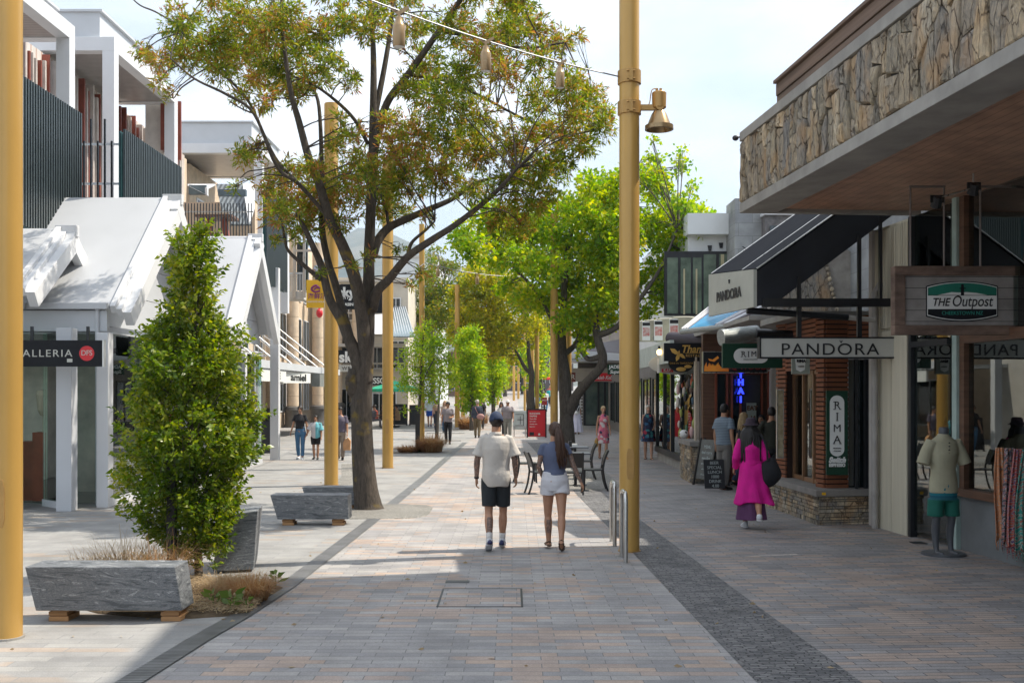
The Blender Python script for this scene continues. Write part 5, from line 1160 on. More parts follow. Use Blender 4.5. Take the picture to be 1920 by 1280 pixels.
mb.box(X(1088,57)-.02,X(1088,57)+.02,56.98,57.02,0,2); tag(mb.build('postcard_rack',signwhite),'white postcard rack beside the woman in a long white dress','rack')
t=board('shop_sign','red Turkish Kebabs sign above the far glass shop front',1105,1160,699,714,60,red,.08); text('Turkish Kebabs',.30,signwhite,t,(X(1133,60),59.95,Z(708,60)),shear=.35,xs=.78,bold=.004)
t=board('shop_sign','left green JADE souvenir sign, half behind the thick golden pole',1139,1164,683,702,54,signgreen,.08); text('JADE',.24,signwhite,t,(X(1142,54),53.95,Z(688,54)),align='LEFT',bold=.006); text('Super',.24,signwhite,t,(X(1143,54),53.95,Z(697,54)),align='LEFT',shear=.3,bold=.006)
t=board('shop_sign','green FACTORY CENTRE sign right of the thick golden pole',1198,1226,686,706,50,signgreen,.08); text('RY',.2,signwhite,t,(X(1208,50),49.95,Z(691,50)),bold=.004); text('CENTRE',.2,signwhite,t,(X(1224,50),49.95,Z(702,50)),align='RIGHT',bold=.006)
t=board('shop_sign','small maroon sign with pale letter R beside the maple trunk',1069,1079,698,716,62,mat('maroon',(.16,.03,.02),.5),.08); text('R',.4,signwhite,t,(X(1074,62),61.95,Z(707,62)))
# signs near
def oval(px,py,rx,ry,Y,m,label,cat='sign',name='oval_sign'):
    t=thing(name,label,cat,W(px,py,Y)); mb=MB(); c=W(px,py,Y); a=rx*Y/FPX; b=ry*Y/FPX
    mb.rings([(c+V((0,-.05,0)),(a,0,0),(0,0,b)),(c+V((0,.05,0)),(a,0,0),(0,0,b))],40); mb.build('panel',m,t); 
    mb=MB(); mb.rings([(c+V((0,-.056,0)),(a,0,0),(0,0,b)),(c+V((0,-.052,0)),(a,0,0),(0,0,b))],40,caps=False); return t
Y=28; t=oval(1270,682,54,20,Y,signpale,'pale oval sign with a red strip, partly behind the leaf sign'); mb=MB(); mb.box(X(1240,Y),X(1262,Y),Y-.06,Y-.05,Z(697.5,Y),Z(691,Y)); mb.build('red_strip',red,t); text('K.I.P.',.1,signwhite,t,(X(1251,Y),Y-.062,Z(694,Y)),bold=.003); text('BARCODE',.1,mat('grey_ink',(.2,.17,.17),.5),t,(X(1302,Y),Y-.055,Z(693,Y)))
mb=MB(); mb.box(X(1232,Y),X(1236,Y),Y-.07,Y+.05,Z(699,Y),Z(672,Y)); mb.build('end_plate',signwhite,t)
Y=25.4; t=oval(1277,680,24,18,Y,signdark,'round dark sign with golden streaks below the leaf sign'); mb=MB(); mb.ell(W(1277,692,Y-.06),(.12,.01,.05)); mb.ell(W(1290,687,Y-.06),(.09,.01,.04)); mb.build('gold_streak',mat('gold_leaf',(.6,.36,.08),.5),t); text('DINE IN TAKEAWAY',.06,MATS['gold_leaf'],t,(X(1277,Y),Y-.06,Z(681,Y)))
Y=25; gl=MATS['gold_leaf']; t=board('restaurant_sign','dark Tham Nak restaurant sign with golden leaf emblem',1245,1352,643,677,Y,signdark,.1)
text('Tham Nak',.25,gl,t,(X(1276,Y),Y-.056,Z(655,Y)),align='LEFT',shear=.25,bold=.005,xs=.92); text('RESTAURANT',.085,gl,t,(X(1285,Y),Y-.056,Z(667,Y)),align='LEFT',spacing=1.2); mb=MB(); mb.box(X(1284,Y),X(1320,Y),Y-.058,Y-.05,Z(662.4,Y),Z(661.8,Y)); mb.build('underline',gl,t)
mb=MB()
for (px,py,a,l) in ((1265,659,-35,.13),(1271,669,70,.11),(1279,667,-40,.10),(1273,661,80,.06)):
    c=W(px,py,Y-.056); r=R(a); u=V((math.cos(r),0,math.sin(r))); w=V((-math.sin(r),0,math.cos(r)))*.4; mb.prism([c-u*l,c-u*l*.3-w*l,c+u*l*.4-w*l*.8,c+u*l,c+u*l*.4+w*l*.8,c-u*l*.3+w*l],(0,.01,0))
mb.build('leaf_emblem',gl,t)
Y=21.5; t=board('restaurant_sign','black BBQ WOODS sign with orange flames in a silver frame',1317,1438,659,699,Y,signdark,.1,frame=(steel,.012))
fl=mat('flame_orange',(.75,.16,.02),.6,0,.3,6,c2=(.85,.35,.03)); fr=random.Random(2); mb=MB()
for i in range(15):
    px=1323+i*2.9; h=(4+fr.uniform(0,9)) if i<13 else 5; mb.prism([W(px-3,696,Y-.054-.0005*i),W(px+3,696,Y-.054-.0005*i),W(px+2.4,691-h*.3,Y-.054-.0005*i),W(px+fr.uniform(-1,2),696-h-5,Y-.054-.0005*i),W(px-2.2,691-h*.35,Y-.054-.0005*i)],(0,.004,0))
mb.prism([W(1328,672,Y-.054),W(1336,674,Y-.054),W(1346,667,Y-.054),W(1348,671,Y-.054),W(1339,678,Y-.054),W(1330,676,Y-.054)],(0,.004,0)); mb.build('flames',fl,t)
text('BBQ WOODS',.16,mat('dark_red_ink',(.16,.01,.01),.6),t,(X(1398,Y),Y-.055,Z(688,Y)),bold=.004)
Y=18.4; t=board('restaurant_sign','green RIMA sign with white rounded panel partly behind the long white sign',1354,1466,644,690,Y,signgreen,.1)
cx,cz=X(1407,Y),Z(667,Y); a=.30; b=.128; mb=MB(); pts=[]
for i in range(13): q=-math.pi/2+math.pi*i/12; pts.append((cx+a-b+b*math.cos(q),Y-.056,cz+b*math.sin(q)))
for i in range(13): q=math.pi/2+math.pi*i/12; pts.append((cx-a+b+b*math.cos(q),Y-.056,cz+b*math.sin(q)))
mb.prism(pts,(0,.008,0)); mb.build('white_lozenge',signwhite,t)
for ch,px in zip('RIM',(1392.5,1402,1412)): slab(ch,.13,(X(px,Y),Y-.06,Z(664,Y)),t)
text('ESPRESSO BAR & EATERY',.022,ink,t,(cx-.01,Y-.06,Z(674,Y)))
# blinds (rolled, transparent plastic)
foil=mat('clear_plastic_roll',(.26,.28,.27),.25,.3,.25,9,(1,1,6),bs=.5,bscale=30,dist=.02)
def roll(a,b,r,m,label):
    mb=MB(); mb.tube(crom([a,V(a).lerp(V(b),.5),b],6),r,16); tag(mb.noise(.01,4,1).build('rolled_blind',m,smooth=True),label,'blind',None)
roll(W(1352,633,19),W(1420,625,19.2),.15,foil,'crumpled clear plastic rolled blind above the green RIMA sign')
roll(W(1418,625,18.6),W(1600,632,18.6),.085,black,'dark rolled blind continuing behind the PANDORA sign posts')
roll(W(1215,632,33),W(1258,636,30),.13,foil,'clear plastic rolled blind near the glowing bulb')
roll(W(1258,634,27),W(1345,640,25),.16,mat('dark_purple_canvas',(.04,.03,.04),.7),'dark canvas rolled blind above the leaf sign')
mb=MB(); c=W(1236,660,27.5); mb.ell(c,(.065,.065,.075),0,14,9); o=mb.build('festoon_bulb',mat('lit_bulb',(1,.8,.4),.4,emit=(1,.62,.22),es=6)); tag(o,'glowing warm festoon bulb left of the leaf sign','bulb'); mb=MB(); mb.cyl(c.x,c.y,c.z+.07,c.z+.16,.03,8); mb.build('socket',black,o)
# roof drums
for i,px in enumerate((1205,1228,1252,1282)):
    Yd=34-i*2.0; t=thing('planter_drum','beige drum planter on the canopy, %s'%['farthest, just right of the thick golden pole','second from the golden pole','third from the golden pole','nearest, beside the blue glazed awning'][i],'planter',(X(px,Yd),Yd,3.2),0,'beige drums on the canopy roof')
    x=X(px,Yd); z=Z(640,Yd); r=.30; mb=MB(); mb.lathe((x,Yd,z),[(r*.95,0),(r,.02),(r,.55),(r*1.05,.57),(r*1.05,.62),(r*.9,.64)],22); mb.build('drum',mat('drum_beige',(.42,.40,.32),.6),t,smooth=True)
    mb=MB(); mb.box(x-r*.9-.14,x-r*.9+.1,Yd-r*.8,Yd-r*.8+.03,z+.02,z+.58); lab=mb.build('poster_strip',signwhite,t); mb=MB(); mb.box(x-r*.9-.12,x-r*.9+.08,Yd-r*.8-.005,Yd-r*.8,z+.15,z+.4); mb.build('red_print',mat('red_print',(.5,.03,.03),.6,0,.6,14,c2=(.6,.55,.5)),lab); mb=MB(); mb.box(x-r*.9-.13,x-r*.9+.09,Yd-r*.8-.004,Yd-r*.8,z+.46,z+.55); mb.build('dark_print',ink,lab)
# blue glazed awning
t=thing('glazed_awning','blue panelled sloping awning with white bars beneath the PANDORA fascia','awning',W(1330,600,23))
f1,f2,r1,r2=W(1278,622,24),W(1362,612,22.2),W(1330,580,25.5),W(1430,580,23.6)
mb=MB(); mb.hexa([f1,f2,r2,r1],[f1+V((0,0,.04)),f2+V((0,0,.04)),r2+V((0,0,.04)),r1+V((0,0,.04))]); mb.build('awning_sheet',mat('awning_mauve',(.26,.22,.25),.5),t)
i0=f1.lerp(f2,.17); i1=f1.lerp(f2,.72); j0=r1.lerp(r2,.17); j1=r1.lerp(r2,.72); u=V((0,0,.046)); mb=MB(); mb.hexa([i0+u,i1+u,j1+u,j0+u],[i0+u*1.4,i1+u*1.4,j1+u*1.4,j0+u*1.4]); mb.build('blue_panel',mat('awning_blue',(.01,.25,.52),.25,0,.15,2),t)
mb=MB()
for k in (0,.06,.12,.78,.84,.96,1): mb.tube([f1.lerp(f2,k)+u*1.5,r1.lerp(r2,k)+u*1.5],.018,6)
mb.build('white_bar',white,t); mb=MB(); mb.tube([f1,f2],.06,10); mb.build('gutter',foil,t)
# buildings behind, upper right
bw=thing('white_rendered_building','white rendered building with dark framed upper windows behind the maple','building',(7,36,0))
qbox(X(1290,36),12,36,48,3.3,8.0,'wall',wh,bw); qbox(X(1286,36),12,35.6,48,7.35,8.05,'parapet',wh,bw)
qbox(6.3,12,48,62,3.3,7.6,'wall',wh,bw)
Y=36; mb=MB(); mb.box(X(1245,Y),X(1372,Y),Y-.12,Y+.02,Z(592,Y),Z(472,Y)); mb.build('window_frames',black,bw)
mb=MB()
for a,b,c,d in ((1347,1374,477,586),(1318,1341,478,586),(1298,1314,484,588),(1275,1294,484,588),(1250,1270,484,588)): mb.box(X(a,Y),X(b,Y),Y-.14,Y-.10,Z(d,Y),Z(c,Y))
mb.build('window_panes',mat('greenish_glass',(.10,.14,.10),.08,0,.5,1.5,spec=1),bw)
for a,b in ((1350,1356),(1364,1368),(1280,1283),(1303,1306)):
    mb=MB(); mb.box(X(a,Y),X(b,Y),Y-.16,Y-.13,Z(560 if a>1340 else 590,Y),Z(478 if a>1340 else 505,Y)); mb.build('blind',mat('blind_yellow',(.45,.40,.25),.7),bw)
for px,py in ((1352,460),(1374,453),(1331,465)):
    mb=MB(); mb.prism([W(px-4,py-5,Y-.05),W(px+4,py-5,Y-.05),W(px+3,py+5,Y-.05),W(px-2,py+5,Y-.05)],(0,.1,0)); mb.build('wall_lamp',black,bw)
blk_=paver('grey_blockwork',.9,.42,[(.30,.31,.32),(.36,.37,.37),(.33,.33,.34)],[(.33,.31,.29),(.3,.29,.27)],2.4,mortar=.012,mcol=(.26,.26,.26),off=.5,bstr=.3)
bg=thing('blockwork_building','grey blockwork building with a chimney and stone gable behind the PANDORA awning','building',(6,27,0))
m2,nt,b=newmat('block_wall_vertical'); vec=mapping(nt,'Object',rot=(R(90),0,0)); br=N(nt,'ShaderNodeTexBrick'); nt.links.new(vec,br.inputs['Vector']); br.inputs['Scale'].default_value=1; br.inputs['Brick Width'].default_value=.9; br.inputs['Row Height'].default_value=.42; br.inputs['Mortar Size'].default_value=.008; br.inputs['Color1'].default_value=(.30,.31,.32,1); br.inputs['Color2'].default_value=(.36,.37,.37,1); br.inputs['Mortar'].default_value=(.24,.24,.24,1)
nz_=N(nt,'ShaderNodeTexNoise',Scale=1.5,Detail=8.0); nt.links.new(vec,nz_.inputs['Vector']); rr_=ramp(nt,[(.3,(.6,.6,.6)),(.7,(1.1,1.1,1.1))]); nt.links.new(nz_.outputs[0],rr_.inputs[0]); nt.links.new(mixc(nt,1.0,br.outputs[0],rr_.outputs[0],'MULTIPLY'),b.inputs['Base Color']); b.inputs['Roughness'].default_value=.85
Y=34.6
qbox(X(1378,Y),14,Y,Y+1.4,3.4,Z(372,Y),'wall',m2,bg)
qbox(8.6,14,27,34.6,3.4,7.2,'wall',m2,bg); qbox(7.3,14,15.6,27,0,8.0,'rear_wall',m2,bg); qbox(4.4,14,19.8,27,3.42,3.5,'flat_roof',concrete,bg)  # rear blocks and roof slab added to keep sun off the footpath
mb=MB(); mb.box(X(1428,Y),X(1485,Y),Y-.5,Y,Z(600,Y),Z(408,Y)); mb.build('window_bay',mat('weathered_grey',(.14,.13,.13),.8,0,.5,4),bg); mb=MB(); mb.box(X(1436,Y),X(1452,Y),Y-.53,Y-.5,Z(460,Y),Z(428,Y)); mb.build('window_pane',darkglass,bg)
mb=MB(); mb.box(X(1425,Y),X(1490,Y),Y-.6,Y,Z(408,Y),Z(402,Y)); mb.build('ledge',white,bg)
Y=23; mb=MB(); pts=[W(px,py,Y) for px,py in ((1505,600),(1535,500),(1552,470),(1580,460),(1598,475),(1612,505),(1625,545),(1637,600))]; mb.prism(pts[::-1],(0,.5,0)); mb.build('stone_gable',mat('weathered_render',(.20,.18,.16),.9,0,.6,2.5,bs=.4,bscale=10,c2=(.42,.39,.35)),bg)
mb=MB(); mb.prism([W(px,py,Y-.04) for px,py in ((1400,640),(1500,500),(1545,480),(1560,560),(1575,640))][::-1],(0,.4,0)); mb.build('rubble_gable',schist,bg)
mb=MB()
for i in range(11):
    u=i/10; p=W(1547+u*22,485+u*95,Y-.12); mb.ell(p,(.05,.05,.055),0,8,5)
mb.build('stone_edging',schist,bg)
mb=MB(); 
for a,b in (((1392,462),(1412,475)),((1400,478),(1430,450)),((1410,478),(1418,452)),((1415,458),(1440,447))): mb.tube([W(*a,22),W(*b,22)],.012,5)
tag(mb.build('roof_aerial',dark),'thin bent roof aerial above the black sloped awning','aerial')
# chalk boards
chalk=MATS['chalk']
t=thing('menu_board','tall leaning chalk menu A-frame at the low rubble wall','signboard',(X(1333,23.8),23.8,0),R(-66)); aframe=t
for s in (-1,1):
    mb=MB(); mb.prism([(-.30,s*.2,.15),(.30,s*.2,.15),(.30,s*.03,1.02),(-.30,s*.03,1.02)],(0,s*.02,0)); mb.build('panel',mat('slate_panel',(.10,.105,.10),.8,0,.4,12,c2=(.16,.16,.15)),t,local=True); mb=MB()
    for q in (-.31,.31): mb.hexa([(q-.02,s*.26-.02,0),(q+.02,s*.26-.02,0),(q+.02,s*.26+.02,0),(q-.02,s*.26+.02,0)],[(q-.02,s*.05-.02,1.05),(q+.02,s*.05-.02,1.05),(q+.02,s*.05+.02,1.05),(q-.02,s*.05+.02,1.05)])
    mb.build('frame',black,t,local=True)
white_text_on(aframe,['MENU','thai curry','noodles','soup 12','rice 4','drinks'],.10,1.0,mat('chalk_marks',(.45,.5,.5),.9),.2)
Y=22.4; t=thing('menu_board','small chalk board with white hand lettering at the striped shirt man','signboard',(X(1341,Y),Y,0),R(8))
mb=MB(); mb.prism([(-.22,-.0,.06),(.22,0,.06),(.22,.1,.66),(-.22,.1,.66)],(0,.03,0)); mb.build('panel',chalk,t,local=True)
chw=mat('chalk_marks',(.45,.5,.5),.9)
for i,s in enumerate(('BEER','SPECIAL','LUNCH','1000','DRINK','4.00')): o=text(s,.09,chw,None,(0,.078-.0167*i-.016,.59-i*.095)); o.parent=t
# sign post etc on street right of pole: litter bin none
# ================================================================ trees
ashleaf=leafmat('ash_leaf',[(0,(.07,.11,.02)),(.3,(.13,.19,.028)),(.5,(.23,.27,.04)),(.62,(.31,.27,.05)),(.76,(.38,.19,.07)),(.88,(.31,.13,.07)),(1,(.42,.26,.10))],.58)
mapleleaf=leafmat('maple_leaf',[(0,(.07,.16,.015)),(.28,(.15,.28,.02)),(.52,(.28,.39,.025)),(.75,(.46,.48,.03)),(.93,(.54,.44,.04)),(1,(.45,.24,.04))],.58)
oliveleaf=leafmat('olive_leaf',[(0,(.10,.15,.02)),(.35,(.24,.28,.03)),(.65,(.42,.38,.04)),(.9,(.5,.36,.04)),(1,(.42,.2,.05))],.58)
rustleaf=leafmat('rust_leaf',[(0,(.06,.10,.018)),(.4,(.12,.18,.022)),(.7,(.22,.21,.03)),(1,(.28,.13,.04))],.5)
limeleaf=leafmat('lime_leaf',[(0,(.09,.18,.02)),(.4,(.22,.36,.03)),(.75,(.42,.48,.04)),(1,(.5,.44,.06))],.58)
hornleaf=leafmat('hornbeam_leaf',[(0,(.035,.08,.010)),(.3,(.09,.16,.015)),(.58,(.20,.27,.025)),(.85,(.38,.38,.045)),(1,(.46,.32,.08))],.42,.33)
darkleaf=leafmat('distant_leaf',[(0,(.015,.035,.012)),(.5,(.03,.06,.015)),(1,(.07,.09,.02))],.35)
def clumps(lst,Y0,dr,seed,dup_=2,k=1.0):
    r=random.Random(seed); out=[]
    for (px,py,rp) in lst:
        for j in range(dup_):
            dy=r.uniform(-dr,dr); Yc=Y0+dy; out.append((W(px+r.uniform(-6,6),py+r.uniform(-6,6),Yc),rp*Y0/FPX*k*r.uniform(.85,1.1)))
    return out
# --- big ash
Yt=18.9
t=thing('ash_tree','large ash tree with dark forked trunk and green and rust foliage in the gravel pit','tree',(X(690,Yt),Yt,0))
mb=MB(); nodes=[]
def A_(pix,rad,seg=10,n=6):
    global nodes
    r=limb(mb,pix,Yt,[q*(.86 if q>19 else .78) for q in rad],106,seg,n); nodes+=r; return r
A_([(691,962,0),(690,948,0),(686,920,0),(682,880,0),(679,820,0),(678,760,0),(681,700,0),(688,640,0),(691,560,0),(692,480,0),(695,400,0),(698,300,.2),(700,200,.3),(700,100,.4),(694,0,.5),(690,-90,.6)],[40,31,27,25,23.5,22.5,22,18,15,13,12,10.5,9,7,5,3.5],20)
mb.ell(W(664,718,Yt),(.16,.2,.28)); mb.tube([W(664,700,Yt-.05),W(655,712,Yt-.15),W(652,706,Yt-.2)],[.13,.09,.04],8)
A_([(684,720,0),(668,668,-.05),(654,634,-.1),(640,600,-.15),(618,560,-.2),(603,500,-.3),(588,465,-.4),(572,430,-.5),(555,400,-.7)],[20,17,14,12,10.5,9,7.5,6,4.5],14)
A_([(655,630,-.1),(643,585,0),(628,530,.15),(615,490,.2),(604,430,.3),(606,370,.4),(604,328,.5),(598,200,.7),(581,157,.8),(555,98,.9)],[11,10,9,8.5,8,7,6,4.5,3.5,2.5],12)
A_([(688,690,0),(683,640,-.1),(678,590,-.2),(665,520,-.4),(640,455,-.6),(618,410,-.8),(600,350,-1),(580,300,-1.1),(561,230,-1.2),(545,170,-1.3),(530,60,-1.4),(528,-30,-1.5)],[17,16,15,15,13,11.5,10,9,7.5,6,4.5,3],14)
A_([(602,524,-.3),(568,496,-.5),(540,469,-.6),(533,441,-.7),(528,415,-.8)],[6,5,3.5,3,2])
A_([(697,580,0),(708,545,-.2),(729,524,-.4),(764,482,-.8),(808,451,-1.1),(860,417,-1.4),(930,360,-1.8),(970,315,-2)],[14,12,10.5,9,8,6.5,5,3],12)
A_([(764,482,-.8),(772,455,-.8),(800,430,-.9),(815,415,-1)],[5,4,3,2])
A_([(698,480,0),(708,452,.1),(729,427,.3),(764,410,.5),(810,390,.8),(850,372,1.0),(900,340,1.2),(960,330,1.4)],[13,11,10,9,7.5,6,4.5,3],12)
A_([(699,330,.2),(705,270,.1),(725,195,0),(765,140,-.2),(815,70,-.4),(860,5,-.6),(900,-60,-.8)],[10,9.5,9,8,7,6,4.5],12)
A_([(700,230,.3),(722,120,.5),(735,30,.7),(740,-60,.8)],[8,6.5,5,4])
A_([(618,410,-.8),(560,345,-1.2),(519,312,-1.4),(476,213,-1.7),(424,177,-1.9),(365,148,-2.1),(320,110,-2.3)],[5,4.5,4,3.5,3,2.3,1.6])
A_([(560,345,-.9),(515,295,-.9),(470,197,-.8),(437,157,-.7),(388,115,-.6),(340,60,-.5)],[4.5,4,3.3,2.8,2.2,1.6])
A_([(690,270,.2),(665,225,-.1),(627,187,-.3),(584,157,-.5),(540,140,-.6)],[5,4.5,3.8,3,2])
A_([(729,427,.3),(720,380,.6),(690,330,.8),(660,300,1)],[4,3.5,3,2])
A_([(830,60,-.4),(900,70,-.6),(980,90,-.8),(1060,80,-1)],[5,4,3,1.8]); A_([(765,140,-.2),(830,150,.3),(900,180,.6),(1000,230,.9),(1080,240,1.1)],[5,4.4,3.6,2.8,1.8])
A_([(960,330,1.4),(1030,290,1.2),(1100,230,1)],[3,2.2,1.5])
ash=[(265,100,20),(300,110,26),(345,45,36),(350,100,38),(400,75,44),(420,130,38),(298,155,16),(318,180,12),(450,40,44),(460,100,44),(500,60,44),(520,120,44),(480,150,38),(540,30,40),(560,90,40),(590,140,33),(560,170,28),(620,110,28),(640,40,34),(600,60,30),(452,290,20),(480,278,18),(438,345,6),(530,160,34),(500,190,22),(455,185,20),(660,150,22),(690,60,28),(715,20,34),(400,-20,40),(500,-30,45),(620,-30,45),(760,-30,50),(880,-30,50),(980,-20,40),
(780,60,44),(800,120,42),(850,50,44),(900,90,42),(870,140,44),(950,60,44),(965,15,40),(1000,60,36),(1050,80,30),(1085,70,14),(1020,110,30),(950,130,38),(830,190,46),(780,170,38),(895,225,44),(1010,185,38),(1070,150,36),(1105,180,34),(1135,205,24),(1080,220,42),(1030,245,42),(1095,270,36),(1130,245,26),(965,270,48),(900,285,46),(840,260,48),(780,250,46),(740,290,46),(730,225,30),(760,340,42),(820,325,46),(880,350,38),(960,335,38),(1020,325,42),(1055,300,32),(1000,375,38),(945,400,36),(985,430,24),(1035,370,22),
(500,350,20),(540,330,36),(590,310,32),(560,380,44),(522,400,32),(610,370,44),(650,340,44),(690,330,40),(700,385,36),(640,415,28),(570,428,26),(625,270,24),(660,250,24),(750,400,24),(730,350,38),(800,408,14),(555,445,10),(518,448,7),(790,510,12),(772,540,9),(748,470,10),(690,482,9),(660,500,7),(600,512,6),(678,300,30),(640,220,14)]
cl=clumps(ash,Yt,2.0,5,2,1.1)
tw=clumps(ash,Yt,2.0,5,2,.95)
twigs(mb,nodes,cl,.016,5,random.Random(3))
# bare twigs at left
for a in ([(365,148,-2),(340,165,-2),(325,185,-2.1),(322,170,-2.1)],[(476,213,-1.7),(455,205,-1.7),(430,190,-1.6)],[(519,312,-1.4),(490,318,-1.4),(465,322,-1.4),(450,335,-1.4)],[(584,157,-.5),(560,185,-.4),(500,180,-.3),(445,170,-.2)]): limb(mb,a,Yt,[1.6,1.3,1,.8][:len(a)],106,4,4)
mb.build('trunk',bark1,t,smooth='all')
mb=MB(); limb(mb,[(238,-12,-1),(262,10,-1),(290,22,-1),(325,42,-1.5)],Yt,[1,1.4,1.6,1.8],106,5,5); mb.build('bare_branch',bark1,t)
P_,D_=tufts(cl,24,13,.03,.0,.62,.85); leaves('crown',P_,D_,.105,.22,ashleaf,t)
print('ash leaves',len(P_))
# --- maple
def tree(name,label,px,Yb,trunks,cls,dr,leafm,lsize,aspect,per,ln,barkm=bark2,seed=1,group=None,sub=3,kk=1.0,spread=.06,r0=.03,stake=None):
    t=thing(name,label,'tree',(X(px,Yb),Yb,gz(Yb)),0,group); mb=MB(); nd=[]
    for pix,rad in trunks: nd+=limb(mb,pix,Yb,rad,0,10,5)
    c=clumps(cls,Yb,dr,seed,2,kk*1.14); twigs(mb,nd,c,r0,sub,random.Random(seed)); mb.build('trunk',barkm,t,smooth='all')
    P_,D_=tufts(c,per*2.9,ln,spread,0,.6,.9); leaves('crown',P_,D_,lsize,aspect,leafm,t); print(name,len(P_)); return t
mp=[(1222,262,7),(1228,300,14),(1232,325,16),(1215,340,22),(1279,285,6),(1276,310,12),(1296,350,10),(1290,385,18),(1312,405,20),(1333,405,8),(1290,435,32),(1262,395,30),(1240,360,28),(1325,430,10),(1290,482,26),(1255,455,38),(1220,420,38),(1230,515,36),(1268,510,20),(1240,560,20),(1212,585,16),(1180,330,22),(1150,340,26),(1130,375,33),(1100,345,26),(1080,400,36),(1120,420,42),(1160,400,30),(1140,470,38),(1100,480,42),(1050,450,42),(1010,430,36),(960,420,34),(910,410,28),(872,440,24),(852,458,14),(890,470,28),(930,480,32),(980,480,36),(1020,510,38),(1070,530,42),(1120,550,38),(1150,560,28),(1140,600,20),(1100,598,28),(1060,590,26),(1020,560,30),(990,560,24),(950,530,18),(1150,515,30),(1180,450,30),(1180,520,28),(1108,640,16),(1088,655,10),(1090,620,14),(1015,395,20),(1060,390,26),(925,440,26)]
tree('maple_tree','bright green maple with low curved limb, between two golden poles on the right',1065,38.5,[([(1063,845,0),(1062,780,0),(1060,740,0),(1058,700,0),(1052,650,0),(1055,600,.2),(1058,540,.3),(1062,480,.4),(1075,420,.5),(1090,360,.6)],[17,12.5,12,11.5,10,7,6,5,4,2.5]),
 ([(1064,775,0),(1082,740,-.3),(1105,712,-.7),(1125,690,-1),(1130,668,-1.1),(1122,640,-1.1),(1117,610,-1),(1120,570,-.9),(1150,530,-1)],[12,9.5,8.5,8.5,8.5,7.5,7,5,3]),([(1122,628,-1.1),(1145,620,-1.3),(1165,605,-1.5),(1200,560,-1.7),(1240,500,-1.8),(1270,430,-1.9)],[6.5,5.5,5,4,3,2]),([(1128,668,-1.1),(1105,673,-1),(1095,665,-.9),(1080,645,-.8)],[6,5,4,2.5]),
 ([(1056,665,0),(1075,650,.2),(1085,630,.3),(1088,600,.4),(1110,560,.5)],[6,5,4,3,2]),([(1053,650,0),(1040,620,0),(1030,590,0),(1000,540,0),(950,490,0),(900,450,0)],[5,4,3.5,3,2.2,1.5])],mp,2.2,mapleleaf,.16,.66,4.6,6,seed=21,spread=.10)
tree('maple_tree','second maple with yellow olive crown behind the red pavement sign',995,64,[([(995,775,0),(996,730,0),(997,700,0),(992,670,0),(990,640,0),(985,600,0)],[9,5.5,5,4,3,2]),([(996,700,0),(985,690,0),(975,672,0),(968,660,0),(955,640,0),(930,610,0)],[4.5,3.5,3,2.5,2,1.3])],
 [(895,515,16),(920,520,22),(900,550,26),(935,555,28),(970,560,28),(1000,570,24),(880,580,22),(915,590,28),(950,600,28),(985,610,24),(1010,600,18),(890,620,22),(925,630,26),(960,640,22),(1000,640,14),(870,605,14),(905,650,16),(935,660,12),(1015,630,12),(880,530,16),(940,525,20),(860,560,20),(865,600,20),(850,630,16),(890,490,14),(930,495,18),(970,520,20),(985,545,20),(870,640,18),(940,660,14),(905,670,14),(960,670,10)],2.8,oliveleaf,.20,.6,2.6,6,seed=31,spread=.12,r0=.04)
tree('conical_tree','dark olive and rust trees behind the slim golden pole on the left',830,78,[([(868,765,0),(868,700,0),(850,620,0),(835,540,0)],[6,5,4,2])],
 [(822,470,6),(828,500,14),(800,515,12),(793,540,14),(800,570,22),(830,545,24),(835,590,28),(862,560,20),(870,530,14),(880,505,10),(862,600,24),(800,600,20),(780,565,10),(785,590,14),(850,500,14),(850,630,16),(895,590,16)],2.5,rustleaf,.22,.5,2.4,6,seed=41,spread=.14,r0=.04)
tree('conical_tree','rust olive narrow tree top beside the white building',812,86,[([(812,760,0),(812,640,0),(812,560,0)],[5,4,2])],[(812,470,6),(810,490,9),(808,520,14),(812,560,18),(815,600,20),(812,640,18)],1.5,rustleaf,.22,.5,2.6,6,seed=42,spread=.14,r0=.04)
for i,(px,Yb,lst,lab) in enumerate(((884,58,[(882,625,14),(878,645,20),(880,665,22),(886,690,24),(880,715,24),(884,740,20),(880,764,14),(893,655,14),(868,690,14),(900,720,12)],'yellow green column tree right of the golden pole with russet grass below'),
   (925,70,[(926,650,12),(930,665,14),(922,685,18),(930,705,18),(920,725,16),(926,745,12),(940,690,12)],'yellow green column tree farther along beside the pale pavement'),
   (906,95,[(905,640,14),(915,655,14),(900,670,14),(912,690,12)],'green column tree half hidden behind the yellow green ones'))):
    tree('column_tree',lab,px,Yb,[([(px,735+4160/Yb if Yb<60 else 775,0),(px,700,0),(px,650,0)],[4,3,2])],lst,.7,[limeleaf,limeleaf,mapleleaf][i],.17,.6,4.5,6,seed=50+i,spread=.1,r0=.02)
yt=[(800,610,12),(790,630,18),(810,640,20),(780,650,20),(800,665,24),(830,650,18),(765,665,16),(820,680,24),(785,690,22),(845,675,16),(755,690,14),(808,705,24),(838,705,18),(770,715,18),(750,720,10),(795,730,18),(828,730,16),(850,715,10),(812,745,12),(770,745,8),(790,765,5),(760,765,5)]
tree('young_tree','young light green tree with airy crown in front of the slim golden pole',785,37.8,[([(784,845,0),(785,790,0),(788,730,0),(790,690,0),(793,640,0),(798,605,0)],[3,2.8,2.5,2.2,1.6,1]),([(788,730,0),(800,700,-.2),(815,670,-.3)],[1.6,1.3,.8])],yt,.75,limeleaf,.10,.45,5.5,6,seed=61,spread=.07,r0=.012)
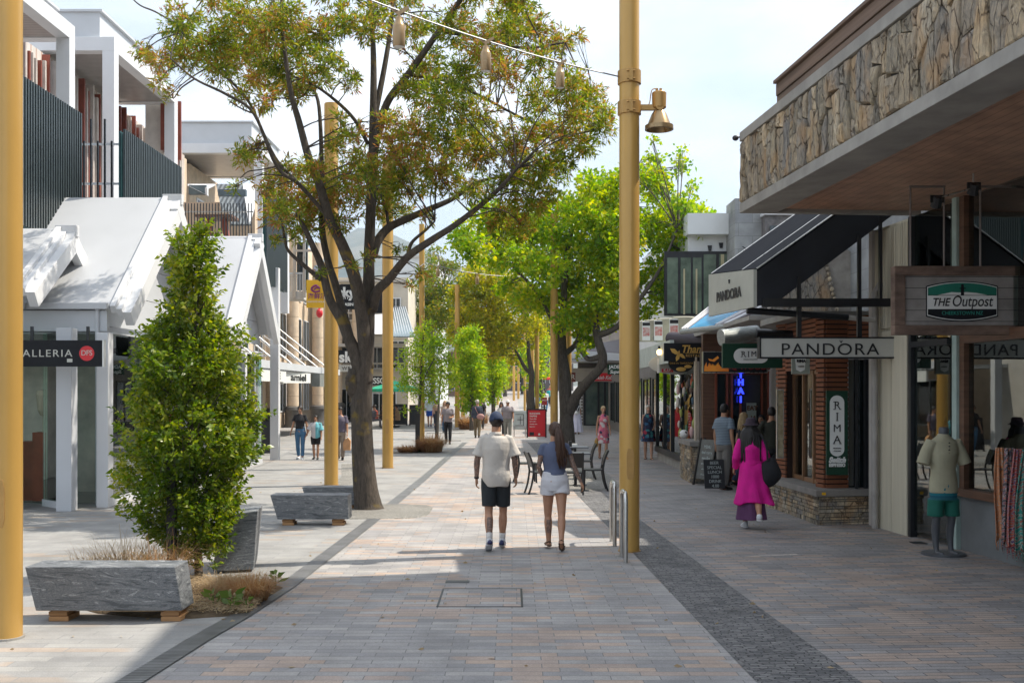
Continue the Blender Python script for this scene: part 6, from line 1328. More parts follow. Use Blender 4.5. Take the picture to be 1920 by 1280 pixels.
tree('young_tree','slender young tree just behind the man in grey polo',821,47.5,[([(820,822,0),(822,770,0),(825,720,0),(828,680,0)],[2.4,2.2,1.8,1])],[(828,690,12),(840,705,12),(815,705,10),(850,690,10),(832,725,10)],.6,limeleaf,.11,.45,4,6,seed=62,spread=.07,r0=.012)
# stakes
for (px,pb,pt,w_,lab) in ((783,845,775,.16,'black tree stake at the young light green tree'),(819,822,770,.15,'black tree stake at the slender young tree behind it')):
    Y=gY(pb)-.12; mb=MB(); x=X(px,Y); mb.box(x-w_/2,x+w_/2,Y-.03,Y+.03,0,Z(pt,Y)); tag(mb.build('tree_stake',black),lab,'stake')
# far greenery
for i,(px,Yb,lst,lf,lab) in enumerate(((947,125,[(945,660,10),(948,675,14),(943,690,14),(950,705,13),(945,718,9),(938,668,10),(955,668,10)],oliveleaf,'olive conical tree in the middle distance of the street'),
   (1015,80,[(1010,640,10),(1022,655,14),(1012,675,14),(1025,690,12),(1010,700,14),(1000,720,12),(1008,740,9),(992,650,10),(985,690,12),(985,665,12)],mapleleaf,'leafy green tree behind the second maple trunk'),
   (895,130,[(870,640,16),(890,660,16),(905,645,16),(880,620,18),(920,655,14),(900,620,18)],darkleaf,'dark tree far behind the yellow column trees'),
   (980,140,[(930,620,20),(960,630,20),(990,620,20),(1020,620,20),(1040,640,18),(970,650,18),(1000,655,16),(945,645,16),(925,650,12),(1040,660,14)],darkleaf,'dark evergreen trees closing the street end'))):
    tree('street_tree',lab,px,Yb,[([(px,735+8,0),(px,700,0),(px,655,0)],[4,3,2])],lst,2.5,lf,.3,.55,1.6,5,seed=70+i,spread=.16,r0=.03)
# --- hornbeam
Yh=11.9; t=thing('hornbeam_tree','bushy leafy green columnar hornbeam in the planting bed behind the nearest bench','tree',(X(372,Yh),Yh,0))
mb=MB(); nd=limb(mb,[(373,1092,0),(372,1060,0),(368,1000,0),(360,900,0),(358,800,0),(360,700,0),(366,600,0),(375,500,0),(378,440,0)],Yh,[9,7.5,7,6.5,6,5,4,2.5,1],0,12,5)
rr=random.Random(8); prof=pl([(425,2),(445,14),(470,29),(520,37),(580,42),(630,68),(680,95),(740,112),(800,120),(860,123),(920,118),(960,104),(1000,78),(1040,44),(1070,18)])
cxp=pl([(430,375),(480,368),(560,362),(640,345),(700,350),(800,355),(900,350),(960,350),(1000,355),(1040,372),(1070,385)])
pts=[];dirs=[];n=0; S=Yh/FPX
spr=[]
while len(spr)<2900:
    py=rr.uniform(430,1065); w_=prof(py); 
    if rr.random()>w_/142: continue
    a=rr.uniform(0,2*math.pi); q=rr.random()**.38; lump=.82+.42*noise.noise(V((math.cos(a)*1.6,math.sin(a)*1.6,py*.014)))
    rad=w_*q*S*lump; c=V((X(cxp(py),Yh)+rad*math.cos(a),Yh+rad*math.sin(a)*.95,Z(py,Yh))); out=V((math.cos(a),math.sin(a),0))
    L_=rr.uniform(.08,.2)*(1.25 if q>.8 else .8); d=(out*rr.uniform(.35,.9)+V((rr.gauss(0,.3),rr.gauss(0,.3),rr.uniform(.35,1.0)))).normalized()
    if py>1040 and rr.random()<.3: continue
    spr.append((c,d,L_))
for px,py,dx in ((226,800,-1),(224,905,-1),(268,650,-1),(335,455,-.4),(470,700,1),(455,640,1),(476,860,1)):
    for _ in range(5):
        c=W(px+rr.uniform(-12,12)-dx*12,py+rr.uniform(-20,20),Yh+rr.uniform(-.2,.2)); spr.append((c,V((dx,rr.gauss(0,.4),.7)).normalized(),.18))
for c,d,L_ in spr:
    m_=int(L_/.017)+2; side=d.cross(V((rr.gauss(0,1),rr.gauss(0,1),rr.gauss(0,1)))).normalized()
    for k in range(m_):
        u=k/(m_-1); s=1 if k%2 else -1
        pts.append(tuple(c+d*(L_*u))); dirs.append(tuple(d*.65+side*s*(.75 if u<.95 else 0)+V((0,0,-.25))+V((rr.gauss(0,.2),rr.gauss(0,.2),rr.gauss(0,.2)))))
    if rr.random()<.4: mb.tube([c-d*.05,c+d*L_],[.003,.0015],4,caps=False)
for k in range(60):
    py=rr.uniform(520,1000); b=W(362,py+40,Yh); a=rr.uniform(0,6.28); w_=prof(py)*S*.8; e=V((X(cxp(py),Yh)+w_*math.cos(a),Yh+w_*math.sin(a),Z(py-20,Yh))); mb.tube(crom([b,b.lerp(e,.5)-V((0,0,.03)),e],4),[.012*(1-.07*i) for i in range(9)],5,caps=False)
mb.build('trunk',bark2,t,smooth='all')
leaves('crown',pts,dirs,.066,.50,hornleaf,t,fold=.5); print('horn',len(pts))
mb=MB(); Y=11.55; x=X(322,Y); mb.box(x-.045,x+.045,Y-.04,Y+.04,0,Z(845,Y)); tag(mb.build('tree_stake',mat('charred_stake',(.025,.022,.024),.8,0,.3,8)),'dark square timber stake in front of the hornbeam foliage','stake')
# --- planting beds & grasses
def bed(pts_,label):
    mb=MB(); P=[V((X(px,gY(py)),gY(py),0)) for px,py in pts_]; n=len(P); c=sum(P,V())/n
    vs=[];fs=[]; rings_=[(1.0,-.02),(.97,.02),(.6,.05),(.25,.06)]
    for k,z in rings_: vs+=[tuple(c+(p-c)*k+V((0,0,z+rnd.uniform(-.005,.01)))) for p in P]
    vs.append((c.x,c.y,.06))
    for j in range(3):
        for i in range(n): fs.append((j*n+i,j*n+(i+1)%n,(j+1)*n+(i+1)%n,(j+1)*n+i))
    for i in range(n): fs.append((3*n+i,3*n+(i+1)%n,4*n))
    mb.add(vs,fs); o=mb.build('planting_bed',soil,smooth='all'); o['kind']='structure'; return o
bed([(360,1160),(420,1156),(470,1150),(500,1125),(535,1103),(510,1094),(440,1086),(380,1084),(300,1082),(180,1080),(120,1100),(110,1130),(180,1150),(270,1158)],'x')
mulch=[]
grassm=leafmat('russet_grass',[(0,(.20,.10,.05)),(.35,(.34,.17,.08)),(.6,(.42,.25,.12)),(.8,(.5,.36,.2)),(1,(.28,.20,.07))],.35,.7)
strawm=leafmat('straw_grass',[(0,(.24,.16,.09)),(.5,(.42,.32,.2)),(1,(.55,.45,.3))],.35,.7)
greenm=leafmat('ground_leaf',[(0,(.05,.10,.02)),(.6,(.14,.2,.05)),(1,(.3,.3,.12))],.35,.5)
def grass(px,Y,r,h,n,m,label,lean=.5,w=.004,flat=1,name='grass_clump',group='russet grass clumps',seed=0):
    rr=random.Random(seed+int(px)); t_=[]; vs=[];fs=[]; cx=X(px,Y); z0=gz(Y)
    for _ in range(n):
        a=rr.uniform(0,6.283); q=rr.random()**.5*r*.5; bx,by=cx+q*math.cos(a),Y+q*math.sin(a); aa=a+rr.gauss(0,.5); hh=h*rr.uniform(.5,1.1); ln_=r*rr.uniform(.2,1.0)*lean*2; wx,wy=-math.sin(aa)*w,math.cos(aa)*w; o=len(vs)
        for k in range(4):
            u=k/3; x=bx+math.cos(aa)*ln_*u**1.7; y=by+math.sin(aa)*ln_*u**1.7; z=z0+.02+hh*(u*1.7-1.0*u*u*min(1.1,.45+ln_/r)); ww=1-u*.85
            vs+=[(x-wx*ww,y-wy*ww,z),(x+wx*ww,y+wy*ww,z)]
        fs+=[(o,o+1,o+3,o+2),(o+2,o+3,o+5,o+4),(o+4,o+5,o+7,o+6)]
    mb=MB(); mb.add(vs,fs); o=mb.build(name,m); tag(o,label,'grass',group); return o
grass(468,10.6,.36,.30,1200,grassm,'russet grass clump right of the nearest bench beside the hornbeam trunk',.55,.0028)
grass(415,10.9,.35,.26,500,strawm,'straw coloured grass clump between bench end and hornbeam trunk',.6,.003)
grass(232,11.4,.65,.62,650,strawm,'tall wispy grass clump behind the nearest bench',.6,.003)
grass(300,11.2,.5,.66,420,grassm,'tall brown grass clump behind the bench at the dark stake',.6,.003)
grass(170,11.5,.45,.42,260,grassm,'low brown wispy grass at the left end behind the nearest bench',.6,.003)
grass(808,37.0,.75,.62,1500,grassm,'russet grass clump at the foot of the slim golden pole',.5,.009)
grass(765,36.8,.65,.28,700,grassm,'low russet grass left of the slim golden pole foot',.6,.009)
grass(878,60,1.0,.85,900,grassm,'russet grass clump right of the tall golden pole under the column tree',.5,.014)
grass(902,66,.8,.7,400,grassm,'small russet grass clump beyond the column tree',.5,.014)
grass(785,37.1,.4,.2,260,greenm,'small green tuft amid the russet grass at the slim golden pole',.5,.012,group='green tufts')
pts=[];dirs=[]; 
for _ in range(5200):
    px=rr.uniform(350,525); py=rr.uniform(1088,1156)
    if px>470+ (1156-py)*.95: continue
    Y=gY(py); pts.append((X(px,Y),Y,rr.uniform(.04,.085))); dirs.append((rr.gauss(0,1),rr.gauss(0,1),rr.gauss(.1,.35)))
mt=thing('ground_litter','dry straw and leaf litter over the planting bed','litter',(X(430,10.6),10.6,0)); del mt['label']; del mt['category']; 
o=leaves('ground_litter',pts,dirs,.05,.16,strawm,mt); bpy.data.objects.remove(mt); o.matrix_basis=Matrix.Translation((X(430,10.6),10.6,0)); tag(o,'dry straw and leaf litter over the planting bed','litter',kind='stuff')
def broad(px,py,n,size,label):
    Y=gY(py); t_=thing('leafy_plant',label,'plant',(X(px,Y),Y,0.03)); pts=[];dirs=[]
    for k in range(n): a=k*2.4; pts.append((X(px,Y)+.02*math.cos(a),Y+.02*math.sin(a),.07+k*.012)); dirs.append((math.cos(a),math.sin(a),.55+k*.03))
    leaves('foliage',pts,dirs,size,.5,greenm,t_); mb=MB(); mb.tube([(X(px,Y),Y,0),(X(px,Y),Y,.14)],.006,5); mb.build('stem',greenm,t_)
broad(432,1150,9,.14,'low broad leafed plant at the front corner of the planting bed'); broad(400,1142,8,.11,'small broad leafed plant by the bench end'); broad(517,1103,8,.11,'small yellow green plant at the tip of the planting bed'); broad(462,1150,6,.09,'tiny leafed plant beside the drain channel end')
mb=MB()
for px,py in ((430,1122),(455,1125),(438,1130),(412,1128)):
    Y=gY(py+20); x=X(px,Y); mb.tube([(x,Y,0),(x+.01,Y,.17)],.002,4); mb.ell((x+.01,Y,.18),(.014,.014,.02),0,8,5)
tag(mb.build('seed_heads',strawm),'thin dry seed heads standing in the planting bed','plant')

pts=[];dirs=[]
for _ in range(120):
    Y=8+18*rr.random()**1.4; x=rr.uniform(-5.5,5.0)
    pts.append((x,Y,.014)); dirs.append((rr.gauss(0,1),rr.gauss(0,1),.03))
mt=thing('fallen_leaves','x','x',(0,12,0)); o=leaves('fallen_leaves',pts,dirs,.055,.5,strawm,mt); bpy.data.objects.remove(mt); o.matrix_basis=Matrix.Translation((0,12,0)); tag(o,'scattered dry fallen leaves on the paving','leaves',kind='stuff')
# ================================================================ people
def skinm(name,c):
    m=mat(name,c,.5,0,.08,12,bs=.05,bscale=120); return m
skL=skinm('skin_fair',(.52,.30,.21)); skM=skinm('skin_tan',(.42,.22,.135)); skD=skinm('skin_warm',(.34,.18,.11))
def tattoo():
    m,nt,b=newmat('tattooed_skin'); vec=mapping(nt,'Object'); n=N(nt,'ShaderNodeTexNoise',Scale=26.0,Detail=5.0,Distortion=2.5); nt.links.new(vec,n.inputs['Vector'])
    r=ramp(nt,[(.40,(.40,.23,.16)),(.47,(.16,.11,.09)),(.53,(.06,.055,.06)),(.62,(.30,.18,.13))]); nt.links.new(n.outputs[0],r.inputs[0]); nt.links.new(r.outputs[0],b.inputs['Base Color']); b.inputs['Roughness'].default_value=.5; return m
tatt=tattoo()
def cloth(name,c,var=.1,rough=.85,c2=None,ns=5): return mat('cloth_'+name,c,rough,0,var,ns,bs=.55,bscale=13,c2=c2,dist=.02)
def hairm(name,c): return mat('hair_'+name,c,.5,0,.35,6,(14,14,1.5),bs=.5,bscale=10,dist=.01)
hBlack=hairm('black',(.012,.010,.010)); hBrown=hairm('brown',(.055,.025,.014)); hDark=hairm('dark_brown',(.025,.015,.011)); hBlond=hairm('blond',(.42,.29,.15)); hGrey=hairm('grey',(.45,.40,.34)); hWhite=hairm('white',(.6,.58,.55))
def floral(name,base,spots):
    m,nt,b=newmat(name); vec=mapping(nt,'Object'); v=N(nt,'ShaderNodeTexVoronoi',Scale=9.0); nz=N(nt,'ShaderNodeTexNoise',Scale=7.0,Detail=3.0); nt.links.new(vec,nz.inputs['Vector']); vv=nt.nodes.new('ShaderNodeMix'); vv.data_type='VECTOR'; vv.inputs[0].default_value=.12; nt.links.new(vec,vv.inputs[4]); nt.links.new(nz.outputs['Color'],vv.inputs[5]); nt.links.new(vv.outputs[1],v.inputs['Vector'])
    r=ramp(nt,[(0,(1,1,1)),(.42,(1,1,1)),(.5,(0,0,0))]); nt.links.new(v.outputs['Distance'],r.inputs[0]); s=nt.nodes.new('ShaderNodeSeparateColor'); nt.links.new(v.outputs['Color'],s.inputs[0]); rp=ramp(nt,[(i/len(spots),c) for i,c in enumerate(spots)],'CONSTANT'); nt.links.new(s.outputs[0],rp.inputs[0])
    nt.links.new(mixc(nt,r.outputs[0],base,rp.outputs[0]),b.inputs['Base Color']); b.inputs['Roughness'].default_value=.8; return m

def rotx(v,a,c): v=v-c; return V((v.x,v.y*math.cos(a)-v.z*math.sin(a),v.y*math.sin(a)+v.z*math.cos(a)))+c
class Fig: pass
def person(label,px,py,H=1.75,face='away',female=False,legs=((20,5),(-18,12)),arms=((-12,8,14),(14,8,22)),skin=skM,top=None,bottom=None,shoes=None,hair=None,hat=None,vox=.012,group=None,yaw=0,Y=None,extra=None,width=1.0,heel=(0,0),z0=None,sit=False,headyaw=0,lean=0,tat=False,headdn=0):
    """px,py: foot centre pixel. legs: per side (thigh swing fwd deg, knee bend). arms: (swing, abduct, elbow). order: person's left(-x) , right(+x)"""
    if Y is None: Y=gY(py)
    x=X(px,Y); rz={'away':0,'cam':math.pi,'left':math.pi/2,'right':-math.pi/2}.get(face,0)+R(yaw)
    zb=gz(Y) if z0 is None else z0
    F=Fig(); t=thing('person',label,'person',(x,Y,zb),rz,group); F.t=t; s=H/1.75; w=(.94 if female else 1.0)*width; F.s=s
    hipz=.90; hw=.088; shw=(.158 if female else .185)*width; ff=female
    F.k=[];F.a=[];F.h=[];F.e=[];F.w_=[];F.hd=[];F.hip=[];F.sh=[]
    for i,sd in enumerate((-1,1)):
        a,b=R(legs[i][0]),R(legs[i][1]); hp=V((sd*hw,0,hipz)); kn=hp+V((sd*.005,.43*math.sin(a),-.43*math.cos(a))); an=kn+V((-sd*.012,.40*math.sin(a-b),-.40*math.cos(a-b)))
        F.hip.append(hp);F.k.append(kn);F.a.append(an)
    low=min(F.a[0].z-heel[0]*.12,F.a[1].z-heel[1]*.12); dz=.075-low
    for L_ in (F.hip,F.k,F.a):
        for v in L_: v.z+=dz
    hipc=V((0,0,hipz+dz)); shz=1.435+dz
    F.dz=dz
    for i,sd in enumerate((-1,1)):
        sw,ab,eb=arms[i][:3]; fo=arms[i][3] if len(arms[i])>3 else ab*.4; sw,ab,eb,fo=map(R,(sw,ab,eb,fo))
        sh=V((sd*(shw-.01),0,shz-.025)); e=sh+V((sd*math.sin(ab),math.sin(sw)*math.cos(ab),-math.cos(sw)*math.cos(ab)))*.285; wr=e+V((sd*math.sin(fo),math.sin(sw+eb)*math.cos(fo),-math.cos(sw+eb)*math.cos(fo)))*.25
        F.sh.append(sh);F.e.append(e);F.h.append(wr)
    body=MB()
    def Rg(z,rx,ry,yo=0): return ((0,yo,z+dz),(rx*w,0,0),(0,ry*w,0))
    if ff: tors=[(.82,.12,.10,0),(.88,.165,.118,-.01),(.94,.172,.125,-.012),(1.02,.145,.105,0),(1.10,.122,.092,.005),(1.2,.138,.10,.008),(1.28,.15,.118,.018),(1.36,.155,.10,.005),(1.42,.13,.075,-.005),(1.46,.07,.058,-.005),(1.49,.052,.052,-.003),(1.58,.05,.052,.008)]
    else: tors=[(.82,.12,.10,0),(.88,.155,.115,-.005),(.95,.16,.115,-.005),(1.05,.148,.105,0),(1.15,.152,.105,0),(1.28,.175,.118,.003),(1.37,.18,.11,-.003),(1.43,.15,.08,-.008),(1.47,.08,.062,-.008),(1.50,.06,.058,-.005),(1.58,.057,.058,.008)]
    F.tors=tors
    body.rings([Rg(*q) for q in tors],20)
    for i,sd in enumerate((-1,1)):
        hp,kn,an=F.hip[i],F.k[i],F.a[i]; d1=(kn-hp); d2=(an-kn); up=V((0,-1,0)) if 1 else None
        calf=V((0,-.012,0)); tk=.088 if not ff else .093
        body.tube([hp+V((0,0,.03)),hp+d1*.15,hp+d1*.5,hp+d1*.88,kn,kn+d2*.12,kn+d2*.3+calf,kn+d2*.5+calf,kn+d2*.75,an-d2*.03,an+V((0,0,-.02))],[.085*w,tk*w,.073*w,.056*w,.053*w,.050,.057,.053,.041,.035,.036],14)
        sh,e,wr=F.sh[i],F.e[i],F.h[i]; ar=1.0 if not ff else .84
        body.tube([sh+V((-sd*.05,0,.0)),sh,sh+(e-sh)*.3,sh+(e-sh)*.75,e,e+(wr-e)*.2,e+(wr-e)*.6,wr],[.05*ar,.056*ar,.052*ar,.043*ar,.040*ar,.042*ar,.034*ar,.026*ar],12)
    # feet (bare shape)
    for i,sd in enumerate((-1,1)):
        an=F.a[i]; tp=R(-35)*heel[i]; f=V((sd*.12,1,0)).normalized(); 
        def ft(y,z): q=V((0,y,z)); q=V((0,q.y*math.cos(tp)-q.z*math.sin(tp),q.y*math.sin(tp)+q.z*math.cos(tp))); return an+V((f.x*q.y,q.y,q.z))
        body.tube([ft(-.055,-.045),ft(0,-.035),ft(.07,-.048),ft(.13,-.055),ft(.175,-.058)],[.032,.038,.038,.036,.02],12,flat=.7,side=(1,0,0))
        F.hd.append([ft(-.06,-.04),ft(-.02,-.025),ft(.04,-.035),ft(.10,-.045),ft(.16,-.052),ft(.19,-.055)])
    # hands
    hand=MB()
    for i,sd in enumerate((-1,1)):
        e,wr=F.e[i],F.h[i]; d=(wr-e).normalized(); inw=V((-sd,0,0)); inw=(inw-d*d.dot(inw)).normalized(); fw=d.cross(inw)*(1); 
        if fw.y<0 and abs(fw.y)>.2: fw=-fw
        elif abs(fw.y)<=.2 and fw.z<0: fw=-fw
        hs=.93 if ff else 1.0
        hand.rings([(wr-d*.015,fw*.024,inw*.019),(wr+d*.02*hs,fw*.031,inw*.017),(wr+d*.05*hs,fw*.040,inw*.017),(wr+d*.082*hs,fw*.040,inw*.014),(wr+d*.094*hs,fw*.034,inw*.010)],12)
        for j,(of,l) in enumerate(((.030,.068),(.010,.076),(-.010,.071),(-.028,.056))):
            b0=wr+d*.082*hs+fw*of; c1=(.25+.06*j); d1=(d*math.cos(c1)+inw*math.sin(c1)); c2=c1+.55; d2=(d*math.cos(c2)+inw*math.sin(c2)); c3=c2+.45; d3=(d*math.cos(c3)+inw*math.sin(c3))
            p1=b0+d1*l*.42; p2=p1+d2*l*.32; p3=p2+d3*l*.26; hand.tube([b0,p1,p2,p3],[.0088,.0082,.0075,.0058],8)
        b0=wr+d*.022*hs+fw*.026+inw*.004; td=(d*.75+fw*.65+inw*.25).normalized(); hand.tube([b0,b0+td*.03,b0+(td*.7+d*.4).normalized()*.055,b0+(td*.5+d*.7+inw*.2).normalized()*.072],[.014,.0115,.0095,.007],8)
    # head
    hc=V((0,.018,1.645+dz)); F.hc=hc; M=Matrix.Rotation(R(headyaw),3,'Z')@Matrix.Rotation(R(-headdn),3,'X')
    def hp_(x_,y_,z_): return hc+M@V((x_,y_,z_))
    head=MB(); head.ell(hp_(0,-.012,.012),(.074,.092,.095),0,18,12,M); head.ell(hp_(0,.022,-.045),(.056,.066,.066),0,14,9,M); head.ell(hp_(0,.052,-.075),(.03,.032,.026),0,10,7,M)
    head.tube([hp_(0,.082,.01),hp_(0,.098,-.015),hp_(0,.106,-.03),hp_(0,.092,-.04)],[.008,.011,.015,.010],8)
    for sd in (-1,1):
        head.ell(hp_(sd*.074,-.008,-.012),(.010,.020,.030),0,8,6,M); head.ell(hp_(sd*.03,.074,.022),(.022,.012,.008),0,8,5,M); head.ell(hp_(sd*.042,.045,-.03),(.02,.026,.02),0,8,5,M)
    head.ell(hp_(0,.082,-.058),(.022,.012,.007),0,8,5,M); head.ell(hp_(0,.080,-.068),(.019,.011,.007),0,8,5,M)
    body.merge(head)
    if vox<=.009: body.merge(hand)
    bb=body.remesh(vox,2 if vox<.009 else 2,.45)
    if vox>.009: bb.merge(hand)
    if lean:
        pass
    # face colouring
    eyes=[hp_(sd*.031,.082,.006) for sd in (-1,1)]; mouth=hp_(0,.092,-.062); brow=[hp_(sd*.032,.086,.026) for sd in (-1,1)]
    mi=[]
    lim=.013
    for f in bb.f:
        c=V((0,0,0)); 
        for i in f: c+=V(bb.v[i])
        c/=len(f); k=0
        if c.z>hc.z-.12:
            if min((c-e).length for e in eyes)<lim: k=1
            elif min((abs((c-b_).x)*.55+(abs((c-b_).z))*2+abs((c-b_).y)) for b_ in brow)<.017: k=2
            elif (abs((c-mouth).x)*.5+abs((c-mouth).z)*1.8+abs((c-mouth).y)*.5)<.016: k=3
        elif tat:
            for i in (0,1):
                if (c-F.e[i]).length<.27 and c.z>F.h[i].z-.0 and abs(c.x)>.13 and c.z<F.sh[i].z-.08 : k=4
            if -.10<c.x<-.02 and tat=='both': pass
            for i,an in enumerate(F.a):
                if i==0 and abs(c.z-(F.k[0].z+F.a[0].z)/2-.02)<.10 and (c-F.k[0].lerp(F.a[0],.5)).length<.13 and c.y<F.k[0].lerp(F.a[0],.5).y-.005 and abs(c.x-F.a[0].x)<.035: k=4
        mi.append(k)
    bb.m=mi; sc=Matrix.Diagonal((s,s,s,1))
    hm=hair or hDark
    F.body=bb.xf(sc).build('body',[skin,mat('eye_dark',(.02,.015,.012),.2),hm,mat('lip',(.36,.12,.10),.5),tatt],t,smooth='all',local=True)
    def part(mb,name,m,vx=None,sm=3,wr=0,seed=1,fr=7,st=(1,1,.5)):
        if vx: mb=mb.remesh(vx,sm)
        if wr: mb.noise(wr,fr,seed,st)
        return mb.xf(sc).build(name,m,t,smooth='all',local=True)
    F.part=part; F.P=hp_; F.M=M; F.w=w
    cv=max(.009,vox*.9)
    # top: (material, hem z, sleeve fraction 0..2, looseness)
    if top:
        m,hem,slv,lo=top[:4]; flare=top[4] if len(top)>4 else 0; mb=MB(); tr=[q for q in tors if q[0]>hem+.02 and q[0]<1.45]; q0=min(tors,key=lambda q:abs(q[0]-hem))
        rs=[Rg(hem,q0[1]+lo+.012+flare,q0[2]+lo+.012+flare,q0[3])]+[Rg(q[0],q[1]+lo*(1 if q[0]<1.3 else .5)+.010,q[2]+lo*(1 if q[0]<1.3 else .5)+.012,q[3]) for q in tr]+[Rg(1.465,.085,.072,-.008),Rg(1.49,.064,.062,-.006)]
        mb.rings(rs,24)
        for i,sd in enumerate((-1,1)):
            if slv<=0: continue
            sh,e,wr=F.sh[i],F.e[i],F.h[i]; ar=1.0 if not ff else .84; L_=slv
            if L_<=1: P=[sh+V((-sd*.06,0,.015)),sh+V((0,0,.004)),sh+(e-sh)*L_*.5,sh+(e-sh)*L_]; rr_=[.060*ar,.064*ar,.060*ar+lo*.7,.060*ar+lo*1.5]
            else: P=[sh+V((-sd*.06,0,.01)),sh,sh+(e-sh)*.5,e,e+(wr-e)*(L_-1)]; rr_=[.062*ar,.066*ar,.058*ar+lo*.6,.052*ar+lo*.7,.040*ar+lo*.6]
            mb.tube(P,rr_,14)
        F.top=part(mb,top[5] if len(top)>5 else 'shirt',m,cv,3,.014+lo*.45,int(px),6,(1,1,.35))
    if bottom:
        kind,m=bottom[0],bottom[1]
        if kind in ('shorts','trousers'):
            frac=bottom[2]; lo=bottom[3]; mb=MB(); top_z=bottom[4] if len(bottom)>4 else 1.03
            mb.rings([Rg(.80,.14+lo,.10+lo,0),Rg(.88,(.165 if not ff else .178)+lo*.5,.118+lo*.5,-.008),Rg(.95,(.166 if not ff else .178)+lo*.4,.122+lo*.4,-.008),Rg(top_z,(.150 if not ff else .142)+.012,.112,0)],22)
            for i,sd in enumerate((-1,1)):
                hp,kn,an=F.hip[i],F.k[i],F.a[i]
                if frac<=1: mb.tube([hp+V((0,0,.0)),hp+(kn-hp)*frac*.5,hp+(kn-hp)*frac],[.098+lo*.6,.092*w+lo*.8,.082*w+lo*1.3],16)
                else: 
                    g=frac-1; mb.tube([hp,hp+(kn-hp)*.5,kn,kn+(an-kn)*.5*g,kn+(an-kn)*g],[.096+lo*.5,.080*w+lo*.7,.062*w+lo*.8,.058+lo*.8,.046+lo*1.0],16)
            F.bot=part(mb,kind,m,cv,2,.010+lo*.15,int(px)+3,6)
        if kind in ('skirt','dress'):
            hem,flr=bottom[2],bottom[3]; tz=bottom[4] if len(bottom)>4 else 1.03; mb=MB(); yo=(F.a[0].y+F.a[1].y)/2*.5
            n=7; rs=[]
            for k in range(n):
                u=k/(n-1); z=tz+(hem-tz)*u; q=min(tors,key=lambda q:abs(q[0]-max(z,.9))); rs.append(((0,yo*u,z+dz),((q[1]+.015+flr*u)*w,0,0),(0,(q[2]+.015+flr*u)*w,0)))
            mb.rings(rs[::-1],30); wv=bottom[5] if len(bottom)>5 else .02
            if len(bottom)>6: pass
            vs=[]
            for v in mb.v:
                v=V(v); c=V((0,0,v.z)); a=math.atan2(v.y,v.x); u=max(0,(tz+dz-v.z)/(tz-hem)); k_=1+wv/.2*u*math.sin(a*7+px)*.5; vs.append((v.x*k_,v.y*k_,v.z))
            mb.v=vs; F.bot=part(mb,kind,m,cv,2,.012,int(px)+3,5,(1,1,.35))
    if shoes is not None:
        for i,sd in enumerate((-1,1)):
            P=F.hd[i]; mb=MB()
            if shoes=='sandal':
                mb.tube([p+V((0,0,-.022)) for p in P],[.034,.042,.04,.043,.038,.02],12,flat=.3,side=(1,0,0)); mb.tube([P[3]+V((-.045,0,-.01)),P[3]+V((0,0,.035)),P[3]+V((.045,0,-.01))],.010,6); mb.tube([P[1]+V((-.035,0,.0)),P[1]+V((0,-.035,.03)),P[1]+V((.035,0,.0))],.008,6); part(mb,'sandal',mat('sandal_brown',(.08,.045,.03),.7)); continue
            c=shoes if not isinstance(shoes,tuple) else shoes[0]
            mb.tube([P[0]+V((0,0,.0)),P[1]+V((0,0,.012)),P[2]+V((0,0,.004)),P[3],P[4],P[5]],[.036,.046,.045,.046,.040,.024],14,flat=.82,side=(1,0,0)); mb.tube([P[1]+V((0,-.01,0)),F.a[i]+V((0,-.005,.012))],[.042,.042],12)
            sh_=part(mb,'shoe',c,None)
            if isinstance(shoes,tuple):
                mb=MB(); mb.tube([p+V((0,0,-.028)) for p in P],[.036,.046,.044,.049,.044,.026],14,flat=.3,side=(1,0,0)); o=mb.xf(sc).build('sole',shoes[1],sh_,smooth='all',local=True)
                if len(shoes)>2:
                    for (pp,rr2) in (([P[0]+V((0,-.003,-.012)),P[0]+V((0,-.003,.012)),P[1]+V((0,-.032,.03))],[.037,.035,.02]),([P[4]+V((0,0,.006)),P[5]+V((0,0,.0))],[.041,.026])):
                        mb=MB(); mb.tube(pp,rr2,10,flat=.8,side=(1,0,0)); mb.xf(sc).build('trim',shoes[2],sh_,smooth='all',local=True)
    # hair
    def hairshell(k=1.07,thr=-.055,slope=.95,m=hm,name='hair',nz=.006,extra_=None):
        mb=MB(); mb.ell(V((0,0,0)),(.074*k+.004,.092*k+.004,.095*k+.004),0,26,20)
        vs=[V(v) for v in mb.v]; keep=[f for f in mb.f if len(f)==4 and all(vs[i].z>thr+slope*vs[i].y-.03*(abs(vs[i].x)>.05) for i in f) or (len(f)>4 and vs[f[0]].z>0)]
        mb.f=keep; mb.m=[0]*len(keep); mb.v=[tuple(hp_(v.x,v.y-.012,v.z+.012)) for v in vs]
        return mb
    F.hairshell=hairshell
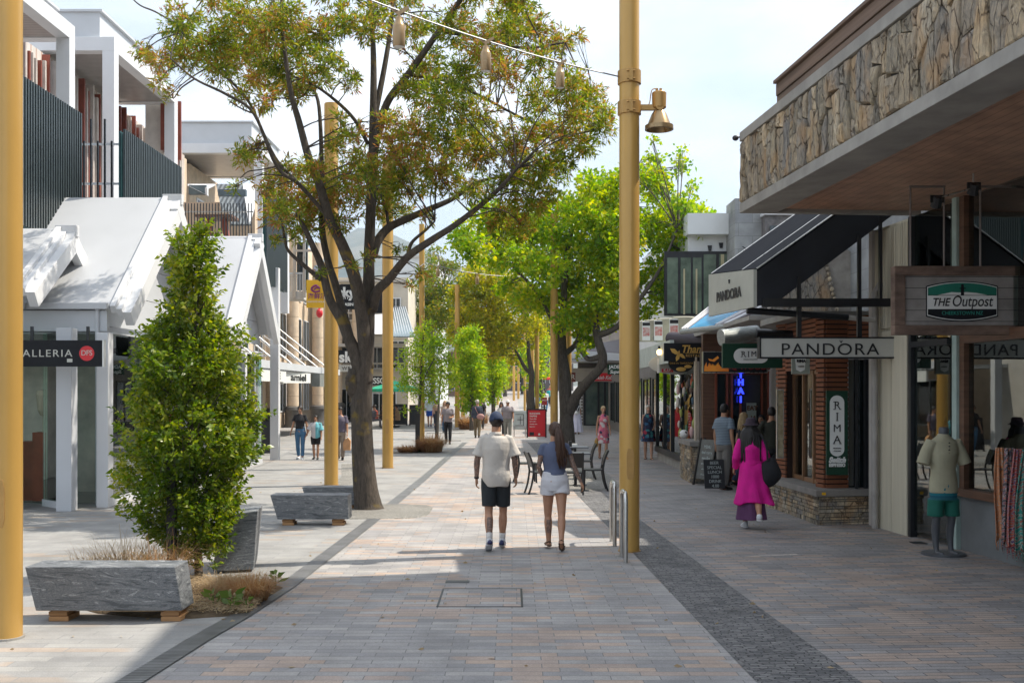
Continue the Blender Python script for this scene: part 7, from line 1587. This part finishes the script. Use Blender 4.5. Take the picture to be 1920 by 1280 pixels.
    if hair is not None:
        st=hat[1] if hat else None
        hs=(extra or {}).get('hair','short')
        if hs=='short': part(hairshell(1.09),'hair',hm,None,wr=.008,fr=30)
        else:
            part(hairshell(1.12,-.075,1.0),'hair',hm,None,wr=.01,fr=26)
            mb=MB(); r_=random.Random(int(px))
            if hs=='bun': mb.ell(hp_(0,-.105,.02),(.04,.035,.04))
            elif hs=='pony':
                base=hp_(.01,-.105,.045); 
                for k in range(44):
                    a=r_.uniform(0,6.28); q=r_.uniform(.0,.075); L_=r_.uniform(.3,.5)
                    P=[base+V((q*.3*math.cos(a),-.0,q*.3*math.sin(a))),base+V((q*math.cos(a)*.7+.012,-.045,-.07)),base+V((q*math.cos(a)*1.1+.028,-.05+q*math.sin(a)*.5,-.22)),base+V((q*math.cos(a)*1.3+.045+r_.gauss(0,.022),-.045+q*math.sin(a)*.5,-.22-L_*.45)),base+V((q*math.cos(a)*.9+.06+r_.gauss(0,.026),-.035,-.1-L_))]
                    mb.tube(crom(P,4),lerpl([.016,.021,.019,.013,.004],4),6)
                mb.ell(base,(.03,.03,.03))
            else:
                ln_={'long':.42,'mid':.2,'vlong':.48}[hs]; wd={'long':.085,'mid':.085,'vlong':.13}[hs]
                for k in range(46 if vox<.01 else 26):
                    u=-1+2*(k+.5)/(46 if vox<.01 else 26); a=u*2.0; x0=math.sin(a)*.078; y0=-math.cos(a)*.085-.012; L_=ln_*r_.uniform(.8,1.08)
                    if y0>.025: y0=.02
                    P=[hp_(x0*.8,y0*.8,.05),hp_(x0*1.1,y0*1.05-.004,-.03),hp_(x0*1.25*(wd/.085),y0*1.1-.015,-.12),hp_(x0*1.35*(wd/.085)+r_.gauss(0,.01),y0*.9-.045,-.12-L_*.5),hp_(x0*1.3*(wd/.085)+r_.gauss(0,.015),y0*.8-.05+r_.gauss(0,.006),-.12-L_)]
                    mb.tube(crom(P,3),lerpl([.016,.02,.022,.018,.005],3),6)
            part(mb,'hair_length',hm,None,wr=.004,fr=40)
    if hat:
        kind,m=hat[0],hat[1]
        if kind=='cap':
            mb=hairshell(1.2,.0,-.05,nz=0); bk=part(mb,'cap',m,None); so=bk.modifiers.new('s','SOLIDIFY'); so.thickness=.006
            mb=MB(); a=[hp_(math.sin(q)*.078,.085+math.cos(q)*.075-.01,.03-.02*math.cos(q)) for q in [R(v) for v in (-80,-55,-30,0,30,55,80)]]; b=[hp_(math.sin(q)*.078,.078,.045) for q in [R(v) for v in (80,40,0,-40,-80)]]; mb.prism(a+b,M@V((0,0,.006))); part(mb,'cap_peak',m,None)
            mb=MB(); mb.ell(hp_(0,-.012,.128),(.008,.008,.005),0,8,5); part(mb,'cap_button',m,None)
        elif kind=='bucket':
            mb=MB(); mb.rings([(hp_(0,-.012,z),M@V((a,0,0)),M@V((0,b,0))) for z,a,b in ((.015,.135,.15),(.02,.13,.145),(.05,.092,.11),(.055,.09,.108),(.115,.08,.096),(.135,.062,.075),(.14,.02,.02))],24); part(mb,'bucket_hat',m,None,wr=.006,fr=12)
        elif kind=='glasses':
            mb=MB(); 
            for sd in (-1,1): mb.ell(hp_(sd*.033,.095,.006),(.026,.006,.018),0,12,7,M); mb.tube([hp_(sd*.058,.088,.012),hp_(sd*.078,.0,.005)],.003,5)
            mb.tube([hp_(-.01,.1,.01),hp_(.01,.1,.01)],.003,5); part(mb,'sunglasses',m,None)
    return F
white_c=cloth('white',(.62,.60,.58)); grey_p=cloth('grey_polo',(.27,.24,.26)); blackc=cloth('black',(.012,.012,.016)); navy=cloth('navy',(.03,.045,.09)); denim=cloth('denim',(.06,.16,.30),.2); khaki=cloth('khaki',(.16,.12,.07)); bluesh=cloth('blue_shorts',(.01,.08,.42))
shirtm=cloth('pale_shirt',(.50,.465,.42),.05,c2=(.57,.53,.485)); slate=cloth('slate_tee',(.095,.115,.19),.12); wshort=cloth('white_shorts',(.60,.60,.64),.04); charc=cloth('charcoal_shorts',(.018,.022,.026)); sneak=mat('sneaker_white',(.62,.63,.66),.5); sneakn=mat('sneaker_navy',(.02,.025,.10),.5); sneakr=mat('sneaker_coral',(.55,.12,.08),.5); blackshoe=mat('black_shoe',(.015,.014,.014),.5)
# hero man
F=person('man in cap, loose pale shirt and dark shorts walking away with the woman',930,1030,1.77,'away',False,legs=((-9,16),(9,4)),heel=(.6,0),arms=((-2,15,14,2),(2,15,16,3)),skin=skM,top=(shirtm,.80,.80,.022,.012),bottom=('shorts',charc,.86,.012,.98),shoes=(sneak,sneak,sneakn),hair=hDark,hat=('cap',navy),vox=.0062,tat=True,width=.99,headyaw=10)
# collar, socks, watch
mb=MB(); mb.rings([((0,-.006,1.46+F.dz),(.088,0,0),(0,.082,0)),((0,-.006,1.485+F.dz),(.076,0,0),(0,.074,0)),((0,-.006,1.505+F.dz),(.068,0,0),(0,.066,0))],20); F.part(mb,'collar',shirtm)
for i in (0,1):
    mb=MB(); a=F.a[i]; k=F.k[i]; mb.tube([a+V((0,0,-.01)),a.lerp(k,.12),a.lerp(k,.26)],[.040,.041,.0445],14); F.part(mb,'sock',white_c)
mb=MB(); wr=F.h[0]; d=(F.h[0]-F.e[0]).normalized(); mb.tube([wr-d*.03,wr-d*.005],[.032,.032],14); F.part(mb,'watch',black)
mb=MB(); mb.box(-.05,.05,-.148,-.140,1.382+F.dz,1.386+F.dz); mb.box(-.018,-.010,-.156,-.146,1.0+F.dz,1.38+F.dz); mb.box(.010,.018,-.156,-.146,1.0+F.dz,1.38+F.dz)
mb=MB(); mb.box(-.055,.055,-.135,-.128,1.37+F.dz,1.374+F.dz); 
# hero woman
F=person('woman in slate tee and white shorts with long dark ponytail walking beside the man',1040,1030,1.64,'away',True,legs=((8,4),(-15,14)),arms=((-2,12,38,-18),(-12,20,10,24)),skin=skM,top=(slate,1.02,.42,.008,0,'tee'),bottom=('shorts',wshort,.36,.026,1.06),shoes='sandal',hair=hBrown,vox=.0062,tat=True,width=1.12,extra={'hair':'pony'},headyaw=18,heel=(0,.8))
mb=MB()
for sd in (-1,1): mb.tube([F.P(sd*.036,.092,.008),F.P(sd*.075,.0,.006)],.004,5); mb.ell(F.P(sd*.034,.098,.006),(.024,.006,.018),0,12,7,F.M)
F.part(mb,'sunglasses',brownwood)
# right-side pedestrians
mag=cloth('magenta_coat',(.62,.004,.25),.12); plum=cloth('plum_skirt',(.10,.035,.10),.2)
F=person('woman in bright magenta coat, long black hair and bucket hat walking by the brick shop',1408,990,1.66,'away',True,legs=((8,4),(-14,40)),arms=((-8,14,50,6),(-4,14,30,6)),skin=skM,top=(mag,1.02,1.9,.035,.0,'coat_top'),bottom=('skirt',plum,.16,.075,.8,.03),shoes=(sneak,sneak),hair=hBlack,hat=('bucket',cloth('dark_plum',(.035,.022,.035))),vox=.0085,width=1.05,extra={'hair':'vlong'},yaw=-6)
mb=MB(); n=9; rs=[]
for k in range(n): u=k/(n-1); rs.append(((.02*u+.03*u*u,-.03*u,1.08-.66*u+F.dz),(.155+.17*u,0,0),(0,.135+.13*u,0)))
mb.rings(rs[::-1],40); mb.v=[(v[0]*(1+.07*max(0,(1.08-v[2])/.66)*math.sin(math.atan2(v[1],v[0])*8)),v[1]*(1+.07*max(0,(1.08-v[2])/.66)*math.sin(math.atan2(v[1],v[0])*8)),v[2]+.03*math.sin(math.atan2(v[1],v[0])*3)*(v[2]<.6)) for v in mb.v]; F.part(mb,'coat_skirt',mag,.010,3,.035,4,7,(1,1,.35))
mb=MB(); mb.rings([((.02,0,1.06+F.dz),(.165,0,0),(0,.142,0)),((.02,0,1.085+F.dz),(.165,0,0),(0,.142,0))],24); F.part(mb,'coat_belt',mag)
t=thing('shoulder_bag','large slouchy black shoulder bag on the woman in the magenta coat','bag',F.t.location+V((.24,-.16,.75)))
b0=F.t.location; mb=MB(); mb.ell(V((0,0,0)),(.15,.10,.23),0,20,14); mb.noise(.05,5,3); mb.v=[tuple(V(v)+b0+V((.27,-.10,.86))) for v in mb.v]; mb.build('bag_body',blackc,t,smooth='all')
mb=MB(); mb.tube(crom([b0+V((.22,-.15,1.04)),b0+V((.20,-.16,1.25)),b0+V((.13,-.08,1.44)),b0+V((.17,.06,1.3)),b0+V((.24,.02,1.05))],5),.016,8); mb.build('bag_strap',blackc,t,smooth=True)
striped=stripes('striped_tee',(.20,.25,.30),(.11,.15,.20),30,'Z',.8,.5)
person('man with dark hair in blue striped tee and grey trousers waiting at the menu boards',1358,918,1.82,'right',False,legs=((2,2),(-3,4)),arms=((-4,8,12),(-6,8,14)),skin=skM,top=(striped,.92,.62,.018,0,'tee'),bottom=('trousers',cloth('grey_trousers',(.17,.16,.15)),1.95,.016),shoes=blackshoe,hair=hBlack,vox=.009,yaw=35,width=1.1)
person('fair haired woman in the queue behind the magenta coat woman',1394,908,1.66,'right',True,skin=skL,top=(blackc,.95,.5,.01),bottom=('trousers',navy,1.9,.01),shoes=blackshoe,hair=hBlond,vox=.011,extra={'hair':'mid'},yaw=20,Y=23.6)
person('dark haired woman in red top facing the queue',1428,905,1.60,'cam',True,skin=skM,top=(cloth('red',(.35,.01,.015)),.95,1.5,.012),bottom=('trousers',blackc,1.9,.01),shoes=blackshoe,hair=hBlack,vox=.011,Y=23.9,yaw=-35)
person('person in dark olive tee with hand on hip, half hidden by the brick wall',1447,915,1.76,'away',False,skin=skM,arms=((-25,30,75,-30),(-10,12,20)),legs=((2,0),(-2,0)),top=(cloth('olive_black',(.03,.032,.022)),.9,.7,.02),bottom=('trousers',blackc,1.9,.02),shoes=blackshoe,hair=hBlack,vox=.011,Y=22.3)
pinkf=floral('pink_floral',(.58,.16,.20),[(.6,.55,.55),(.03,.03,.07),(.6,.58,.58),(.5,.1,.2)])
navyf=floral('navy_floral',(.012,.018,.05),[(.03,.12,.25),(.35,.03,.06),(.02,.03,.08),(.04,.2,.22)])
F=person('woman in pink floral sleeveless dress carrying a yellow bag',1131,860,1.64,'cam',True,legs=((8,4),(-10,8)),arms=((6,10,14),(-8,10,8)),skin=skM,top=(pinkf,.98,0,.006,0,'dress_top'),bottom=('dress',pinkf,.52,.045,1.08),shoes='sandal',hair=hBlond,vox=.010,yaw=8)
t=F.t; b0=t.location; mb=MB(); mb.ell(b0+V((-.21,-.05,.52)),(.06,.05,.15)); o=mb.noise(.02,8,1).build('handbag',mat('yellow_leather',(.35,.20,.04),.6),smooth='all'); tag(o,'yellow brown handbag held by the woman in pink dress','bag')
F=person('grey haired woman in navy floral sleeveless dress walking by the thick golden pole',1216,861,1.68,'cam',True,legs=((8,4),(-8,8)),arms=((4,10,60,-14),(-6,8,12)),skin=skL,top=(navyf,.98,0,.014,0,'dress_top'),bottom=('dress',navyf,.58,.05,1.08),shoes='sandal',hair=hGrey,vox=.010,width=1.06)
# centre
person('man with white cap in grey polo and grey trousers walking toward the camera',952,824,1.74,'cam',False,legs=((10,4),(-8,6)),arms=((8,8,14),(-8,8,12)),skin=skM,top=(grey_p,.93,.65,.02,0,'polo'),bottom=('trousers',cloth('stone_grey',(.22,.22,.20)),1.95,.02),shoes=blackshoe,hair=hWhite,hat=('cap',white_c),vox=.011,width=1.1)
person('dark haired woman in white tee with sunglasses beside the white cap man',940,822,1.62,'cam',True,legs=((6,4),(-8,6)),arms=((8,8,60,-10),(-6,8,12)),skin=skM,top=(white_c,.95,.5,.014,0,'tee'),bottom=('trousers',blackc,1.8,.01),shoes=blackshoe,hair=hBlack,hat=('glasses',black),vox=.011,extra={'hair':'long'},Y=49.5)
F=person('person in navy jacket and olive trousers walking away with a pink shoulder bag',895,821,1.74,'away',False,legs=((10,4),(-10,8)),arms=((-4,8,30),(6,8,20)),skin=skM,top=(cloth('navy_jacket',(.05,.06,.09)),.9,1.8,.02,0,'jacket'),bottom=('trousers',khaki,1.92,.012),shoes=blackshoe,hair=hGrey,vox=.011)
mb=MB(); b0=F.t.location; mb.ell(b0+V((.15,-.17,.98)),(.18,.07,.13),0,14,8); mb.tube([b0+V((.05,-.17,1.08)),b0+V((-.12,-.13,1.42)),b0+V((.2,0,1.1))],.015,6); tag(mb.build('shoulder_bag',mat('pink_leather',(.45,.24,.22),.6),smooth='all'),'dusty pink shoulder bag on the person in navy jacket','bag')
person('man in grey polo and black trousers looking at his phone beside the young trees',840,832,1.70,'cam',False,legs=((12,4),(-12,10)),arms=((6,8,80,-20),(-4,12,12)),skin=skM,top=(grey_p,.93,.65,.018,0,'polo'),bottom=('trousers',blackc,1.92,.012),shoes=blackshoe,hair=hBlack,vox=.011,headdn=25,headyaw=-15)
person('man in pale blue shirt and bright blue shorts walking away near the young trees',806,802,1.86,'away',False,legs=((12,4),(-12,14)),arms=((-6,8,14),(8,8,20)),skin=skL,top=(cloth('pale_blue',(.55,.62,.66)),.9,1.3,.022),bottom=('shorts',bluesh,.66,.03),shoes=(sneakn,sneak),hair=hBrown,vox=.012)
person('fair woman half hidden behind the phone man',834,810,1.68,'cam',True,skin=skL,top=(cloth('beige',(.4,.3,.24)),.95,.3,.01),bottom=('trousers',denim,1.9,.01),shoes=blackshoe,hair=hBlond,vox=.013,extra={'hair':'long'},Y=54)
person('person in tan top beyond the slender young tree',818,806,1.68,'away',True,skin=skL,top=(cloth('tan',(.35,.22,.16)),.95,.5,.02),bottom=('trousers',navy,1.9,.01),shoes=blackshoe,hair=hBrown,vox=.013,Y=59)
person('person in black carrying nothing just behind the navy jacket walker',903,802,1.72,'away',False,skin=skD,top=(blackc,.93,.6,.02),bottom=('trousers',blackc,1.92,.012),shoes=blackshoe,hair=hBlack,vox=.013,Y=60)
# left group
person('woman in black polo and blue jeans with sunglasses holding the child\'s hand',563,861,1.66,'cam',True,legs=((6,4),(-6,6)),arms=((0,12,8,6),(2,16,10,14)),skin=skM,top=(blackc,1.0,.6,.014,0,'polo'),bottom=('trousers',denim,1.9,.008,1.08),shoes=(sneak,sneak),hair=hBlack,hat=('glasses',black),vox=.010,extra={'hair':'bun'})
teal=cloth('white_teal',(.60,.60,.62))
m_,nt,b=newmat('half_teal_tee'); sp=nt.nodes.new('ShaderNodeSeparateXYZ'); nt.links.new(mapping(nt,'Object'),sp.inputs[0]); g_=N(nt,'ShaderNodeMath',operation='LESS_THAN'); g_.inputs[1].default_value=-.01; nt.links.new(sp.outputs[0],g_.inputs[0]); nt.links.new(mixc(nt,g_.outputs[0],(.60,.58,.60),(.14,.42,.48)),b.inputs['Base Color']); b.inputs['Roughness'].default_value=.85
person('child in white and teal tee holding the woman\'s hand',592,861,1.36,'cam',False,legs=((4,4),(-5,6)),arms=((2,10,10),(6,24,10,22)),skin=skM,top=(m_,.84,.9,.035,0,'tee'),bottom=('shorts',blackc,.7,.02),shoes=blackshoe,hair=hBlack,vox=.010,width=.95)
F=person('man in dark purple tee and beige trousers carrying a paper bag behind the golden pole',638,862,1.62,'cam',False,legs=((4,4),(-10,6)),arms=((4,10,8),(0,8,10)),skin=skM,top=(cloth('purple_grey',(.11,.095,.13)),.92,.7,.02),bottom=('trousers',cloth('beige_trousers',(.26,.21,.17)),1.92,.014),shoes=blackshoe,hair=hBlack,vox=.010,headdn=15)
mb=MB(); Y=32.6; mb.prism([W(644,844,Y),W(656,844,Y),W(657,826,Y),W(652,820,Y),W(647,823,Y),W(643,830,Y)],(0,.14,0)); tag(mb.build('paper_bag',mat('kraft_paper',(.50,.27,.13),.8,0,.15,8)),'brown paper takeaway bag carried by the man in dark purple tee','bag')
person('person leaning on the upper balcony above the yellow banner sign',597,520,1.7,'cam',False,skin=skM,legs=((0,0),(0,0)),arms=((20,10,60),(20,10,60)),top=(cloth('pale_tee',(.45,.5,.58)),.92,.7,.02),bottom=('trousers',navy,1.9,.01),shoes=blackshoe,hair=hBlack,vox=.014,Y=56.8,z0=Z(548,56.8))
person('person in black with a tray at the cafe left of the ash trunk',662,800,1.72,'right',False,skin=skM,arms=((10,8,80),(10,8,80)),legs=((0,0),(2,0)),top=(blackc,.92,.7,.02),bottom=('trousers',blackc,1.9,.01),shoes=blackshoe,hair=hBlack,vox=.014,Y=60,yaw=20)
F=person('woman in long white dress standing at the glass shop by the maple',1082,813,1.70,'away',True,skin=skM,legs=((2,2),(-2,2)),top=(white_c,1.0,.35,.01,0,'dress_top'),bottom=('dress',cloth('pale_lilac',(.62,.62,.74)),.10,.14,1.08,.05),shoes='sandal',hair=hBlack,vox=.012,extra={'hair':'long'},Y=53)
mb=MB(); b0=F.t.location; mb.ell(b0+V((-.05,-.18,1.05)),(.10,.05,.09),0,12,8); mb.tube([b0+V((-.05,-.17,1.1)),b0+V((.1,-.1,1.42))],.012,6); tag(mb.build('handbag',signwhite,smooth='all'),'white shoulder bag on the woman in the long white dress','bag')
# far walkers
farp=[(990,765,1.74,blackc,blackc,'left of two dark dressed walkers far down the mall','away'),(1014,764,1.76,navy,denim,'right of two dark dressed walkers far down the mall, in blue jeans','away'),(1007,757,1.7,grey_p,blackc,'grey dressed walker beyond the two dark dressed walkers','cam'),(1018,716,1.72,blackc,blackc,'black dressed person under the small red umbrella',None),(1023,745,1.7,white_c,denim,'person in white beside the small far red sign','away'),(937,740,1.7,navy,blackc,'faint walker by the lone far golden pole','cam'),(917,742,1.7,cloth('rose',(.4,.12,.12)),blackc,'faint walker in rose at the left far pavement edge','away'),(1029,738,1.7,cloth('teal2',(.02,.3,.32)),blackc,'person in teal in the far crowd right of the poles','cam'),(1031,728,1.7,red,blackc,'person in red in the far crowd right of the poles','cam')]
for i,(px,py,H,tm,bm_,lab,fc) in enumerate(farp):
    Yd={0:94,1:94,2:104,3:88,4:84,5:120,6:118,7:96,8:104}[i]
    person(lab,px,py,H,fc or 'cam',i%2==1,skin=skM,legs=((12,4),(-12,8)),top=(tm,.92,.9,.02),bottom=('trousers',bm_,1.9,.012),shoes=blackshoe,hair=[hBlack,hBrown,hBlond][i%3],vox=.022,Y=Yd)
# seated cafe guests (simple seated pose) near ash trunk right edge
def seated(px,Y,m,label,hm_=hBlack,seed=0):
    x=X(px,Y); t=thing('person',label,'person',(x,Y,0)); mb=MB(); d=V((1 if seed%2 else -1,0,0))
    mb.rings([((x,Y,.42),(.15,0,0),(0,.15,0)),((x,Y,.6),(.15,0,0),(0,.13,0)),((x+d.x*.05,Y,.95),(.17,0,0),(0,.13,0)),((x+d.x*.06,Y,1.02),(.08,0,0),(0,.08,0)),((x+d.x*.07,Y,1.12),(.05,0,0),(0,.05,0))],14); mb.ell((x+d.x*.08,Y,1.2),(.08,.095,.11))
    for s in (-.1,.1): mb.tube([(x,Y+s,.48),(x+d.x*.42,Y+s,.5),(x+d.x*.45,Y+s,.08),(x+d.x*.58,Y+s,.04)],[.085,.065,.045,.04],10); mb.tube([(x+d.x*.05,Y+s*1.8,.93),(x+d.x*.12,Y+s*2,.68),(x+d.x*.36,Y+s,.72)],[.05,.042,.03],8)
    b=mb.remesh(.02,2); b.m=[0 if (sum(b.v[i][2] for i in f)/len(f)>1.04 or sum(abs(b.v[i][0]-x) for i in f)/len(f)>.25 and sum(b.v[i][2] for i in f)/len(f)>.6) else 1 for f in b.f]; b.build('body',[skM,m],t,smooth='all')
    mb=MB(); mb.ell((x+d.x*.06,Y,1.24),(.095,.105,.10)); mb.build('hair',hm_,t,smooth='all')
def cafechair(px,Y,label,m=black,rz=0,grp='cafe chairs by the maple'):
    t=thing('cafe_chair',label,'chair',(X(px,Y),Y,0),rz,grp)
    mb=MB(); mb.box(-.20,.22,-.21,.21,.43,.46); mb.build('seat',m,t,bevel=.008,local=True)
    for sy in (-.19,.19):
        mb=MB(); mb.tube([(.19,sy,.44),(.20,sy,0)],.02,8,flat=.8); mb.build('leg',m,t,local=True)
        mb=MB(); mb.tube(crom([(-.30,sy,0),(-.235,sy,.2),(-.20,sy,.42),(-.20,sy,.5),(-.235,sy,.68),(-.31,sy,.86)],3),.021,8); mb.build('leg',m,t,local=True,smooth=True)
    mb=MB(); 
    for k in range(6):
        z=.55+k*.05; x_=-.205-.095*((z-.5)/.36)**1.4
    a=[(-.205,.55),(-.235,.68),(-.268,.77),(-.305,.855)]
    for i in range(3): mb.hexa([(a[i][0]-.012,-.19,a[i][1]),(a[i][0]+.012,-.19,a[i][1]),(a[i][0]+.012,.19,a[i][1]),(a[i][0]-.012,.19,a[i][1])],[(a[i+1][0]-.012,-.19,a[i+1][1]),(a[i+1][0]+.012,-.19,a[i+1][1]),(a[i+1][0]+.012,.19,a[i+1][1]),(a[i+1][0]-.012,.19,a[i+1][1])])
    mb.build('backrest',m,t,local=True); return t
c0=cafechair(1117,22.6,'black cafe chair facing left at the right end of the table group',rz=R(180)); c0.location.x=X(1112,22.6)
dup(c0,(X(1093,25.4),25.4,0),R(180),'black cafe chair facing left behind the table')
dup(c0,(X(988,24.6),24.6,0),R(5),'black cafe chair facing right, partly behind the man\'s sleeve')
dup(c0,(X(1014,21.9),21.9,0),R(12),'black cafe chair between the walking couple')
dup(c0,(X(1074,21.8),21.8,0),R(90),'black cafe chair with its back to the camera, right of the woman')
def table(px,Y,label):
    t=thing('cafe_table',label,'table',(X(px,Y),Y,0),0,'small black cafe tables'); mb=MB(); mb.box(-.32,.32,-.32,.32,.715,.745); mb.build('table_top',mat('table_top_grey',(.10,.11,.13),.3),t,bevel=.006,local=True)
    mb=MB(); mb.cyl(0,0,.02,.715,.035,12); mb.build('pedestal',black,t,local=True); mb=MB(); mb.box(-.25,.25,-.04,.04,0,.03); mb.box(-.04,.04,-.25,.25,.0,.028); mb.build('foot',black,t,local=True); return t
a=table(1079,23.6,'small black cafe table nearest the walking woman')
dup(a,(X(1078,26.3),26.3,0),0,'second small cafe table behind the first')
Y=26.3; t=thing('menu_holder','black caddy with white card on the rear cafe table','caddy',(X(1070,Y),Y,.745)); mb=MB(); mb.box(X(1066,Y),X(1072,Y),Y-.1,Y+.1,.747,.87); mb.build('box',black,t); mb=MB(); mb.box(X(1072,Y),X(1082,Y),Y-.1,Y+.1,.747,.81); mb.build('cards',signwhite,t)
for i,(px,Y,m,lab) in enumerate(((705,64,cloth('rust_tee',(.3,.06,.04)),'seated cafe guest in rust top just right of the ash trunk'),(716,65,blackc,'seated cafe guest in black at the cafe right of the trunk'),(746,63,cloth('tan3',(.4,.25,.15)),'seated cafe guest in tan between golden pole and young tree'),(699,61,cloth('skull_tee',(.10,.09,.10)),'seated cafe guest in dark grey touching the trunk edge'))):
    seated(px,Y,m,lab,[hBlack,hBrown][i%2],i)
mb=MB(); 
t=thing('cafe_table','cafe table among the seated guests under the green umbrella','table',(X(712,63),63,0)); x=X(712,63); mb.box(x-.4,x+.4,62.7,63.3,.72,.75); mb.build('table_top',brownwood,t); mb=MB(); mb.cyl(x,63,0,.72,.04,8); mb.build('pedestal',dark,t)
# ================================================================ camera, light, sky
cam=bpy.data.cameras.new('camera'); co=bpy.data.objects.new('camera',cam); COL.objects.link(co); SC.camera=co
co.location=(0,0,CH); co.rotation_euler=(R(90),0,0); cam.sensor_width=36; cam.lens=37.5; cam.shift_y=(735-640)/1920; cam.clip_end=9000; cam.clip_start=.05
sv=V((.68,.17,1.0)).normalized()
sun=bpy.data.lights.new('sun','SUN'); so=bpy.data.objects.new('sun',sun); COL.objects.link(so); sun.energy=4.3; sun.angle=R(.55); sun.color=(1,.92,.79)
so.rotation_euler=sv.to_track_quat('Z','Y').to_euler(); so.location=(20,5,30)
w=bpy.data.worlds.new('World'); SC.world=w; w.use_nodes=True; nt=w.node_tree; L=nt.links; bgn=nt.nodes['Background']
sky=nt.nodes.new('ShaderNodeTexSky'); sky.sky_type='NISHITA'; sky.sun_disc=False; sky.sun_elevation=math.asin(sv.z); sky.sun_rotation=math.atan2(sv.x,sv.y); sky.air_density=1.2; sky.dust_density=2.0; sky.ozone_density=1.0
tc=nt.nodes.new('ShaderNodeTexCoord'); mp=nt.nodes.new('ShaderNodeMapping'); mp.inputs['Scale'].default_value=(1.2,1.2,3.5); L.new(tc.outputs['Generated'],mp.inputs[0])
n=nt.nodes.new('ShaderNodeTexNoise'); n.inputs['Scale'].default_value=1.6; n.inputs['Detail'].default_value=8; n.inputs['Roughness'].default_value=.55; L.new(mp.outputs[0],n.inputs['Vector'])
cr=ramp(nt,[(.30,(.30,.30,.30)),(.52,(.93,.93,.93)),(.7,(1,1,1))]); L.new(n.outputs[0],cr.inputs[0])
n2=nt.nodes.new('ShaderNodeTexNoise'); n2.inputs['Scale'].default_value=3.0; n2.inputs['Detail'].default_value=8; L.new(mp.outputs[0],n2.inputs['Vector'])
cc=ramp(nt,[(.32,(5.6,6.4,7.7)),(.56,(7.6,8.0,8.5)),(.72,(8.7,8.8,9.0))]); L.new(n2.outputs[0],cc.inputs[0])
# low band near the horizon stays clearer and bluer
sp=nt.nodes.new('ShaderNodeSeparateXYZ'); L.new(tc.outputs['Generated'],sp.inputs[0]); mr=nt.nodes.new('ShaderNodeMapRange'); mr.inputs[1].default_value=.10; mr.inputs[2].default_value=.24; mr.inputs[3].default_value=.35; mr.inputs[4].default_value=1.0; L.new(sp.outputs[2],mr.inputs[0])
mu=nt.nodes.new('ShaderNodeMath'); mu.operation='MULTIPLY'; L.new(cr.outputs[0],mu.inputs[0]); L.new(mr.outputs[0],mu.inputs[1])
o=mixc(nt,mu.outputs[0],sky.outputs[0],cc.outputs[0]); L.new(o,bgn.inputs[0]); bgn.inputs[1].default_value=.114
SC.view_settings.view_transform='Standard'; SC.view_settings.look='None'; SC.view_settings.exposure=.62; SC.view_settings.gamma=1
SC.render.engine='CYCLES'
cy=SC.cycles; cy.max_bounces=6; cy.diffuse_bounces=3; cy.glossy_bounces=3; cy.transmission_bounces=4; cy.transparent_max_bounces=10; cy.volume_bounces=0; cy.caustics_reflective=False; cy.caustics_refractive=False
if HAZE:
    mb=MB(); mb.box(-4500,4500,-1600,5200,-3,430); hz=mb.build('haze',None); hz.data.materials.clear()
    m=bpy.data.materials.new('haze'); m.use_nodes=True; t_=m.node_tree; t_.nodes.remove(t_.nodes['Principled BSDF']); v=t_.nodes.new('ShaderNodeVolumePrincipled'); v.inputs['Color'].default_value=(.60,.77,1,1); v.inputs['Density'].default_value=HAZE; v.inputs['Anisotropy'].default_value=.2; t_.links.new(v.outputs[0],t_.nodes['Material Output'].inputs['Volume']); hz.data.materials.append(m); hz['kind']='stuff'
for o in list(COL.objects):
    if o.type=='EMPTY' and not any(c.parent==o for c in COL.objects): bpy.data.objects.remove(o)
